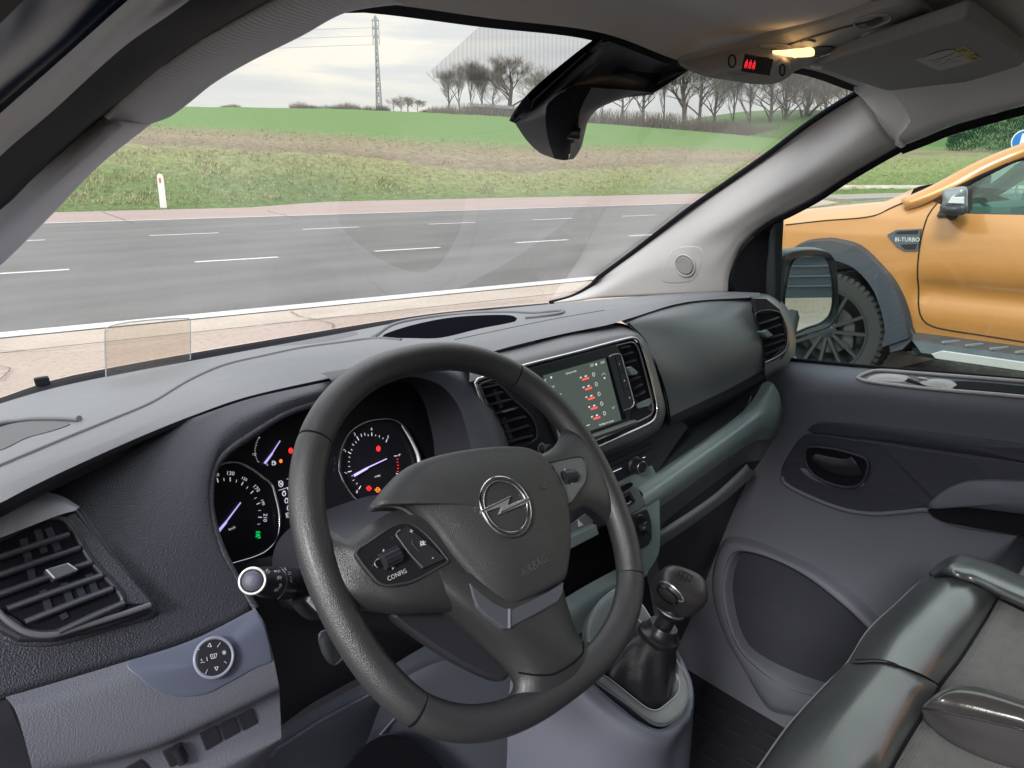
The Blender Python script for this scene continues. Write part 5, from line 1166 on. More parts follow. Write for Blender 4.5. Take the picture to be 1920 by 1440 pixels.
tube('control_ring', [c + plL.n * .002 + (plL.ex * math.cos(a) + plL.ey * math.sin(a)) * rr * 1.07 for a in [k * .3927 for k in range(16)]], .0017, mat('ring_lavender', (.30, .32, .42), .3), da, closed=True, n=48)
plK = Plane(c + plL.n * .0032, plL.ex, plL.ey)
def poly(name, pts, pl, m, par, lift=.0003): return plate(name, [pl.at(*p, lift) for p in pts], pl.n, .0003, m, par)
def outline_tri(par, pts, pl, m): return tube('arrow_mark', [pl.at(*p, .0004) for p in pts], .0003, m, par, closed=True, seg=4)
kq = lambda x, y: (x / 3, y / 3 + 960)
for t in ([(1168, 757), (1180, 737), (1190, 758)], [(1207, 873), (1228, 870), (1219, 892)]):
    P = [plK.at(*kq(*p), .0004) for p in t]; S_ = Soup()
    for a_, b_ in zip(P, P[1:] + P[:1]): S_.add(*tube_geo([a_, b_], .0003, seg=4))
    o = S_.build('arrow_mark', MT['print'], kn, False); o['kind'] = 'stuff'
S_ = Soup()
for a_, b_ in (((1183, 803), (1220, 796)), ((1220, 796), (1214, 820)), ((1214, 820), (1190, 826)), ((1190, 826), (1183, 803)), ((1196, 805), (1199, 820)), ((1206, 802), (1206, 820)), ((1261, 778), (1261, 803)), ((1249, 791), (1274, 789)), ((1252, 781), (1270, 800)), ((1270, 780), (1253, 801)), ((1135, 825), (1130, 833)), ((1130, 833), (1140, 838)), ((1128, 848), (1152, 844)), ((1163, 815), (1167, 838)), ((1240, 735), (1222, 760)), ((1105, 770), (1122, 775)), ((1155, 912), (1168, 885)), ((1275, 850), (1262, 840))):
    S_.add(*tube_geo([plK.at(*kq(*a_), .0004), plK.at(*kq(*b_), .0004)], .00028, seg=4))
o = S_.build('control_symbols', MT['print'], kn, False); o['kind'] = 'stuff'
for k, q in enumerate(([(1122, 1248), (1224, 1197), (1250, 1285), (1150, 1343)], [(1228, 1195), (1325, 1150), (1350, 1232), (1254, 1283)], [(1329, 1148), (1420, 1102), (1445, 1193), (1354, 1230)])):
    Pq = SLO.path([kq(*p) for p in q + q[:1]], .0015, 5); n_ = SLO.at(*kq(*q[0]))[1]; plate('blank_button', Pq[:4], n_, .003, MT['black'], da, .0008)
Pq = SLO.path([kq(*p) for p in ((910, 1345), (1040, 1290), (1062, 1372), (940, 1440), (910, 1345))], .002, 5)[:4]; n_ = SLO.at(320, 1410)[1]
lvl = plate('headlamp_leveller', Pq, n_, .006, MT['black'], da, .001)
tube('thumb_wheel', [Pq[0].lerp(Pq[1], .62) + n_ * .002, Pq[3].lerp(Pq[2], .62) + n_ * .002], .005, MT['blacks'], lvl, seg=12)
plz = SLO.plane(320, 1415); text('leveller_mark', '0', Plane(plz.o + n_ * .008, plz.ex, plz.ey), (336, 1412), (10, -4), .004, MT['print'], lvl)
Pq = SLO.path([kq(*p) for p in ((700, 1440), (820, 1380), (840, 1450), (720, 1500), (700, 1440))], .0015, 5)[:4]; plate('blank_button', Pq, n_, .003, MT['black'], da, .0008)
# dark end piece left of the panel
loft('end_trim', [[PF.at(*p, -.002) for p in ((-120, 1360), (-40, 1325), (12, 1306))], [PLW.at(*p, 0) for p in ((-120, 1500), (-20, 1420), (62, 1440))], [PLW.at(*p, -.01) for p in ((-120, 1640), (0, 1600), (100, 1640))]], MT['black'], da, nu=20, nv=13)
# ---- column area and knee bolster
PK = Plane((.5, .74, 1.0), (1, 0, 0), (0, .1, 1))
loft('column_surround', [F_([(430, 1060), (520, 1040), (700, 1000), (900, 900)], -.03), [PK.at(*p) for p in ((478, 1142), (560, 1120), (740, 1080), (930, 1040))], [PK.at(*p, -.01) for p in ((515, 1240), (600, 1230), (800, 1200), (960, 1150))], [PK.at(*p, -.02) for p in ((528, 1360), (600, 1310), (740, 1245), (960, 1230))]], MT['black'], da, nu=40, nv=25)
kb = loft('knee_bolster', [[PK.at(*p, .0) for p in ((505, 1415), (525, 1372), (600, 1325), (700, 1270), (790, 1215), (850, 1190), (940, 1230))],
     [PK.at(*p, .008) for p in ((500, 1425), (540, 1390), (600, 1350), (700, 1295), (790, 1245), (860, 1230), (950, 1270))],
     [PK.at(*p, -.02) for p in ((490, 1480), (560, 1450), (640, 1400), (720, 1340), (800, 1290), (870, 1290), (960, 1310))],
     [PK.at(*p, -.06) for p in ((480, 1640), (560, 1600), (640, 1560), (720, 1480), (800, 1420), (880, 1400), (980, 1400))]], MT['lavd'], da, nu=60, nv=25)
tube('knee_crease', [PK.at(*p, .009) for p in ((508, 1412), (545, 1388), (600, 1352), (700, 1298), (745, 1272))], .002, MT['lav'], da, n=30)
# ============================================================ instrument cluster
cl_ = thing('instrument_cluster', 'black instrument cluster with lit speedometer and rev counter behind the steering wheel', 'instrument cluster', (.478, .84, 1.08))
PC_ = Plane((.478, .835, 1.13), (1, 0, 0), (0, .42, .9))
kx = lambda x, y: (x / 4.5 + 380, y / 4.5 + 740)
plate('cluster_face', [PC_.at(*p) for p in ((330, 1150), (360, 850), (470, 775), (600, 728), (700, 718), (840, 716), (930, 760), (960, 1000), (800, 1120), (560, 1150))], PC_.n, .01, mat('dial_face_black', (.012, .012, .018), .3), cl_)
def seg(s, a, b, w=.0009, pl=PC_, lift=.0008): s.add(*bar_geo(pl, kx(*a), kx(*b), w, lift, .0006))
# bezels
def bezel(name, pts, r, m=None): return tube(name, [PC_.at(*kx(*p), .006) for p in pts], r, m or MT['chrome'], cl_, n=70, seg=8)
bezel('dial_bezel', [(110, 615), (180, 575), (270, 570), (370, 600), (500, 690), (580, 760), (615, 860), (645, 1000), (648, 1120), (620, 1230), (540, 1320), (440, 1370), (240, 1430)], .0016)
bezel('dial_bezel', [(1150, 640), (1165, 480), (1230, 330), (1350, 240), (1500, 205), (1620, 215), (1700, 270), (1770, 380), (1830, 510), (1855, 640)], .0015)
tube('reflection_crescent', [PC_.at(*kx(*p), .006) for p in ((1680, 260), (1760, 390), (1815, 510), (1838, 650))], [.0008, .0022, .0034, .0034], mat('reflection_white', (.85, .85, .9), .3, metal=.1, emit=(.5, .5, .56), es=.0), cl_, n=40)  # whitish tube imitates the sky's reflection on the bezel
bezel('dial_bezel', [(1150, 640), (1190, 740), (1260, 850), (1340, 920), (1420, 955)], .0012)
def dial(name, label_ticks, minor, nums, needle):
    d_ = D.objects.new(name, None); COL.objects.link(d_); d_.parent = cl_; d_.location = PC_.at(*kx(*needle[0])) - cl_.location
    for a, b in label_ticks: s = Soup(); seg(s, a, b, .0009); s.build('tick', MT['white'], d_, False)
    s = Soup(); [seg(s, a, b, .0005) for a, b in minor]; o = s.build('minor_ticks', MT['white'], d_, False); o['kind'] = 'stuff'
    for t, c, dr_, h in nums: text('numeral', t, PC_, kx(*c), dr_, h, MT['white'], d_, lift=.0008)
    a, m_, b = [PC_.at(*kx(*p), .004) for p in needle]
    e = (b - a).normalized(); sd = PC_.n.cross(e)
    plate('needle', [a - sd * .0006, a + sd * .0006, m_ + sd * .0008, m_ + e * .002 + sd * .0017, b + sd * .0017, b - sd * .0017, m_ + e * .002 - sd * .0010, m_ - sd * .0008], PC_.n, .001, MT['needle'], d_)
    return d_
dial('speedometer', [((122, 705), (131, 740)), ((232, 698), (233, 732)), ((342, 737), (328, 763)), ((428, 813), (405, 833)), ((483, 913), (456, 925)), ((499, 1035), (470, 1034))],
     [((76, 740), (84, 762)), ((179, 703), (181, 728)), ((288, 718), (282, 740)), ((382, 774), (370, 793)), ((455, 868), (436, 877)), ((490, 976), (470, 978)), ((485, 1090), (463, 1094))],
     [('110', (113, 678), (10, -1), 0.0036), ('130', (234, 664), (10, 1), 0.0048), ('150', (351, 711), (10, 5), 0.0036), ('170', (452, 790), (8, 9), 0.0048), ('190', (506, 908), (4, 10), 0.0036), ('210', (527, 1038), (-.5, 10), 0.0048), ('km/h', (248, 1128), (10, -4), .003)],
     [(322, 910), (205, 1065), (110, 1182)])
dial('rev_counter', [((1318, 385), (1300, 352)), ((1428, 348), (1427, 320)), ((1547, 400), (1557, 376)), ((1228, 484), (1252, 497)), ((1225, 652), (1256, 645)), ((1334, 770), (1318, 797)), ((1617, 518), (1642, 515)), ((1632, 665), (1655, 670))],
     [((1342, 355), (1336, 330)), ((1370, 345), (1366, 322)), ((1398, 350), (1396, 335)), ((1460, 350), (1460, 338)), ((1490, 360), (1492, 342)), ((1520, 375), (1524, 362)), ((1252, 460), (1262, 470)), ((1262, 415), (1276, 428)), ((1288, 395), (1298, 408)), ((1232, 525), (1245, 530)), ((1228, 565), (1242, 567)), ((1230, 605), (1244, 607)), ((1256, 685), (1270, 682)), ((1266, 725), (1280, 718)), ((1296, 755), (1306, 745))],
     [('0', (1302, 820), (10, 3), 0.0043), ('1', (1207, 660), (3, -10), 0.0043), ('2', (1200, 472), (8, -8), 0.0043), ('3', (1283, 334), (10, -3), 0.0043), ('4', (1424, 292), (10, 0), 0.0043), ('5', (1564, 358), (10, 4), 0.0043), ('6', (1660, 508), (6, 9), 0.0043), ('7', (1680, 685), (-2, 10), 0.0043), ('x1000', (1475, 688), (10, -2), .0026)],
     [(1555, 540), (1400, 612), (1280, 682)])
s = Soup(); [seg(s, a, b, .0007) for a, b in (((1637, 545), (1650, 543)), ((1640, 570), (1652, 570)), ((1643, 595), (1655, 597)), ((1643, 620), (1655, 624)), ((1640, 645), (1653, 650)))]; o = s.build('red_zone_ticks', MT['red'], cl_, False); o['kind'] = 'stuff'
fg = D.objects.new('fuel_gauge', None); COL.objects.link(fg); fg.parent = cl_; fg.location = PC_.at(*kx(590, 480)) - cl_.location
s = Soup()
for k in range(16):
    a = k / 15; p = (470 - 32 * math.sin(a * 2.9) , 360 + 205 * a); w = 16 if k % 5 == 0 else 8; seg(s, p, (p[0] + w, p[1] + 3), .0003)
o = s.build('minor_ticks', MT['white'], fg, False); o['kind'] = 'stuff'
for t, c in (('1', (476, 365)), ('1/2', (432, 505)), ('0', (546, 592))): text('numeral', t, PC_, kx(*c), (10, 3), .0026, MT['white'], fg, lift=.0008)
a, m_, b = [PC_.at(*kx(*p), .004) for p in ((655, 388), (590, 490), (525, 580))]; e = (b - a).normalized(); sd = PC_.n.cross(e)
plate('needle', [a - sd * .0005, a + sd * .0005, m_ + sd * .0007, m_ + e * .001 + sd * .0014, b + sd * .0014, b - sd * .0014, m_ - sd * .0007], PC_.n, .001, MT['needle'], fg)
def icon(name, c, w, m, parts):
    s = Soup()
    for a, b in parts: seg(s, (c[0] + a[0] * w, c[1] + a[1] * w), (c[0] + b[0] * w, c[1] + b[1] * w), .0008)
    o = s.build(name, m, cl_, False); return o
circ = [((math.cos(a) * .7, math.sin(a)), (math.cos(a + .63) * .7, math.sin(a + .63))) for a in [k * .628 for k in range(10)]]
icon('warning_light', (743, 472), 22, MT['red'], circ + [((-.5, -.6), (.5, .6)), ((-.4, .5), (.4, -.5)), ((0, -1), (0, 1)), ((-.5, 0), (.5, 0))])
icon('warning_light', (660, 560), 14, MT['orange'], circ + [((-.6, 0), (.6, 0)), ((-.4, -.5), (.4, -.5)), ((-.4, .5), (.4, .5)), ((-.6, .25), (.6, .25)), ((-.6, -.25), (.6, -.25))])
icon('warning_light', (1483, 455), 22, MT['red'], circ + [((-.5, -.6), (.5, .6)), ((0, -1), (0, 1)), ((-.6, 0), (.6, 0)), ((-.4, .5), (.4, -.5))])
icon('warning_light', (1403, 790), 18, MT['red'], circ + [((-.5, -1), (.5, -1)), ((-.5, 1), (.5, 1)), ((0, -.5), (0, .3)), ((-1.1, -.4), (-1.1, .4)), ((1.1, -.4), (1.1, .4))])
icon('warning_light', (1477, 803), 18, MT['orange'], circ + [((-.5, -1), (.5, -1)), ((-.5, 1), (.5, 1)), ((-.3, 0), (.3, 0)), ((-1.1, -.4), (-1.1, .4)), ((1.1, -.4), (1.1, .4))])
icon('warning_light', (468, 1182), 26, MT['green'], [((-.7, -1), (.6, -1)), ((-.6, -.6), (.7, -.6)), ((-.7, -.2), (.1, .1)), ((.2, -.2), (.5, .3)), ((-.7, .4), (.6, .2)), ((-.8, .8), (-.2, .5)), ((.2, .5), (.8, 1)), ((-.2, 1), (.5, 1.1))])
GRY = mat('lit_grey_marking', (.5, .5, .55), .5, emit=(.6, .6, .7), es=.45)
icon('display_icon', (600, 575), 18, GRY, [((-.7, -.8), (.4, -.8)), ((.4, -.8), (.4, 1)), ((.4, 1), (-.7, 1)), ((-.7, 1), (-.7, -.8)), ((-.5, -.3), (.2, -.3)), ((.6, -.5), (1, .2)), ((1, .2), (.7, .8))])
icon('display_icon', (660, 752), 26, GRY, circ + [((-.8, -.9), (.6, .6)), ((-.2, .4), (.5, -.4))])
for c_ in ((687, 835), (707, 895), (727, 957)): icon('display_icon', c_, 19, GRY if c_[1] > 850 else MT['white'], circ + [((-.5, -1.1), (.5, -1.1))])
s = Soup(); [seg(s, a, b, .0006) for a, b in (((640, 808), (760, 770)), ((715, 785), (755, 915)), ((710, 712), (722, 710)), ((730, 708), (742, 706)), ((700, 1003), (760, 985)), ((703, 1005), (712, 1040)))]; o = s.build('display_lines', MT['white'], cl_, False); o['kind'] = 'stuff'
text('readout', '08', PC_, kx(735, 1020), (10, -2), .0050, GRY, cl_, lift=.0008); text('readout', 'km', PC_, kx(738, 748), (10, -2), .0026, GRY, cl_, lift=.0008)
text('dimmer_mark', '+', PC_, kx(1152, 1046), (10, -3), .0050, MT['print'], cl_, lift=.0008)
icon('dimmer_mark', (1182, 1040), 10, MT['print'], circ + [((-1.4, 0), (-1, 0)), ((1, 0), (1.4, 0)), ((0, -1.5), (0, -1.1)), ((0, 1.1), (0, 1.5))])
text('reset_mark', '000', PC_, kx(1272, 1004), (10, -3), .0026, MT['print'], cl_, lift=.0008)
tube('reset_stalk_shroud', [PC_.at(*kx(*p), .012) for p in ((1140, 1120), (1220, 1030), (1300, 960), (1400, 930))], .010, MT['blacks'], cl_, n=20)
# ============================================================ touch screen in the centre pod
sc = thing('touch_screen', 'dim grey-green infotainment touch screen in the chrome-framed centre pod', 'touch screen', PP.at(1080, 840))
M_scr = mat('screen_lit', (.02, .025, .022), .18, emit=(.16, .20, .175), es=.26)
plate('bezel', [PP.at(*cvL(*p), .008) for p in ((520, 500), (1470, 243), (1500, 300), (1640, 830), (1600, 1010), (1190, 1150), (920, 1250), (640, 600))], PP.n, .008, mat('screen_bezel', (.035, .045, .045), .3), sc, .002)
plate('display', [PP.at(*cvL(*p), .0088) for p in ((738, 556), (1362, 380), (1522, 1000), (905, 1215))], PP.n, .002, M_scr, sc)
plate('bezel_gap', [PP.at(*cvL(*p), .0089) for p in ((1362, 380), (1402, 366), (1566, 985), (1522, 1000))], PP.n, .001, MT['gloss'], sc)
M_txt = mat('screen_text', (.6, .62, .6), .5, emit=(.8, .85, .78), es=.45); M_tr = mat('screen_red', (.6, .05, .05), .5, emit=(1, .10, .08), es=.7)
PS = Plane(PP.o + PP.n * .0088, PP.ex, PP.ey); L_ = .0006
for t, c, h, m in (('15:38', (1330, 425), .0040, M_txt), ('Uitvoeren data', (1018, 522), .0036, M_txt), ('ParkeerAssistent', (790, 680), .0036, M_txt), ('Lane Departure Warning System', (800, 775), .0036, M_txt), ('Instellingen van de auto', (1372, 1027), .0034, M_txt)):
    text('screen_text', t, PS, cvL(*c), (10, -3.1), h, m, sc, lift=L_, sx=.8)
for i in range(5):
    x0, y0 = 1160 + 28 * i * 1.0, 575 + 98 * i
    for dx, dy, w, h_ in ((-45, 0, 16, 14), (5, -14, 20, 14)):
        plate('value_chip', [PS.at(*cvL(x0 + dx + a * w / 2, y0 + dy + b * h_ / 2 - a * w * .15), L_) for a, b in ((-1, -1), (1, -1), (1, 1), (-1, 1))], PS.n, .0003, M_txt, sc)
    plate('red_bar', [PS.at(*cvL(x0 + a, y0 + b), L_) for a, b in ((-30, 14), (35, -6), (40, 12), (-28, 32))], PS.n, .0003, M_tr, sc)
    c = PS.at(*cvL(1243 + 27 * i, 545 + 97 * i), L_); tube('info_icon', [c + (PS.ex * math.cos(a) + PS.ey * math.sin(a)) * .0030 for a in [k * .785 for k in range(8)]], .00035, M_txt, sc, closed=True, n=20, seg=4)
    text('info_mark', 'i', PS, cvL(1243 + 27 * i, 545 + 97 * i), (10, -3), .003, M_txt, sc, lift=L_)
def scr_line(name, pts, w=.0005, m=M_txt):
    s = Soup(); [s.add(*bar_geo(PS, cvL(*a), cvL(*b), w, L_, .0002)) for a, b in zip(pts, pts[1:])]; return s.build(name, m, sc, False)
scr_line('scroll_arrow', [(1325, 555), (1342, 528), (1365, 545)], .0004); scr_line('scroll_arrow', [(1425, 870), (1440, 888), (1452, 860)], .0004)
scr_line('back_arrow', [(768, 590), (752, 600), (765, 612)], .0005); scr_line('progress_bar', [(1135, 1072), (1205, 1046)], .0010)
scr_line('message_icon', [(1212, 445), (1236, 438), (1240, 458), (1216, 466), (1212, 445)], .0005)
for c_, r in (((1352, 580), .0016), ((818, 575), .0018), ((1268, 444), .0020)):
    c = PS.at(*cvL(*c_), L_); lathe('status_dot', c, PS.n, [(0, .0003), (r, .0003), (r, 0)], M_txt, sc, 16)
bc = plate('button_column', [PP.at(*cvL(*p), .013) for p in ((1400, 362), (1490, 340), (1515, 350), (1645, 820), (1635, 868), (1552, 905))], PP.n, .006, mat('button_grey', (.04, .05, .055), .35), sc, .001)
tube('button_trim', [PP.at(*cvL(*p), .0135) for p in ((1400, 372), (1420, 352), (1490, 338), (1515, 350), (1540, 430), (1645, 815), (1645, 845), (1615, 880), (1545, 905))], .0011, MT['satin'], sc, n=60, seg=6)
for a, b in (((1490, 532), (1550, 514)), ((1540, 696), (1598, 680)), ((1462, 372), (1560, 760))):
    s = Soup(); s.add(*bar_geo(PP, cvL(*a), cvL(*b), .0006, .0134, .0004)); s.build('button_joint', MT['rubber'], sc, False)
for t, c in (('i', (1500, 440)), ('=', (1552, 608)), ('o', (1603, 775))): text('button_mark', t, Plane(PP.o + PP.n * .0134, PP.ex, PP.ey), cvL(*c), (10, -3), .004, GRY, sc)
sh = [PP.at(*cvL(*p), .010) for p in ((1190, 1150), (1380, 1085), (1590, 1008), (1645, 995))]
loft('screen_sill', [sh, [p + PP.n * .008 - PP.ey * .004 for p in sh], [p + PP.n * .004 - PP.ey * .010 for p in sh]], MT['satin'] if False else mat('sill_grey', (.16, .165, .165), .28), sc, nu=20, nv=9)
kn_ = lathe('volume_knob', PP.at(*cvL(725, 1290), -.002), PP.n + V((0, 0, -.12)), [(.0, .017), (.0075, .017), (.0085, .015), (.0095, .004), (.0105, .0), (.011, -.01)], MT['black'], sc, 32)
tube('knob_ring', [PP.at(*cvL(725, 1290), .015) + (PP.ex * math.cos(a) + PP.ey * math.sin(a)) * .0078 for a in [k * .3927 for k in range(16)]], .0007, MT['satin'], sc, closed=True, n=40, seg=6)
# ============================================================ lower centre and shelf of the dashboard
a_ = lambda x, y: (x / 4.8 + 1100, y / 4.8 + 780)
PL_ = Plane((1.05, .735, 1.03), (1, 0, 0), (0, .2, 1))
PLat = lambda L, h=0: [PL_.at(*a_(*p[:2]), p[2] if len(p) > 2 else h) for p in L]
pxl = lambda L, h=0: [PL_.at(p[0], p[1], h) for p in L]
plate('climate_panel', pxl([(1040, 885), (1120, 845), (1218, 800), (1262, 775), (1290, 800), (1232, 884), (1205, 925), (1150, 950), (1060, 1010)], -.012), PL_.n, .02, MT['black'], da)
for L in (((180, 430), (590, 240)), ((200, 470), (600, 290))): tube('panel_groove', PLat(L, -.011), .0007, MT['rubber'], da, seg=5)
tube('panel_strip', PLat(((210, 516), (312, 470)), -.010), .0009, MT['chrome'], da, seg=5)
tube('panel_strip', PLat(((500, 378), (525, 370)), .004), .0009, MT['chrome'], da, seg=5)
kc = PL_.at(*a_(420, 440), -.012); ka = V((-.25, -.95, .12)).normalized()
lathe('climate_knob', kc, ka, [(.0165, 0), (.0165, .006), (.0135, .009), (.0125, .022), (.0115, .0245), (.0095, .0245), (.009, .0225), (0, .0225)], MT['black'], da, 40)
tube('knob_ring', [kc + ka * .0245 + (ka.orthogonal().normalized() * math.cos(a) + ka.cross(ka.orthogonal().normalized()) * math.sin(a)) * .0105 for a in [k * .3927 for k in range(16)]], .0008, MT['satin'], da, closed=True, n=40, seg=6)
plate('tray_plate', PLat([(250, 625), (400, 545), (590, 448), (642, 552), (600, 600), (500, 680), (400, 720), (280, 700)], -.006), PL_.n, .01, MT['teall'], da, .001)
# rail across the passenger side
rt = YP([(1204, 924, .712), (1240, 899, .712), (1408, 778, .705), (1432, 752, .70), (1450, 720, .70)], 0)
rti = [p + V((0, .012, .004)) for p in rt]; rtd = [p + V((-.01, .02, .0)) for p in rt]
rf1 = YP([(1206, 932, .703), (1242, 907, .703), (1415, 786, .695), (1448, 765, .69), (1462, 742, .695)], 0)
rf2 = YP([(1210, 948, .700), (1245, 925, .700), (1420, 805, .695), (1455, 792, .69), (1468, 775, .695)], 0)
rf3 = YP([(1215, 965, .715), (1244, 946, .715), (1409, 829, .712), (1445, 822, .705), (1466, 805, .705)], 0)
rail = loft('shelf_rail', [rtd, rti, rt, rf1, rf2, rf3], MT['teall'], da, nu=70, nv=31)
tube('shelf_trim_line', [p + V((0, .0, .0)) for p in YP([(1236, 885, .72), (1300, 841, .72), (1385, 780, .72), (1402, 760, .72), (1408, 742, .72)], 0)], .0011, MT['chrome'], da, n=50, seg=6)
loft('open_shelf', [rtd, [p + V((0, .16, -.01)) for p in rtd], [p + V((0, .17, .16)) for p in rtd]], mat('shelf_dark_teal', (.045, .055, .06), .5), da, nu=30, nv=13)
dv_ = aY(1325, 800, .80); box('shelf_divider', dv_, (.002, 0, 0), (0, .03, 0), (0, 0, .018), MT['teall'], da, .002)
# glovebox face and pocket under the rail
gr = MT['door']
g0_ = rf3; g1_ = YP([(1212, 972, .735), (1244, 952, .735), (1405, 836, .73), (1440, 830, .72), (1462, 812, .71)], 0)
g2_ = YP([(1222, 1010, .77), (1250, 975, .77), (1395, 868, .76), (1432, 860, .74), (1450, 835, .73)], 0)
loft('lower_lip', [g0_, g1_, g2_], MT['teal'], da, nu=50, nv=13)
loft('lower_tray', [YP([(1215, 1005, .73), (1242, 992, .73), (1335, 930, .73), (1380, 890, .73), (1400, 870, .73)], 0), YP([(1217, 1014, .722), (1242, 1003, .722), (1338, 938, .722), (1385, 898, .722), (1405, 878, .722)], 0), YP([(1220, 1030, .735), (1242, 1022, .735), (1350, 946, .735), (1395, 908, .73), (1418, 885, .73)], 0)], MT['teal'], da, nu=40, nv=13)
loft('glovebox', [g2_, YP([(1230, 1040, .80), (1260, 1020, .80), (1380, 930, .79), (1425, 890, .76), (1445, 860, .745)], 0), YP([(1240, 1110, .84), (1290, 1080, .84), (1370, 1000, .83), (1410, 960, .80), (1440, 900, .77)], 0), YP([(1230, 1300, .95), (1300, 1280, .95), (1350, 1150, .92), (1380, 1060, .86), (1420, 1000, .82)], 0)], MT['black'], da, nu=40, nv=25)
# switch column
sw_o = [(530, 800), (600, 762), (662, 742), (664, 900), (668, 1050), (664, 1180), (652, 1250), (610, 1330), (560, 1400), (540, 1450), (445, 1450), (438, 1260), (380, 1000), (420, 880)]
col_ = plate('switch_column', PLat(sw_o, .012), PL_.n, .04, MT['teall'], da, .003)
plate('switch_housing', PLat([(240, 700), (300, 672), (420, 620), (452, 636), (490, 700), (530, 800), (480, 850), (350, 915), (300, 900)], .016), PL_.n, .03, MT['teal'], da, .003)
drape = PLat([(275, 672), (340, 625), (400, 598), (420, 612), (400, 640), (300, 692)], .0175); plate('slot', drape, PL_.n, .002, MT['rubber'], da, smooth=24)
hs = plate('hazard_housing', PLat([(300, 715), (385, 672), (400, 690), (442, 765), (432, 780), (345, 838)], .018), PL_.n, .004, MT['black'], da, .001)
plate('hazard_switch', PLat([(318, 735), (378, 703), (412, 765), (348, 805)], .021), PL_.n, .003, MT['gloss'], hs, .001)
tube('switch_glint', PLat(((345, 790), (378, 790), (398, 768)), .0225), .0011, MT['satin'], hs)
plate('socket_panel', PLat([(372, 922), (470, 870), (540, 838), (560, 870), (582, 950), (588, 1100), (560, 1160), (470, 1210), (430, 1240), (400, 1100)], .0145), PL_.n, .004, MT['black'], da, .001)
c = PL_.at(*a_(500, 1000), .014); ax_ = (PL_.n + V((.25, 0, .1))).normalized()
lathe('power_socket_cap', c, ax_, [(.0135, 0), (.0135, .004), (.0105, .007), (.0100, .010), (.0085, .0115), (0, .0118)], MT['blacks'], da, 32)
tube('cap_hinge', PLat([(455, 905), (490, 900), (520, 935)], .02), .0035, MT['black'], da, n=16)
text('socket_mark', '12V', Plane(c + ax_ * .0125, V((1, 0, 0)), V((0, .2, 1))), a_(515, 1010), (10, -4), .0045, MT['print'], da)
# tray seen between wheel spokes
plate('knee_shelf', pxl([(1050, 1016), (1118, 983), (1124, 1002), (1050, 1040)], .0), PL_.n, .03, MT['teall'], da, .002)
plate('shelf_box', pxl([(1062, 990), (1098, 963), (1112, 975), (1112, 990), (1066, 1012)], -.01), PL_.n, .02, MT['teal'], da, .001)
plate('arrow_mark', pxl([(1084, 974), (1094, 984), (1085, 988)], -.008), PL_.n, .001, MT['print'], da)
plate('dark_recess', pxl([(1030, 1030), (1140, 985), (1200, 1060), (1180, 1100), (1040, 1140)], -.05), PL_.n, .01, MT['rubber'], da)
loft('console_cheek', [pxl([(1030, 1142), (1060, 1121), (1100, 1097), (1135, 1078), (1190, 1050)], -.02), pxl([(1040, 1175), (1068, 1158), (1105, 1133), (1140, 1110), (1195, 1080)], -.005), pxl([(1045, 1215), (1080, 1192), (1120, 1168), (1150, 1150), (1200, 1120)], -.02)], MT['teall'], da, nu=30, nv=13)
# ============================================================ gear lever console
g_ = lambda x, y: (x / 4 + 1040, y / 4 + 1040)
gl_ = thing('gear_lever', 'black gear lever with leather gaiter in the teal-grey surround right of the steering wheel', 'gear lever', (.78, .47, .82))
PG = Plane((.76, .47, .83), (1, 0, 0), (0, .75, .66))
go = [(300, 950), (330, 980), (560, 1140), (700, 1255), (770, 1285), (830, 1280), (900, 1240), (965, 1185), (1000, 1110), (1002, 1010), (960, 900), (860, 705), (740, 520), (612, 335), (480, 250), (250, 500)]
gi = [(350, 905), (382, 918), (560, 1058), (680, 1150), (735, 1170), (775, 1163), (840, 1115), (905, 1055), (928, 990), (900, 900), (800, 730), (700, 590), (600, 470), (520, 430), (380, 600)]
GO = cr([PG.at(*g_(*p), .004) for p in go], 90, True); GI = cr([PG.at(*g_(*p), .002) for p in gi], 90, True)
k0 = min(range(90), key=lambda i: (GI[i] - GO[0]).length); GI = GI[k0:] + GI[:k0]
console = loft('gear_surround', [[p - PG.n * .012 for p in GO], GO, [a.lerp(b, .12) + PG.n * .004 for a, b in zip(GO, GI)], [a.lerp(b, .85) + PG.n * .002 for a, b in zip(GO, GI)], GI, [p - PG.n * .02 for p in GI]], MT['teal'], gl_, nu=100, nv=26, closed=True)
tube('surround_trim', [p + PG.n * .001 for p in GO], .0016, MT['satin'], gl_, closed=True, seg=6)
tube('surround_trim', [p + PG.n * .002 for p in GI], .0010, MT['satin'], gl_, closed=True, seg=6)
# gaiter
kb_ = PG.at(*g_(755, 600), 0); base_c = PG.at(*g_(690, 930), 0)
colr = aX(*g_(785, 600), .785); knobc = aX(*g_(935, 275), .80)
axis = (knobc - colr).normalized()
gb = [PG.at(*g_(*p), -.004) for p in [(395, 925), (560, 1050), (690, 1140), (765, 1145), (835, 1080), (862, 1010), (835, 920), (760, 830), (660, 720), (540, 600), (450, 660), (380, 780)]]
gb = cr(gb, 48, True)
def ring(c, ax, r, ref, k=48, sq=1.0):
    a = (ref - ax * ref.dot(ax)).normalized(); b = ax.cross(a); return [c + a * math.cos(6.2832 * i / k) * r + b * math.sin(6.2832 * i / k) * r * sq for i in range(k)]
ref = gb[0] - base_c
rt_ = ring(colr, axis, .026, ref)
if (rt_[12] - rt_[0]).dot(gb[12] - gb[0]) < 0: rt_ = [rt_[0]] + rt_[1:][::-1]
rows = []
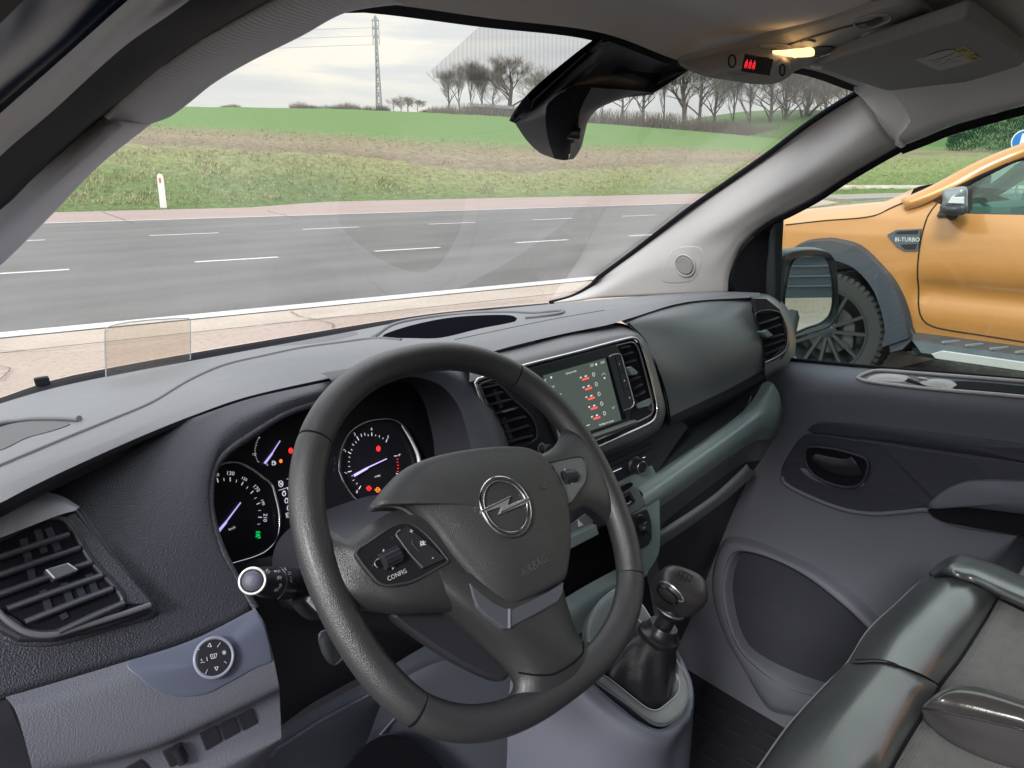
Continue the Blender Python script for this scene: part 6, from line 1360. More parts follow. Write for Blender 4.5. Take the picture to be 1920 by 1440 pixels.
for t, bul in ((0, 0), (.12, .004), (.35, .004), (.6, .002), (.85, .000), (1, 0)):
    cc_ = sum(gb, V()) / 48; row = []
    for i in range(48):
        p = gb[i].lerp(rt_[i], t); o_ = (p - (cc_.lerp(colr, t))).normalized(); row.append(p + o_ * (bul + .0035 * math.sin(i * .9 + t * 5) * (1 - t) * min(1, t * 6)))
    rows.append(row)
loft('gaiter', rows, mat('gaiter_leather', (.018, .018, .022), .38, grain=.3, gscale=300, kind='noise'), gl_, nu=96, nv=41, closed=True)
lathe('gaiter_collar', colr - axis * .004, axis, [(.026, -.006), (.029, 0), (.028, .006), (.023, .010), (.021, .016), (.019, .02), (.016, .02)], MT['blacks'], gl_, 40)
lathe('lever_shaft', colr, axis, [(.012, 0), (.012, .03), (.017, .034), (.0185, .04), (.017, .046), (.012, .05), (.013, .062), (.018, .072)], MT['blacks'], gl_, 36)
tube('lever_ring', ring(colr + axis * .040, axis, .0185, ref, 24), .0018, MT['satin'], gl_, closed=True, n=48, seg=6)
# knob: rounded block
def superell(c, ax, u, a, b, h, e1=.75, e2=.8, nu=40, nv=24):
    ax = ax.normalized(); u = (u - ax * u.dot(ax)).normalized(); w = ax.cross(u); vs = []
    sg = lambda x, p: math.copysign(abs(x) ** p, x)
    for j in range(nv + 1):
        ph = -math.pi / 2 + math.pi * j / nv
        for i in range(nu):
            th = 2 * math.pi * i / nu; cp = sg(math.cos(ph), e1)
            vs.append(c + u * a * cp * sg(math.cos(th), e2) + w * b * cp * sg(math.sin(th), e2) + ax * h * sg(math.sin(ph), e1))
    return vs, grid_faces(nu, nv + 1, True)
kax = (aX(930, 600, .8) - aX(930, 600, .8) + (aX(*g_(985, 150), .79) - aX(*g_(880, 400), .80))).normalized()
kax = (kax + V((0, -.35, .1))).normalized(); ku = aX(*g_(1100, 330), .82) - aX(*g_(780, 200), .78)
v, f = superell(knobc, kax, ku, .0345, .027, .028, .62, .72)
knob = mesh('knob', v, f, mat('knob_leather', (.03, .028, .03), .33, grain=.1, gscale=900), gl_)
SK = Surf(knob)
s = Soup()
for a, b in (((930, 150), (1010, 195)), ((955, 120), (1035, 165)), ((905, 160), (985, 205)), ((940, 125), (915, 160)), ((970, 140), (945, 175)), ((1000, 155), (975, 195)), ((1030, 172), (1008, 208))):
    P = SK.path([g_(*a), g_(*b)], .0004, 8); 
    if len(P) > 1: s.add(*tube_geo(P, .0004, seg=4))
o = s.build('shift_pattern', MT['rubber'], gl_); o['kind'] = 'stuff'
P = SK.path([g_(*p) for p in ((775, 245), (800, 235), (880, 285), (920, 340), (905, 372), (860, 360), (790, 300))], .0006, 40, True)
tube('reverse_collar_window', P, .0012, MT['gloss'], gl_, closed=True, seg=6)
P = SK.path([g_(*p) for p in ((790, 200), (850, 215), (920, 270), (965, 330), (960, 350), (925, 345))], .0004, 30); tube('knob_seam', P, .0010, MT['satin'], gl_, seg=6)
# console body under the surround
CB = [[p - PG.n * .010 for p in cr([PG.at(*g_(*q), .002) for q in ((250, 910), (330, 982), (560, 1142), (700, 1257), (775, 1290), (835, 1284), (905, 1243), (970, 1188), (1006, 1110), (1008, 1010), (965, 900), (865, 705))], 40)]]
def off(L, dx, dy, dz): return [p + V((dx, dy, dz)) for p in L]
c0_ = CB[0]
r1 = [aX(*p) for p in ((1000, 1180, .62), (1100, 1290, .63), (1160, 1340, .645), (1215, 1372, .665), (1250, 1378, .69), (1275, 1362, .72), (1294, 1340, .76), (1299, 1310, .80), (1297, 1280, .82), (1280, 1240, .83), (1262, 1205, .84))]
r2 = [aX(*p) for p in ((960, 1260, .60), (1050, 1360, .61), (1120, 1410, .625), (1180, 1440, .65), (1235, 1440, .69), (1270, 1400, .74), (1292, 1370, .78), (1300, 1335, .81), (1298, 1300, .83), (1284, 1260, .84), (1266, 1225, .85))]
r3 = [p + V((-.02, -.01, -.12)) for p in r2]; r4 = [p + V((-.03, .0, -.38)) for p in r2]
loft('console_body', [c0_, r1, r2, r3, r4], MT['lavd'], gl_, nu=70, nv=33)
# centre body below the wheel
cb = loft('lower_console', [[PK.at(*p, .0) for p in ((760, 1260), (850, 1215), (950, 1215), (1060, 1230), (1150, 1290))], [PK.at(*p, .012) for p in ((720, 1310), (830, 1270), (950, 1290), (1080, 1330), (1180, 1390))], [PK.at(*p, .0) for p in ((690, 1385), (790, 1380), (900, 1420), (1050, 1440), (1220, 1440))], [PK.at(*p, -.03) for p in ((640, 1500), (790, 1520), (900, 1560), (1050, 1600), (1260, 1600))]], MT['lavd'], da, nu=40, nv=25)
tube('console_crease', [PK.at(*p, .008) for p in ((757, 1330), (735, 1352), (712, 1378))], .0015, MT['lav'], da)
plate('pedal_opening', cr([PK.at(*p, .022) for p in ((650, 1440), (683, 1403), (717, 1383), (752, 1382), (790, 1402), (832, 1441), (870, 1500), (620, 1500))], 40, True), PK.n, .004, MT['rubber'], da)
# ============================================================ steering wheel
sw_ = thing('steering_wheel', 'grained black leather steering wheel with ring and lightning badge on its airbag cover', 'steering wheel', (.4651, .4825, 1.1816))
AW_ = .6474
PW = Plane((.4651, .4825, 1.1816), (1, 0, 0), (0, math.sin(AW_), math.cos(AW_)))
RR = .0150; Wc = .1885 - RR; Hc = .1800 - RR
def rimpt(ph):
    c, s_ = math.cos(ph), math.sin(ph); e = 2 / 2.2 if s_ > 0 else 2 / (2.2 + .4 * min(1, -s_ * 1.6))
    return PW.pt(Wc * math.copysign(abs(c) ** e, c), (Hc if s_ < 0 else Wc) * math.copysign(abs(s_) ** e, s_), 0)
def rim_arc(a0, a1, n): return [rimpt(a0 + (a1 - a0) * i / (n - 1)) for i in range(n)]
a_ur, a_ul, a_lr, a_ll = math.atan2(.1208, .1242), math.pi - math.atan2(.1208, .1242), -math.atan2(.1047, .1342), -math.pi + math.atan2(.1047, .1342)
# find rim parameters of the four leather joints
def solve_ph(px, py):
    q = PW.loc(PW.at(px, py)); return math.atan2(q.y, q.x)
j_ur, j_ul, j_lr, j_ll = solve_ph(962, 716), solve_ph(601, 832), solve_ph(1163, 1070), solve_ph(792, 1297)
g = .006
for a0, a1 in ((j_ur + g, j_ul - g), (j_ul + g, j_ll + 2 * math.pi - g), (j_ll + g, j_lr - g), (j_lr + g, j_ur - g)):
    P = rim_arc(a0, a1, 70); r = [RR * (.985 if i in (0, 69) else 1) for i in range(70)]
    v, f = tube_geo(P, r, seg=28, nrm=PW.n, flat=.93); mesh('rim_section', v, f, MT['wheel'], sw_, True, 60)
v, f = tube_geo([rimpt(2 * math.pi * i / 120) for i in range(120)], RR * .955, seg=20, closed=True, nrm=PW.n, flat=.93); mesh('rim_core', v, f, MT['rubber'], sw_)
w_ = lambda L, h=0: [PW.at(p[0], p[1], p[2] if len(p) > 2 else h) for p in L]
# spokes
lt = w_([(600, 985, -.004), (632, 1001, .004), (652, 1010, .010), (690, 985, .014), (740, 958, .018), (820, 950, .022)])
lm1 = w_([(603, 1005, .004), (640, 1022, .012), (662, 1030, .018), (700, 1006, .022), (760, 975, .026), (830, 980, .026)])
lm = w_([(612, 1050, .006), (650, 1070, .014), (690, 1070, .020), (740, 1060, .024), (800, 1050, .026), (880, 1040, .026)])
lb1 = w_([(625, 1095, .004), (660, 1110, .012), (700, 1118, .016), (750, 1125, .020), (820, 1110, .024), (900, 1090, .024)])
lb = w_([(640, 1130, -.004), (672, 1140, .0), (705, 1146, .002), (745, 1150, .004), (830, 1146, .008), (930, 1140, .01)])
lb2 = w_([(640, 1130, -.02), (672, 1140, -.02), (705, 1146, -.02), (745, 1150, -.02), (830, 1146, -.02), (930, 1140, -.02)])
sp1 = loft('spoke', [lt, lm1, lm, lb1, lb, lb2], MT['wheel'], sw_, nu=50, nv=31)
rt0 = w_([(1100, 800, -.006), (1078, 793, 0), (1055, 808, .006), (1040, 836, .008), (1010, 856, .012), (960, 880, .018)])
rt1 = w_([(1112, 820, .006), (1088, 822, .012), (1068, 835, .016), (1048, 850, .018), (1010, 866, .020), (960, 900, .022)])
rtm = w_([(1140, 880, .008), (1118, 885, .014), (1095, 893, .018), (1070, 900, .020), (1030, 910, .022), (980, 940, .024)])
rb1 = w_([(1155, 945, .006), (1132, 944, .012), (1112, 936, .016), (1085, 938, .018), (1060, 955, .020), (1000, 990, .022)])
rb0 = w_([(1160, 985, -.006), (1135, 975, -.002), (1115, 960, .004), (1096, 950, .008), (1078, 962, .010), (1056, 1000, .012)])
rb2 = w_([(1160, 985, -.02), (1135, 975, -.02), (1115, 960, -.016), (1096, 950, -.015), (1078, 962, -.015), (1056, 1000, -.015)])
sp2 = loft('spoke', [rt0, rt1, rtm, rb1, rb0, rb2], MT['wheel'], sw_, nu=50, nv=31)
bl0 = w_([(740, 1100, -.02), (823, 1148, -.02), (890, 1205, -.018), (940, 1250, -.016), (962, 1285, -.01), (940, 1320, -.004)])
bl1 = w_([(760, 1080, .0), (828, 1140, .0), (895, 1198, .002), (948, 1247, .003), (975, 1280, .004), (965, 1325, .0)])
bm1 = w_([(800, 1070, .024), (862, 1125, .026), (930, 1180, .024), (985, 1225, .020), (1010, 1262, .016), (1020, 1310, .01)])
bm2 = w_([(960, 1080, .026), (980, 1110, .028), (1010, 1160, .026), (1050, 1205, .022), (1070, 1240, .018), (1085, 1275, .01)])
br1 = w_([(1040, 1060, .012), (1054, 1115, .012), (1072, 1170, .008), (1090, 1207, .004), (1108, 1213, .002), (1135, 1225, .0)])
br0 = w_([(1045, 1055, -.015), (1059, 1118, -.015), (1076, 1168, -.016), (1093, 1202, -.014), (1112, 1203, -.01), (1140, 1200, -.006)])
sp3 = loft('spoke', [bl0, bl1, bm1, bm2, br1, br0], MT['wheel'], sw_, nu=50, nv=36)
S3 = Surf(sp3)
# seam of the lower spoke cover
tube('cover_seam', [p for p in S3.path([(1086, 1170), (1093, 1205), (1090, 1228), (1042, 1262), (1010, 1266), (972, 1261)], .0006, 40)], .0009, MT['rubber'], sw_, seg=5)
plate('hub_core', w_([(690, 1020), (740, 960), (860, 880), (1000, 860), (1050, 900), (1060, 1080), (960, 1130), (860, 1140), (760, 1110)], .004), PW.n, .04, MT['black'], sw_)
# rear shell behind the spokes
plate('rear_shell', w_([(735, 1150), (790, 1143), (850, 1140), (960, 1255), (945, 1276), (880, 1252), (800, 1203)], -.018), PW.n, .012, MT['black'], sw_, .004, smooth=40)
# airbag cover
abp = [(700, 950), (714, 928), (735, 902), (760, 878), (800, 861), (850, 849), (900, 842), (950, 839), (988, 843), (1014, 858), (1036, 888), (1054, 925), (1064, 970), (1066, 1020), (1062, 1062), (1056, 1088), (1035, 1102), (1000, 1121), (962, 1139), (944, 1138), (922, 1127), (900, 1109), (878, 1085), (840, 1040), (802, 990), (778, 965), (755, 952), (730, 950)]
ab_o = w_(abp, .022)
v, f = dome_geo(cr(ab_o, 110, True), PW.n, .022, .10, rings=14, power=2.6, base=.012)
ab = mesh('airbag_cover', v, f, MT['hub'], sw_)
SA = Surf(ab)
tube('lit_cover_edge', [PW.at(x, y, .0235) for x, y in ((698, 951), (722, 948), (742, 950), (764, 959), (790, 984), (820, 1018), (848, 1052), (878, 1087))], .0013, mat('lit_edge_grey', (.12, .12, .13), .35), sw_, n=60, seg=6)  # lighter tube paints the lit lower-left edge of the cover
# badge
bq = lambda x, y: (x / 8 + 860, y / 8 + 850)
pb_ = SA.plane(*bq(715, 795)); pb_ = Plane(pb_.o + pb_.n * .001, pb_.ex, pb_.ey)
bd = D.objects.new('badge', None); COL.objects.link(bd); bd.parent = sw_; bd.location = pb_.o - sw_.location
n_ = 48
rc_ = pb_.at(*bq(708, 792), .001); rx = (pb_.at(*bq(1040, 720), .001) - pb_.at(*bq(380, 850), .001)).length / 2
ringp = [rc_ + (pb_.ex * math.cos(2 * math.pi * k / n_) + pb_.ey * math.sin(2 * math.pi * k / n_)) * rx for k in range(n_)]
tube('badge_ring', ringp, .0029, MT['chrome'], bd, closed=True, seg=10, nrm=pb_.n, flat=.7)
lathe('badge_plate', rc_, pb_.n, [(0, -.0012), (rx, -.0012), (rx, -.003)], MT['hub'], bd, 40)
bolt = [(330, 905), (352, 838), (790, 632), (742, 775), (1062, 648), (1085, 722), (600, 918), (650, 790)]
B0 = [pb_.at(*bq(*p), .0030) for p in bolt]
mid_ = [pb_.at(*bq(*p), .0048) for p in ((345, 868), (735, 690), (690, 775), (1070, 685), (655, 858))]
bo = plate('badge_bolt', B0, pb_.n, .003, mat('badge_silver', (.75, .75, .77), .3, metal=.75), bd, .0006, seg=1)
tube('bolt_ridge', [pb_.at(*bq(*p), .0032) for p in ((348, 868), (775, 660))], .0007, MT['chrome'], bd, seg=4)
tube('bolt_ridge', [pb_.at(*bq(*p), .0032) for p in ((1066, 685), (625, 890))], .0007, MT['chrome'], bd, seg=4)
# embossed lettering and marks
pA = SA.plane(1002, 1062); EMB = mat('embossed_plastic', (.13, .13, .13), .35)
text('airbag_lettering', 'AIRBAG', Plane(pA.o + pA.n * .0006, pA.ex, pA.ey), (1002, 1061), (10, -6.6), .0078, EMB, sw_, sx=.9)
s = Soup()
for a, b in (((846, 982), (862, 984)), ((854, 984), (850, 992)), ((862, 980), (860, 990)), ((1014, 910), (1024, 906)), ((1016, 914), (1024, 916)), ((1020, 905), (1019, 915))):
    P = SA.path([a, b], .0005, 4)
    if len(P) > 1: s.add(*tube_geo(P, .0005, seg=4))
o = s.build('horn_marks', EMB, sw_); o['kind'] = 'stuff'
# silver chevron below the airbag
ch = [(881, 1092), (900, 1110), (924, 1129), (945, 1140), (963, 1141), (1002, 1123), (1038, 1104), (1058, 1091), (1056, 1112), (1046, 1128), (1004, 1152), (966, 1172), (955, 1179), (945, 1178), (915, 1156), (896, 1138), (888, 1118)]
chv = plate('chevron_trim', [PW.at(p[0], p[1], .033 - .002) for p in ch], PW.n, .014, mat('chevron_grey', (.13, .14, .165), .3, metal=.3), sw_, .0012)
tube('chevron_crease', w_([(955, 1142), (955, 1178)], .0315), .0012, mat('chevron_light', (.30, .32, .38), .3, metal=.3), sw_, seg=5)
# button pods
cb2 = lambda x, y: (x / 3 + 640, y / 3 + 960)
lp = [(84, 240), (90, 215), (120, 192), (375, 62), (600, 270), (552, 308), (405, 388), (330, 405), (255, 412), (215, 400), (180, 365)]
hL = .0272
podL = plate('button_pod', cr([PW.at(*cb2(*p), hL) for p in lp], 60, True), PW.n, .006, MT['blacks'], sw_, .001)
tube('pod_edge', cr([PW.at(*cb2(*p), hL) for p in lp], 70, True), .0011, MT['hub'], sw_, closed=True, seg=6)
PB_ = Plane(PW.o + PW.n * (hL + .0005), PW.ex, PW.ey)
plate('rocker_button', [PB_.at(*cb2(*p), .002) for p in ((305, 122), (375, 75), (590, 262), (455, 322))], PW.n, .003, MT['black'], podL, .0008)
tube('rocker_trim', [PB_.at(*cb2(*p), .0025) for p in ((330, 100), (308, 125), (330, 160), (385, 235), (458, 312))], .0007, MT['satin'], podL, n=30, seg=5)
rl0, rl1 = PB_.at(*cb2(190, 285), .001), PB_.at(*cb2(342, 240), .001)
plate('roller_well', [PB_.at(*cb2(*p), .0006) for p in ((185, 290), (205, 262), (300, 212), (335, 225), (345, 258), (320, 275), (215, 318), (190, 312))], PW.n, .001, MT['rubber'], podL)
S_ = Soup(); c1_, c2_ = PB_.at(*cb2(228, 282), .001), PB_.at(*cb2(318, 238), .001); S_.add(*tube_geo([c1_, c1_.lerp(c2_, .5), c2_], .0068, seg=20))
for k in range(14):
    a = 6.283 * k / 14; e = (c2_ - c1_).normalized(); u = e.orthogonal().normalized(); w = e.cross(u); q = (u * math.cos(a) + w * math.sin(a)) * .0069; S_.add(*tube_geo([c1_ + q, c2_ + q], .0006, seg=4))
S_.build('roller', MT['black'], podL, True, 40)
tube('roller_trim', [PB_.at(*cb2(*p), .001) for p in ((215, 262), (192, 275), (188, 295), (205, 315))], .0006, MT['satin'], podL, n=16, seg=5)
def tri(par, pts, pl, cf, h=.0008): return plate('arrow_mark', [pl.at(*cf(*p), h) for p in pts], pl.n, .0002, MT['print'], par)
tri(podL, [(231, 222), (238, 207), (245, 222)], PB_, cb2); tri(podL, [(280, 312), (298, 306), (291, 324)], PB_, cb2)
text('config_lettering', 'CONFIG', PB_, cb2(314, 354), (10, -4.6), .0036, MT['print'], podL)
for t, c in (('+', (395, 110)), ('-', (513, 255))): text('volume_mark', t, PB_, cb2(*c), (10, -4), .0052, MT['print'], podL, lift=.003)
S_ = Soup()
for a, b in (((446, 176), (455, 168)), ((455, 168), (460, 162)), ((460, 162), (466, 186)), ((466, 186), (455, 182)), ((455, 182), (446, 184)), ((446, 184), (446, 176)), ((443, 165), (475, 185)), ((447, 192), (474, 165))): S_.add(*tube_geo([PB_.at(*cb2(*a), .0028), PB_.at(*cb2(*b), .0028)], .0004, seg=4))
o = S_.build('mute_mark', MT['print'], podL, False); o['kind'] = 'stuff'
tube('mute_button_edge', [PB_.at(*cb2(*p), .0028) for p in ((400, 158), (398, 172), (410, 192), (440, 225))], .0005, MT['hub'], podL, n=16, seg=5)
pr = lambda x, y: (x / 2.77 + 980, y / 2.77 + 820)
hR = .0235
rp_ = [(118, 140), (150, 128), (285, 100), (315, 110), (335, 175), (330, 225), (310, 260), (225, 350)]
podR = plate('button_pod', cr([PW.at(*pr(*p), hR) for p in rp_], 60, True), PW.n, .006, MT['teal'], sw_, .001)
tube('pod_edge', cr([PW.at(*pr(*p), hR) for p in rp_], 70, True), .0012, MT['black'], sw_, closed=True, seg=6)
PR_ = Plane(PW.o + PW.n * (hR + .0005), PW.ex, PW.ey)
plate('rocker_button', [PR_.at(*pr(*p), .001) for p in ((135, 160), (158, 150), (228, 300), (205, 315))], PW.n, .002, MT['gloss'], podR, .0005)
plate('roller_well', [PR_.at(*pr(*p), .0006) for p in ((200, 180), (255, 168), (272, 190), (270, 220), (245, 235), (215, 225))], PW.n, .001, MT['rubber'], podR, smooth=24)
tube('roller', [PR_.at(*pr(212, 210), .001), PR_.at(*pr(268, 200), .001)], .0068, MT['black'], podR, seg=18)
tri(podR, [(213, 172), (219, 160), (225, 171)], PR_, pr); tri(podR, [(250, 235), (264, 231), (259, 243)], PR_, pr)
# ---- column shroud and stalks
c0 = PW.pt(0, 0, -.03); fw = V((0, 1, -.30)).normalized()
rows = []
for d_, a, b in ((0, .050, .040), (.05, .056, .046), (.13, .07, .052), (.24, .09, .06)):
    c = c0 + fw * d_ + V((0, 0, -.038)); rows.append([c + V((math.copysign(abs(math.cos(t)) ** .6, math.cos(t)) * a, 0, math.copysign(abs(math.sin(t)) ** .6, math.sin(t)) * b)) for t in [2 * math.pi * k / 40 for k in range(40)]])
colm = thing('steering_column', 'black steering column shroud behind the steering wheel', 'steering column', (.465, .6, 1.05))
loft('column_shroud', rows, MT['black'], colm, nu=60, nv=19, closed=True)
ls = thing('light_stalk', 'black light switch stalk with silver ringed round tip left of the steering wheel', 'stalk', aY(473, 1089, .62))
t0 = aY(473, 1089, .62); t1 = aY(538, 1094, .672); t2 = aY(640, 1092, .70); ax = (t0 - t1).normalized(); vw = (EYE - t0).normalized(); fx = (ax * .55 + vw * .75).normalized()
rr = 23.5 * (t0 - EYE).dot(FW) / FPX
lathe('tip_button', t0, fx, [(rr * .82, -.004), (rr * .82, .0005), (rr * .7, .0025), (rr * .4, .0038), (0, .0042)], mat('stalk_tip', (.10, .11, .15), .4, grain=.3, gscale=1200, kind='noise'), ls, 36)
tube('tip_ring', ring(t0, fx, rr, V((0, 0, 1)), 24), .0013, mat('pale_ring', (.85, .85, .85), .25, metal=.4), ls, closed=True, n=48, seg=8)
bar = [t0 - fx * .002, t0.lerp(t1, .35), t0.lerp(t1, .8), t1, t1.lerp(t2, .3), t1.lerp(t2, .6), t2]
rad = [rr * 1.0, rr * 1.28, rr * 1.42, rr * 1.40, rr * 1.2, rr * .9, rr * .8]
P = cr(bar, 30); rad30 = [lerp_tab(list(zip([0, .18, .42, .5, .65, .82, 1], rad)), i / 29) for i in range(30)]
v, f = tube_geo(P, rad30, seg=36); stk = mesh('barrel', v, f, MT['blacks'], ls); SS = Surf(stk)
k4 = lambda x, y: (x / 3.6 + 400, y / 3.6 + 1040)
P = SS.path([k4(*p) for p in ((415, 70), (450, 85), (485, 130), (495, 190), (475, 250), (430, 300), (380, 314))], .0003, 30)
if len(P) > 3: tube('barrel_joint', P, .0004, MT['satin'], ls, seg=5)
def stuck(name, segs, cf, surf, m, par, r=.00035, lift=.0004):
    s = Soup()
    for a, b in segs:
        P = surf.path([cf(*a), cf(*b)], lift, 4)
        if len(P) > 1: s.add(*tube_geo(P, r, seg=4))
    o = s.build(name, m, par, False); o['kind'] = 'stuff'; return o
cs = lambda cx, cy, r, k=8: [((cx + r * math.cos(6.283 * i / k), cy + r * math.sin(6.283 * i / k)), (cx + r * math.cos(6.283 * (i + 1) / k), cy + r * math.sin(6.283 * (i + 1) / k))) for i in range(k)]
stuck('stalk_symbols', cs(365, 116, 9) + [((365, 98), (365, 104)), ((365, 128), (365, 134)), ((347, 116), (353, 116)), ((377, 116), (383, 116)), ((352, 103), (357, 108)), ((373, 124), (378, 129))]
      + [((428, 145), (455, 170)), ((455, 145), (428, 170)), ((425, 157), (460, 157)), ((440, 143), (440, 172)), ((412, 245), (425, 225)), ((425, 225), (432, 240)), ((432, 240), (412, 245)), ((430, 245), (455, 200)), ((440, 200), (456, 198)), ((456, 198), (455, 218)), ((455, 218), (442, 216))], k4, SS, MT['print'], ls)
stuck('stalk_symbols', [((480, 90), (490, 108)), ((500, 120), (520, 120)), ((500, 135), (522, 132)), ((518, 148), (526, 166)), ((520, 172), (528, 186)), ((410, 108), (416, 122)), ((416, 122), (420, 108)), ((424, 108), (424, 120)), ((424, 120), (432, 122)), ((434, 108), (446, 108)), ((440, 108), (440, 122)), ((448, 112), (458, 124))], k4, SS, MT['print'], ls)
ig = thing('ignition_key', 'black ignition key in its barrel below the light stalk', 'ignition key', aY(612, 1215, .63))
P = [aY(*k4(*p), .625) for p in ((708, 565), (730, 520), (785, 508), (830, 540), (870, 600), (885, 650), (860, 715), (815, 748), (770, 720), (735, 660))]
c = sum(P, V()) / len(P); n_ = (EYE - c).normalized(); n_ = (n_ + V((-.3, 0, .1))).normalized()
v, f = dome_geo(cr(P, 48, True), n_, .010, .25, rings=8, base=.010); mesh('key_head', v, f, mat('key_plastic', (.05, .055, .065), .28), ig)
tube('key_trim', [p + n_ * .002 for p in [aY(*k4(*q), .625) for q in ((712, 545), (735, 520), (790, 508), (850, 560), (884, 640), (870, 700), (825, 742))]], .0009, MT['satin'], ig, n=40, seg=6)
lathe('key_barrel', aY(640, 1205, .70), (aY(612, 1215, .63) - aY(640, 1205, .70)), [(.02, -.02), (.02, .03), (.016, .04), (.012, .045), (0, .045)], MT['black'], ig, 32)
tube('steering_lock_collar', [aY(*k4(*q), .66) for q in ((570, 305), (600, 350), (660, 395), (720, 390))], .0075, MT['blacks'], colm, n=20)
tube('collar_glint', [aY(*k4(*q), .655) for q in ((640, 300), (680, 340), (715, 375))], .003, MT['trimd'], colm, n=16)
# ============================================================ seat
se = thing('passenger_seat', 'black leatherette passenger bench with woven grey centre panels', 'seat', (1.1, .0, .47))
s3 = lambda x, y: (x / 3 + 1280, y / 3 + 960)
Zs = lambda L: [aZ(*s3(x, y), z) for x, y, z in L]
f0 = Zs([(250, 1700, .84), (430, 1440, .84), (600, 1205, .84), (800, 983, .84), (925, 858, .84)])
def row(pts): return Zs([(x, y, z + max(0, 1600 - x) * .00006) for x, y, z in pts])
# front bolster, inboard segment: front edge, crown, inner edge
A0 = row([(340, 1570, .895), (430, 1438, .895), (600, 1200, .895), (800, 980, .895), (923, 856, .895), (965, 838, .897)])
A1 = row([(390, 1600, .925), (500, 1440, .925), (680, 1200, .925), (850, 1000, .925), (965, 872, .925), (1005, 842, .925)])
A2 = row([(600, 1700, .955), (760, 1440, .955), (900, 1200, .955), (1040, 1010, .955), (1130, 900, .955), (1160, 842, .952)])
A3 = row([(900, 1800, .955), (1080, 1440, .955), (1180, 1200, .955), (1270, 1040, .955), (1340, 950, .955), (1330, 908, .95)])
A4 = row([(1000, 1850, .935), (1175, 1440, .935), (1290, 1240, .935), (1360, 1130, .935), (1440, 1000, .935), (1450, 972, .935)])
A_1 = [p + V((.0, .02, -.10)) for p in A0]
sb1 = loft('front_bolster', [A_1, A0, A1, A2, A3, A4], MT['leather'], se, nu=50, nv=41)
B0_ = row([(923, 856, .895), (1040, 672, .895), (1200, 520, .895), (1330, 402, .895), (1415, 362, .897)])
B1_ = row([(975, 850, .925), (1090, 680, .925), (1240, 530, .925), (1360, 415, .925), (1440, 362, .925)])
B2_ = row([(1150, 845, .955), (1230, 720, .955), (1380, 560, .955), (1480, 440, .955), (1530, 372, .955)])
B3_ = row([(1330, 905, .955), (1430, 760, .955), (1540, 620, .955), (1640, 500, .955), (1690, 432, .955)])
B4_ = row([(1450, 973, .935), (1560, 832, .935), (1640, 710, .935), (1710, 600, .935), (1772, 490, .935)])
sb2 = loft('front_bolster', [[p + V((0, .02, -.10)) for p in B0_], B0_, B1_, B2_, B3_, B4_], MT['leather'], se, nu=50, nv=41)
tube('bolster_seam', [aZ(*s3(*p), .9555) + V((0, 0, 0)) if False else p2 for p, p2 in zip([0] * 40, Surf(sb1, sb2).path([s3(*p) for p in ((975, 832), (1060, 828), (1160, 842), (1300, 900), (1400, 950), (1450, 976))], -.002, 40))], .0028, MT['rubber'], se, seg=6)
tube('front_piping', [p + V((0, 0, .001)) for p in cr(A0[:5] + B0_[1:], 90)], .0013, mat('piping_grey', (.22, .22, .24), .5), se, seg=6)
# outboard bolster by the door
C0_ = row([(1390, 345, .90), (1440, 300, .92), (1500, 268, .935), (1600, 262, .94), (1760, 315, .94), (1920, 385, .94), (2300, 560, .94)])
C1_ = row([(1400, 352, .915), (1450, 318, .945), (1510, 292, .965), (1600, 290, .968), (1750, 345, .968), (1920, 420, .968), (2300, 600, .968)])
C2_ = row([(1408, 358, .92), (1460, 345, .95), (1530, 350, .968), (1620, 375, .968), (1760, 440, .968), (1920, 515, .966), (2200, 640, .966)])
C3_ = row([(1416, 364, .92), (1480, 362, .94), (1560, 385, .945), (1660, 432, .94), (1775, 492, .935), (1920, 562, .935), (2200, 700, .935)])
loft('side_bolster', [[p + V((.02, 0, -.15)) for p in C0_], C0_, C1_, C2_, C3_], MT['leather'], se, nu=60, nv=33)
fb = loft('seat_panel', [row([(1772, 489, .936), (1710, 600, .936), (1640, 710, .936), (1560, 832, .936), (1450, 974, .936), (1360, 1130, .936), (1290, 1240, .936), (1175, 1440, .936), (1000, 1850, .936)]),
     row([(1850, 530, .945), (1780, 650, .945), (1720, 800, .945), (1640, 950, .945), (1540, 1100, .945), (1460, 1250, .945), (1400, 1360, .945), (1320, 1560, .945), (1250, 1850, .945)]),
     row([(2400, 800, .93), (2300, 950, .93), (2250, 1100, .93), (2200, 1250, .93), (2150, 1400, .93), (2100, 1550, .93), (2000, 1700, .93), (1900, 1900, .93), (1800, 2200, .93)])], MT['fabric'], se, nu=60, nv=17)
tube('panel_seam', [p + V((0, 0, .0)) for p in row([(1772, 489, .936), (1710, 600, .936), (1640, 710, .936), (1560, 832, .936), (1450, 974, .936), (1360, 1130, .936), (1290, 1240, .936), (1175, 1440, .936), (1000, 1850, .936)])], .002, MT['rubber'], se, n=60, seg=6)
box('seat_base', (1.15, -.10, .66), (.48, 0, 0), (0, .33, 0), (0, 0, .20), MT['black'], se, .02)
ar = thing('seat_armrest', 'black leather seat armrest with rounded end lying over the woven seat panel', 'armrest', aZ(*s3(1600, 1200), 1.0))
Zr = lambda L: [aZ(*s3(x, y), z) for x, y, z in L]
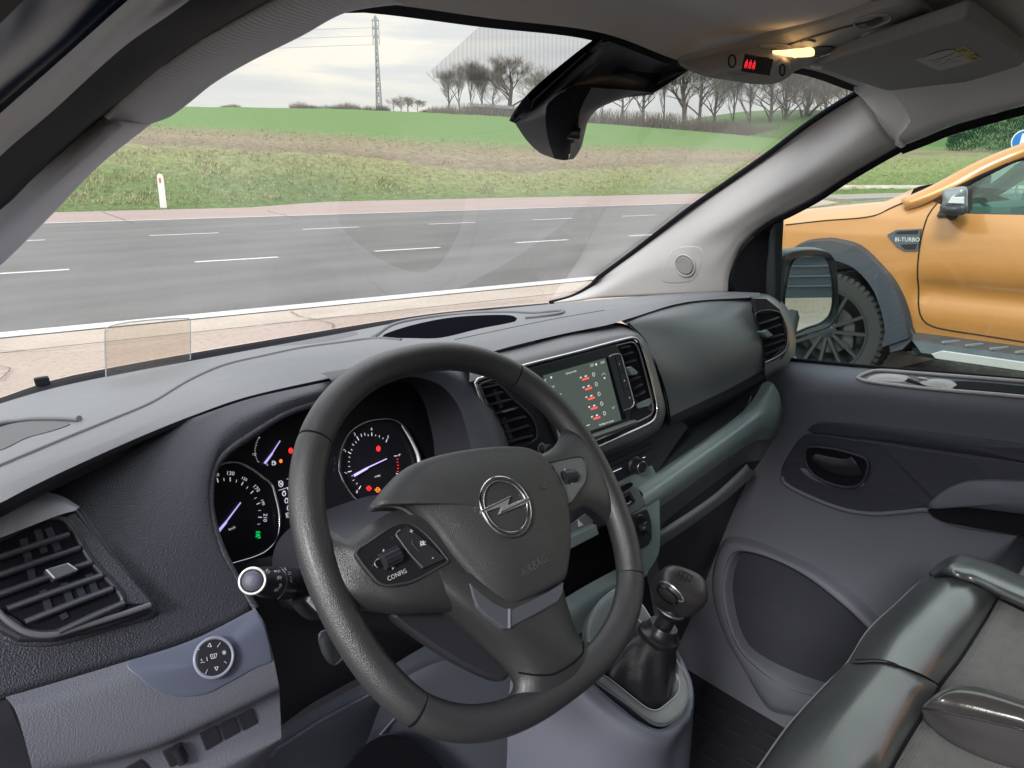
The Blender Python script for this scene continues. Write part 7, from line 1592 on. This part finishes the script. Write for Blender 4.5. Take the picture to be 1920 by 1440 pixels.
# cross-sections: back upper edge, crown, ridge, underside edge
r0 = Zr([(1352, 1092, 1.035), (1380, 1060, 1.045), (1440, 1012, 1.05), (1500, 985, 1.05), (1560, 976, 1.05), (1700, 992, 1.05), (1920, 1060, 1.05), (2300, 1180, 1.05)])
r1_ = Zr([(1350, 1096, 1.035), (1385, 1078, 1.052), (1450, 1040, 1.062), (1510, 1018, 1.064), (1570, 1012, 1.064), (1700, 1032, 1.064), (1920, 1100, 1.064), (2300, 1230, 1.064)])
r2_ = Zr([(1350, 1100, 1.033), (1390, 1095, 1.046), (1450, 1090, 1.055), (1510, 1092, 1.057), (1570, 1100, 1.057), (1700, 1130, 1.057), (1920, 1190, 1.057), (2300, 1330, 1.057)])
r3_ = Zr([(1350, 1104, 1.030), (1390, 1108, 1.036), (1450, 1118, 1.040), (1510, 1132, 1.04), (1570, 1146, 1.04), (1700, 1175, 1.04), (1920, 1228, 1.04), (2300, 1380, 1.04)])
r4_ = Zr([(1349, 1112, 1.026), (1375, 1130, 1.022), (1440, 1165, 1.02), (1500, 1195, 1.02), (1570, 1222, 1.02), (1700, 1262, 1.02), (1920, 1320, 1.02), (2300, 1450, 1.02)])
r5_ = Zr([(1350, 1130, 1.02), (1362, 1175, 1.00), (1420, 1235, .99), (1500, 1295, .985), (1600, 1350, .985), (1720, 1400, .985), (1920, 1460, .985), (2300, 1600, .985)])
loft('armrest_cushion', [r0, r1_, r2_, r3_], mat('armrest_leather', (.05, .048, .046), .30, spec=.9, coat=.6, coatr=.15, grain=.25, gscale=500, kind='noise'), ar, nu=70, nv=25)
loft('armrest_side', [r3_, r4_, r5_, [p + V((.03, -.06, .01)) for p in r5_]], mat('armrest_cloth', (.075, .072, .075), .75, grain=.4, gscale=800, kind='noise'), ar, nu=70, nv=19)
tube('armrest_seam', r3_, .0012, MT['black'], ar, n=60, seg=6)
# ============================================================ camera cover at the windscreen top
mc = thing('mirror_housing', 'black camera and mirror housing hanging at the top centre of the windscreen', 'mirror housing', aW(1060, 200, -.03))
m_ = lambda x, y: (x / 4.8 + 780, y / 4.8 + 20)
WW = lambda L, o: [aW(*m_(x, y), (L2[0] if L2 else o)) for x, y, *L2 in L]
e0_ = WW([(1640, 232), (1590, 265), (1400, 410), (1180, 590), (1000, 755), (900, 880), (860, 945), (838, 990)], -.006)
e1_ = WW([(1680, 262), (1600, 320), (1440, 440), (1240, 610), (1080, 765), (960, 900), (905, 972), (870, 1005)], -.012)
e2_ = WW([(1720, 275), (1640, 350), (1500, 470), (1300, 640), (1140, 790), (1010, 920), (925, 990), (892, 1014)], -.022)
bnd = loft('edge_band', [e0_, e1_, e2_], MT['gloss'], mc, nu=50, nv=9)
e3_ = WW([(1780, 300, -.032), (1700, 400, -.038), (1560, 560, -.048), (1400, 680, -.060), (1250, 790, -.070), (1180, 850, -.074), (1170, 900, -.075), (1165, 960, -.072)], 0)
low0 = WW([(892, 1014, -.022), (1000, 1172, -.03), (1120, 1282, -.04), (1240, 1330, -.05)], 0)
gm = mat('housing_grey', (.040, .040, .048), .42, grain=.3, gscale=1200)
loft('outer_face', [e2_, [a.lerp(b, .5) + V((0, -.004, 0)) for a, b in zip(cr(e2_, 20), cr(e3_, 20))], e3_], gm, mc, nu=40, nv=13)
loft('outer_face', [[e2_[-1]] + low0[1:], WW([(1165, 960, -.072), (1175, 1080, -.072), (1205, 1210, -.070), (1250, 1332, -.055)], 0)], gm, mc, nu=30, nv=9)
# dark hollow underside
h0_ = WW([(1720, 275, -.022), (1790, 300, -.05), (1920, 400, -.05)], 0)
up_ = [aW(*p) for p in ((1040, 178, -.070), (1062, 168, -.068), (1100, 165, -.066), (1150, 168, -.062), (1195, 176, -.056), (1222, 176, -.05), (1250, 160, -.046), (1292, 131, -.04))]
upb = [aW(*p) for p in ((1148, 80, -.035), (1170, 88, -.03), (1195, 98, -.028), (1215, 106, -.028), (1235, 114, -.028), (1255, 121, -.03), (1275, 126, -.034), (1296, 130, -.04))]
_u0 = [(1148, 80), (1170, 88), (1195, 98), (1215, 106), (1235, 114), (1255, 121), (1275, 126), (1296, 130)]; _u1 = [(1040, 178), (1062, 168), (1100, 165), (1150, 168), (1195, 176), (1222, 176), (1250, 160), (1292, 131)]
_um = lambda t, o: [aW(a[0] + (b[0] - a[0]) * t, a[1] + (b[1] - a[1]) * t, o0 + (o - o0) * w) for a, b, w, o0 in zip(_u0, _u1, (.0, .6, 1, 1, 1, 1, .6, 0), (-.034 - .036 * t,) * 7 + (-.04,))]
loft('under_face', [upb, _um(.3, -.022), _um(.65, -.026), _um(.9, -.045), up_], MT['black'], mc, nu=40, nv=25)
# camera pod
pf = WW([(1190, 830, -.075), (1300, 740, -.074), (1420, 702, -.072), (1560, 692, -.068)], 0)
pfm = WW([(1172, 900, -.078), (1300, 850, -.082), (1400, 840, -.084), (1470, 870, -.080)], 0)
pf2 = WW([(1178, 1050, -.078), (1290, 1060, -.090), (1380, 1070, -.092), (1445, 1070, -.088)], 0)
pf3 = WW([(1210, 1220, -.072), (1290, 1250, -.085), (1350, 1250, -.088), (1400, 1190, -.085)], 0)
pf4 = WW([(1245, 1332, -.055), (1300, 1343, -.060), (1345, 1346, -.062), (1370, 1342, -.062)], 0)
loft('camera_pod', [pf, pfm, pf2, pf3, pf4], MT['rubber'], mc, nu=30, nv=25)
rs0 = WW([(1560, 692, -.068), (1470, 870, -.080), (1448, 960, -.085), (1445, 1070, -.088), (1400, 1190, -.085), (1385, 1290, -.070), (1370, 1342, -.062)], 0)
rs1 = [aW(*p) for p in ((1225, 174, -.05), (1128, 190, -.05), (1113, 205, -.05), (1104, 222, -.05), (1096, 252, -.05), (1089, 278, -.05), (1075, 297, -.05))]
loft('pod_side', [rs0, [a.lerp(b, .6) + V((-.002, -.006, 0)) for a, b in zip(cr(rs0, 20), cr(rs1, 20))], rs1], mat('lit_pod_side_grey', (.09, .09, .095), .45, grain=.3, gscale=1200), mc, nu=40, nv=13)  # lighter grey paints the pod's lit side into its colour
loft('pod_roof', [[aW(*p) for p in ((1075, 168, -.068), (1120, 166, -.066), (1180, 172, -.06), (1225, 174, -.05))], [aW(*p) for p in ((1088, 202, -.080), (1125, 186, -.070), (1180, 182, -.062), (1226, 177, -.052))]], D.materials['lit_pod_side_grey'], mc, nu=20, nv=5)
kp = aW(1080, 250, -.094); lathe('pod_knob', kp, V((.35, -.9, -.1)), [(.008, -.01), (.008, .004), (.006, .007), (0, .0075)], MT['blacks'], mc, 24)
tube('pod_seam', [p + V((0, -.002, 0)) for p in rs0[:5]], .0010, MT['rubber'], mc, n=30, seg=5)
plate('pod_back', [aW(*p) for p in ((1000, 190, -.03), (1100, 100, -.02), (1280, 130, -.02), (1220, 172, -.03), (1110, 195, -.03), (1085, 285, -.03), (1050, 292, -.03), (985, 255, -.02))], (0, -.5, -.8), .002, MT['rubber'], mc)
# ============================================================ overhead console
oc = thing('overhead_console', 'grey overhead console with warm lit reading lamp and red belt warning display', 'overhead console', aZ(1500, 100, 1.64))
c6 = lambda x, y: (x / 4.8 + 1340, y / 4.8 + 60); co = lambda x, y: (x / 2.8235 + 1240, y / 2.8235)
out = [(90, 330, 1.640), (230, 290, 1.650), (400, 247, 1.662), (560, 195, 1.670), (700, 150, 1.672), (1000, 68, 1.674), (1150, 30, 1.674), (1270, 12, 1.674), (1370, 25, 1.674), (1440, 62, 1.674), (1455, 102, 1.674), (1420, 128, 1.672), (1300, 168, 1.668), (1150, 218, 1.662), (1000, 268, 1.655), (850, 318, 1.647), (700, 372, 1.635), (690, 385, 1.630), (650, 415, 1.625), (600, 438, 1.620), (500, 441, 1.618), (350, 422, 1.618), (200, 392, 1.622)]
OC = cr([aZ(*co(x, y), z) for x, y, z in out], 120, True)
M_oc = mat('console_plastic', (.40, .395, .39), .55, grain=.3, gscale=1400)
nn_ = V((-.1, -.35, -1)).normalized()
v, f = dome_geo(OC, nn_, .006, .05, rings=8, base=.006); ocb = mesh('console_shell', v, f, M_oc, oc)
SO = Surf(ocb)
# bulging nose with the display
nose = [(330, 330), (345, 310), (400, 275), (500, 262), (600, 285), (680, 320), (690, 350), (665, 400), (600, 436), (480, 438), (370, 415), (330, 375)]
nP = [aZ(*co(*p), 1.628) for p in nose]
fn_ = (EYE - sum(nP, V()) / len(nP)).normalized()
fo = drape_dome('console_nose', [co(*p) for p in nose], SO, .010, .16, M_oc, oc, 60)
SN = Surf(fo, ocb)
pn = SN.plane(*c6(385, 300)); pn = Plane(pn.o + pn.n * .001, V((1, .0, 0)), V((0, .3, 1)) ) if False else pn
_h = [SN.at(*c6(*p)) for p in ((275, 205), (530, 245), (495, 395), (240, 355), (385, 300))]
_n = sum((h[1] for h in _h), V()).normalized(); pn = Plane(max((h[0] for h in _h), key=lambda q: q.dot(_n)) + _n * .0006, _n.orthogonal(), _n.cross(_n.orthogonal()))
plate('belt_display', [pn.at(*c6(*p)) for p in ((275, 205), (530, 245), (495, 395), (240, 355))], pn.n, .003, mat('display_dark', (.012, .008, .010), .2), oc, .0005)
def on_quad(u, v):   # display coordinates
    a, b, c, d = [V((*p, 0)) for p in ((275, 205), (530, 245), (495, 395), (240, 355))]; p = a.lerp(b, u).lerp(d.lerp(c, u), v); return (p.x, p.y)
s = Soup()
for cx_ in (.11, .245, .38):
    for (a, b) in (((0, .25), (0, .78)), ((-.035, .40), (.035, .40)), ((-.04, .6), (.04, .6)), ((-.035, .40), (-.04, .75)), ((.035, .4), (.04, .75)), ((-.02, .3), (.02, .3))):
        if cx_ == .245 and a[1] > .5: continue
        P = [pn.at(*c6(*on_quad(cx_ + q[0], q[1])), .0008) for q in (a, b)]; s.add(*tube_geo(P, .00028, seg=4))
o = s.build('belt_warning_symbols', MT['red'], oc, False); o['kind'] = 'stuff'
for cx_, cy_, rx_, ry_ in ((157, 265, 32, 55), (608, 338, 22, 52)):
    P = SN.path([c6(cx_ + rx_ * math.cos(a), cy_ + ry_ * math.sin(a)) for a in [k * .628 for k in range(10)]], .0006, 40, True); tube('round_button', P, .0010, MT['rubber'], oc, closed=True, seg=5)
# reading lamp
lens = [(520, 168), (640, 160), (780, 146), (872, 138), (893, 192), (800, 205), (700, 202), (600, 188)]
LP_ = SN.path([c6(*p) for p in lens], .0025, 40, True); nl = SN.at(*c6(720, 175))[1]
M_lamp = mat('lit_lamp_lens', (.9, .7, .4), .4, emit=(1, .66, .30), es=1.1)
_lp = Plane(max(LP_, key=lambda q: q.dot(nl)) + nl * .0004, nl.orthogonal(), nl.cross(nl.orthogonal())); LP_ = cr([_lp.at(*c6(*p)) for p in lens], 40, True); plate('lamp_lens', LP_, nl, .003, M_lamp, oc)
tube('lamp_trim', SN.path([c6(*p) for p in ((525, 172), (600, 192), (700, 206), (800, 208), (920, 203), (1020, 178), (1085, 148))], .003, 40), .0014, MT['satin'], oc, seg=6)
plate('lamp_well', SN.path([c6(*p) for p in ((900, 190), (880, 140), (950, 125), (1050, 122), (1085, 140), (1010, 175))], .001, 30, True), nl, .001, MT['black'], oc)
tube('lamp_button', SN.path([c6(*p) for p in ((400, 135), (480, 125), (560, 118), (650, 118), (685, 128), (660, 145), (560, 148), (470, 145))], .0015, 40, True), .0016, MT['trim'], oc, closed=True, seg=6)
plate('lamp_button_face', SN.path([c6(*p) for p in ((420, 135), (500, 125), (600, 122), (650, 128), (600, 142), (500, 143))], .0006, 30, True), nl, .001, MT['black'], oc)
tube('lamp_button', SN.path([c6(*p) for p in ((780, 82), (820, 68), (880, 72), (910, 84))], .001, 24), .0012, MT['black'], oc, seg=6)
# the warm lamp light itself
ld = D.lights.new('reading_lamp', 'AREA'); ld.energy = .22; ld.size = .05; ld.color = (1, .55, .22); lo = D.objects.new('reading_lamp', ld); COL.objects.link(lo)
lc = SN.at(*c6(640, 185))[0]; lo.location = lc + nl * .012 + V((-.035, -.05, -.03)); tgt = SN.at(*c6(380, 330))[0]; lo.rotation_euler = (lo.location - tgt).to_track_quat('Z', 'Y').to_euler(); ld.size = .02; ld.energy = .005; lo.location = lc + nl * .010 + V((.0, -.01, -.012))
# grip, slots of the rear console part
for pts, nm in ((((1020, 112), (1080, 85), (1150, 70), (1200, 75), (1215, 95), (1160, 125), (1090, 145), (1040, 138)), 'grip_rim'), (((1065, 185), (1140, 155), (1260, 125), (1310, 148), (1200, 190), (1120, 210)), 'cover_rim')):
    P = SO.path([co(*p) for p in pts], .001, 50, True)
    if len(P) > 10: tube(nm, P, .0016, M_oc, oc, closed=True, seg=6)
for pts in (((1080, 125), (1120, 100), (1170, 90), (1175, 102), (1110, 132)), ((1255, 185), (1340, 155), (1365, 150), (1350, 170), (1270, 196))):
    P = SO.path([co(*p) for p in pts], .0012, 30, True)
    if len(P) > 8: plate('slot', P, SO.at(*co(*pts[0]))[1], .001, MT['black'], oc)
P = SO.path([co(*p) for p in ((640, 245), (800, 195), (1000, 135), (1130, 105))], .0008, 30)
tube('console_crease', P, .0012, MT['black'], oc, seg=6)
# ============================================================ sun visor
sv = thing('sun_visor', 'dark grey sun visor with white and yellow warning label above the passenger side', 'sun visor', aZ(1700, 110, 1.64))
vo = [(1528, 126), (1560, 112), (1620, 93), (1700, 68), (1780, 43), (1812, 33), (1828, 38), (1880, 72), (1930, 108), (1915, 124), (1860, 141), (1789, 161), (1730, 172), (1680, 174), (1650, 168), (1600, 152)]
zv = lambda x, y: 1.637 + (x - 1528) * .00004
VP = [aZ(x, y, zv(x, y)) for x, y in vo]; vs_ = plate('visor_panel', VP, (0, 0, -1), .018, mat('visor_cloth', (.27, .275, .285), .8, grain=.4, gscale=1500, kind='noise'), sv, .005, seg=3)
zl = lambda x, y: aZ(x, y, zv(x, y) - .0008)
plate('warning_label', [zl(*p) for p in ((1714, 112), (1784, 92), (1822, 116), (1762, 133))], (0, 0, -1), .0003, mat('label_white', (.42, .43, .44), .6), sv)
plate('warning_label', [zl(*p) for p in ((1784.3, 92), (1809, 86), (1843, 110), (1822.4, 115.8))], (0, 0, -1), .0003, mat('label_yellow', (.33, .33, .09), .6), sv)
s = Soup(); M_ink = mat('label_ink', (.10, .10, .10), .7)
el = [aZ(1760 + 30 * math.cos(a) + 2, 103 + 7 * math.sin(a) - 8 * math.cos(a), zv(1760, 100) - .0014) for a in [k * .3927 for k in range(16)]]; s.add(*tube_geo(cr(el, 40, True), .0005, seg=4, closed=True))
for x, y in ((1748, 118), (1760, 121), (1772, 114), (1782, 117), (1790, 108)): s.add(*tube_geo([aZ(x, y, zv(x, y) - .0012), aZ(x + 16, y - 4, zv(x, y) - .0012)], .0003, seg=4))
o = s.build('label_print', M_ink, sv, False); o['kind'] = 'stuff'
s = Soup(); s.add(*tube_geo([aZ(x, y, zv(x, y) - .0012) for x, y in ((1795, 97), (1805, 93), (1812, 95))], .0006, seg=4)); s.add(*tube_geo(cr([aZ(1826 + 8 * math.cos(a), 106 + 4 * math.sin(a), zv(1826, 106) - .0012) for a in [k * .785 for k in range(8)]], 20, True), .0005, seg=4, closed=True)); o = s.build('label_print', M_ink, sv, False); o['kind'] = 'stuff'
tube('visor_pivot', [aZ(1532, 118, 1.655), aZ(1528, 122, 1.64), aZ(1545, 124, 1.637)], .005, MT['trim'], sv, n=12)
# ============================================================ head-up combiner pane on the dash
hu = thing('combiner_pane', 'clear upright glass pane standing on the dash top left of the steering wheel', 'glass pane', aZ(280, 690, 1.19))
bL, bR = aZ(199, 706, 1.19), aZ(357, 672, 1.19); dn = (bR - bL).cross(V((0, 0, 1))).normalized(); dn = dn if dn.dot(EYE - bL) > 0 else -dn
ph = Plane(bL, bR - bL, V((0, 0, 1)) - dn * .15)
HO = [ph.at(*p) for p in ((199, 708), (197, 640), (197, 620), (201, 614), (215, 609), (240, 604), (280, 600), (320, 597.5), (352, 596.5), (356, 598), (357, 604), (357, 674))]
plate('glass', HO, ph.n, .0032, MT['combiner'], hu)
tube('polished_edge', HO[:-1] + [HO[-1]], .0010, mat('glass_edge', (.35, .38, .40), .15, spec=.9), hu, seg=6)
# air freshener foot/sensor on the glass base and small stain marks
box('rain_sensor', aW(79, 715, -.008), (.011, 0, 0), (0, .003, 0), (0, .004, .007), MT['rubber'], cab, .003)
# ============================================================ storage hall behind the parking place (seen in the door mirror)
ha = thing('storage_hall', 'blue-grey ribbed storage hall behind the vans, seen in the door mirror', 'storage hall', (6, -10, 0))
M_cl = mat('cladding_blue_grey', (.045, .065, .085), .5)
box('wall', (8, -10.2, 3.4), (16, 0, 0), (0, .15, 0), (0, 0, 3.2), M_cl, ha)
s = Soup()
for k in range(40): s.add(*box_geo((8, -10.02, .45 + k * .155), (16, 0, 0), (0, .03, 0), (0, 0, .010)))
o = s.build('cladding_ribs', mat('rib_light', (.10, .13, .16), .5), ha, False); o['kind'] = 'stuff'
box('wall_base', (8, -10.0, .12), (16, 0, 0), (0, .12, 0), (0, 0, .14), M_conc, ha)
for x in (3.2,): box('downpipe', (x, -9.9, 3.2), (.10, 0, 0), (0, .08, 0), (0, 0, 3.1), M_post, ha)
box('roof_edge', (8, -10.1, 6.7), (16.2, 0, 0), (0, .3, 0), (0, 0, .15), M_cl, ha)
o = box('apron', (8, -7.7, .01), (16, 0, 0), (0, 2.2, 0), (0, 0, .012), M_conc); o['kind'] = 'structure'
box('seat_cushion', (1.22, -.12, .875), (.38, 0, 0), (0, .30, 0), (0, 0, .045), MT['fabric'], se, .03)
box('seat_backrest', (1.18, -.44, 1.20), (.46, 0, 0), (0, .06, .012), (0, -.06, .36), MT['fabric'], se, .05)
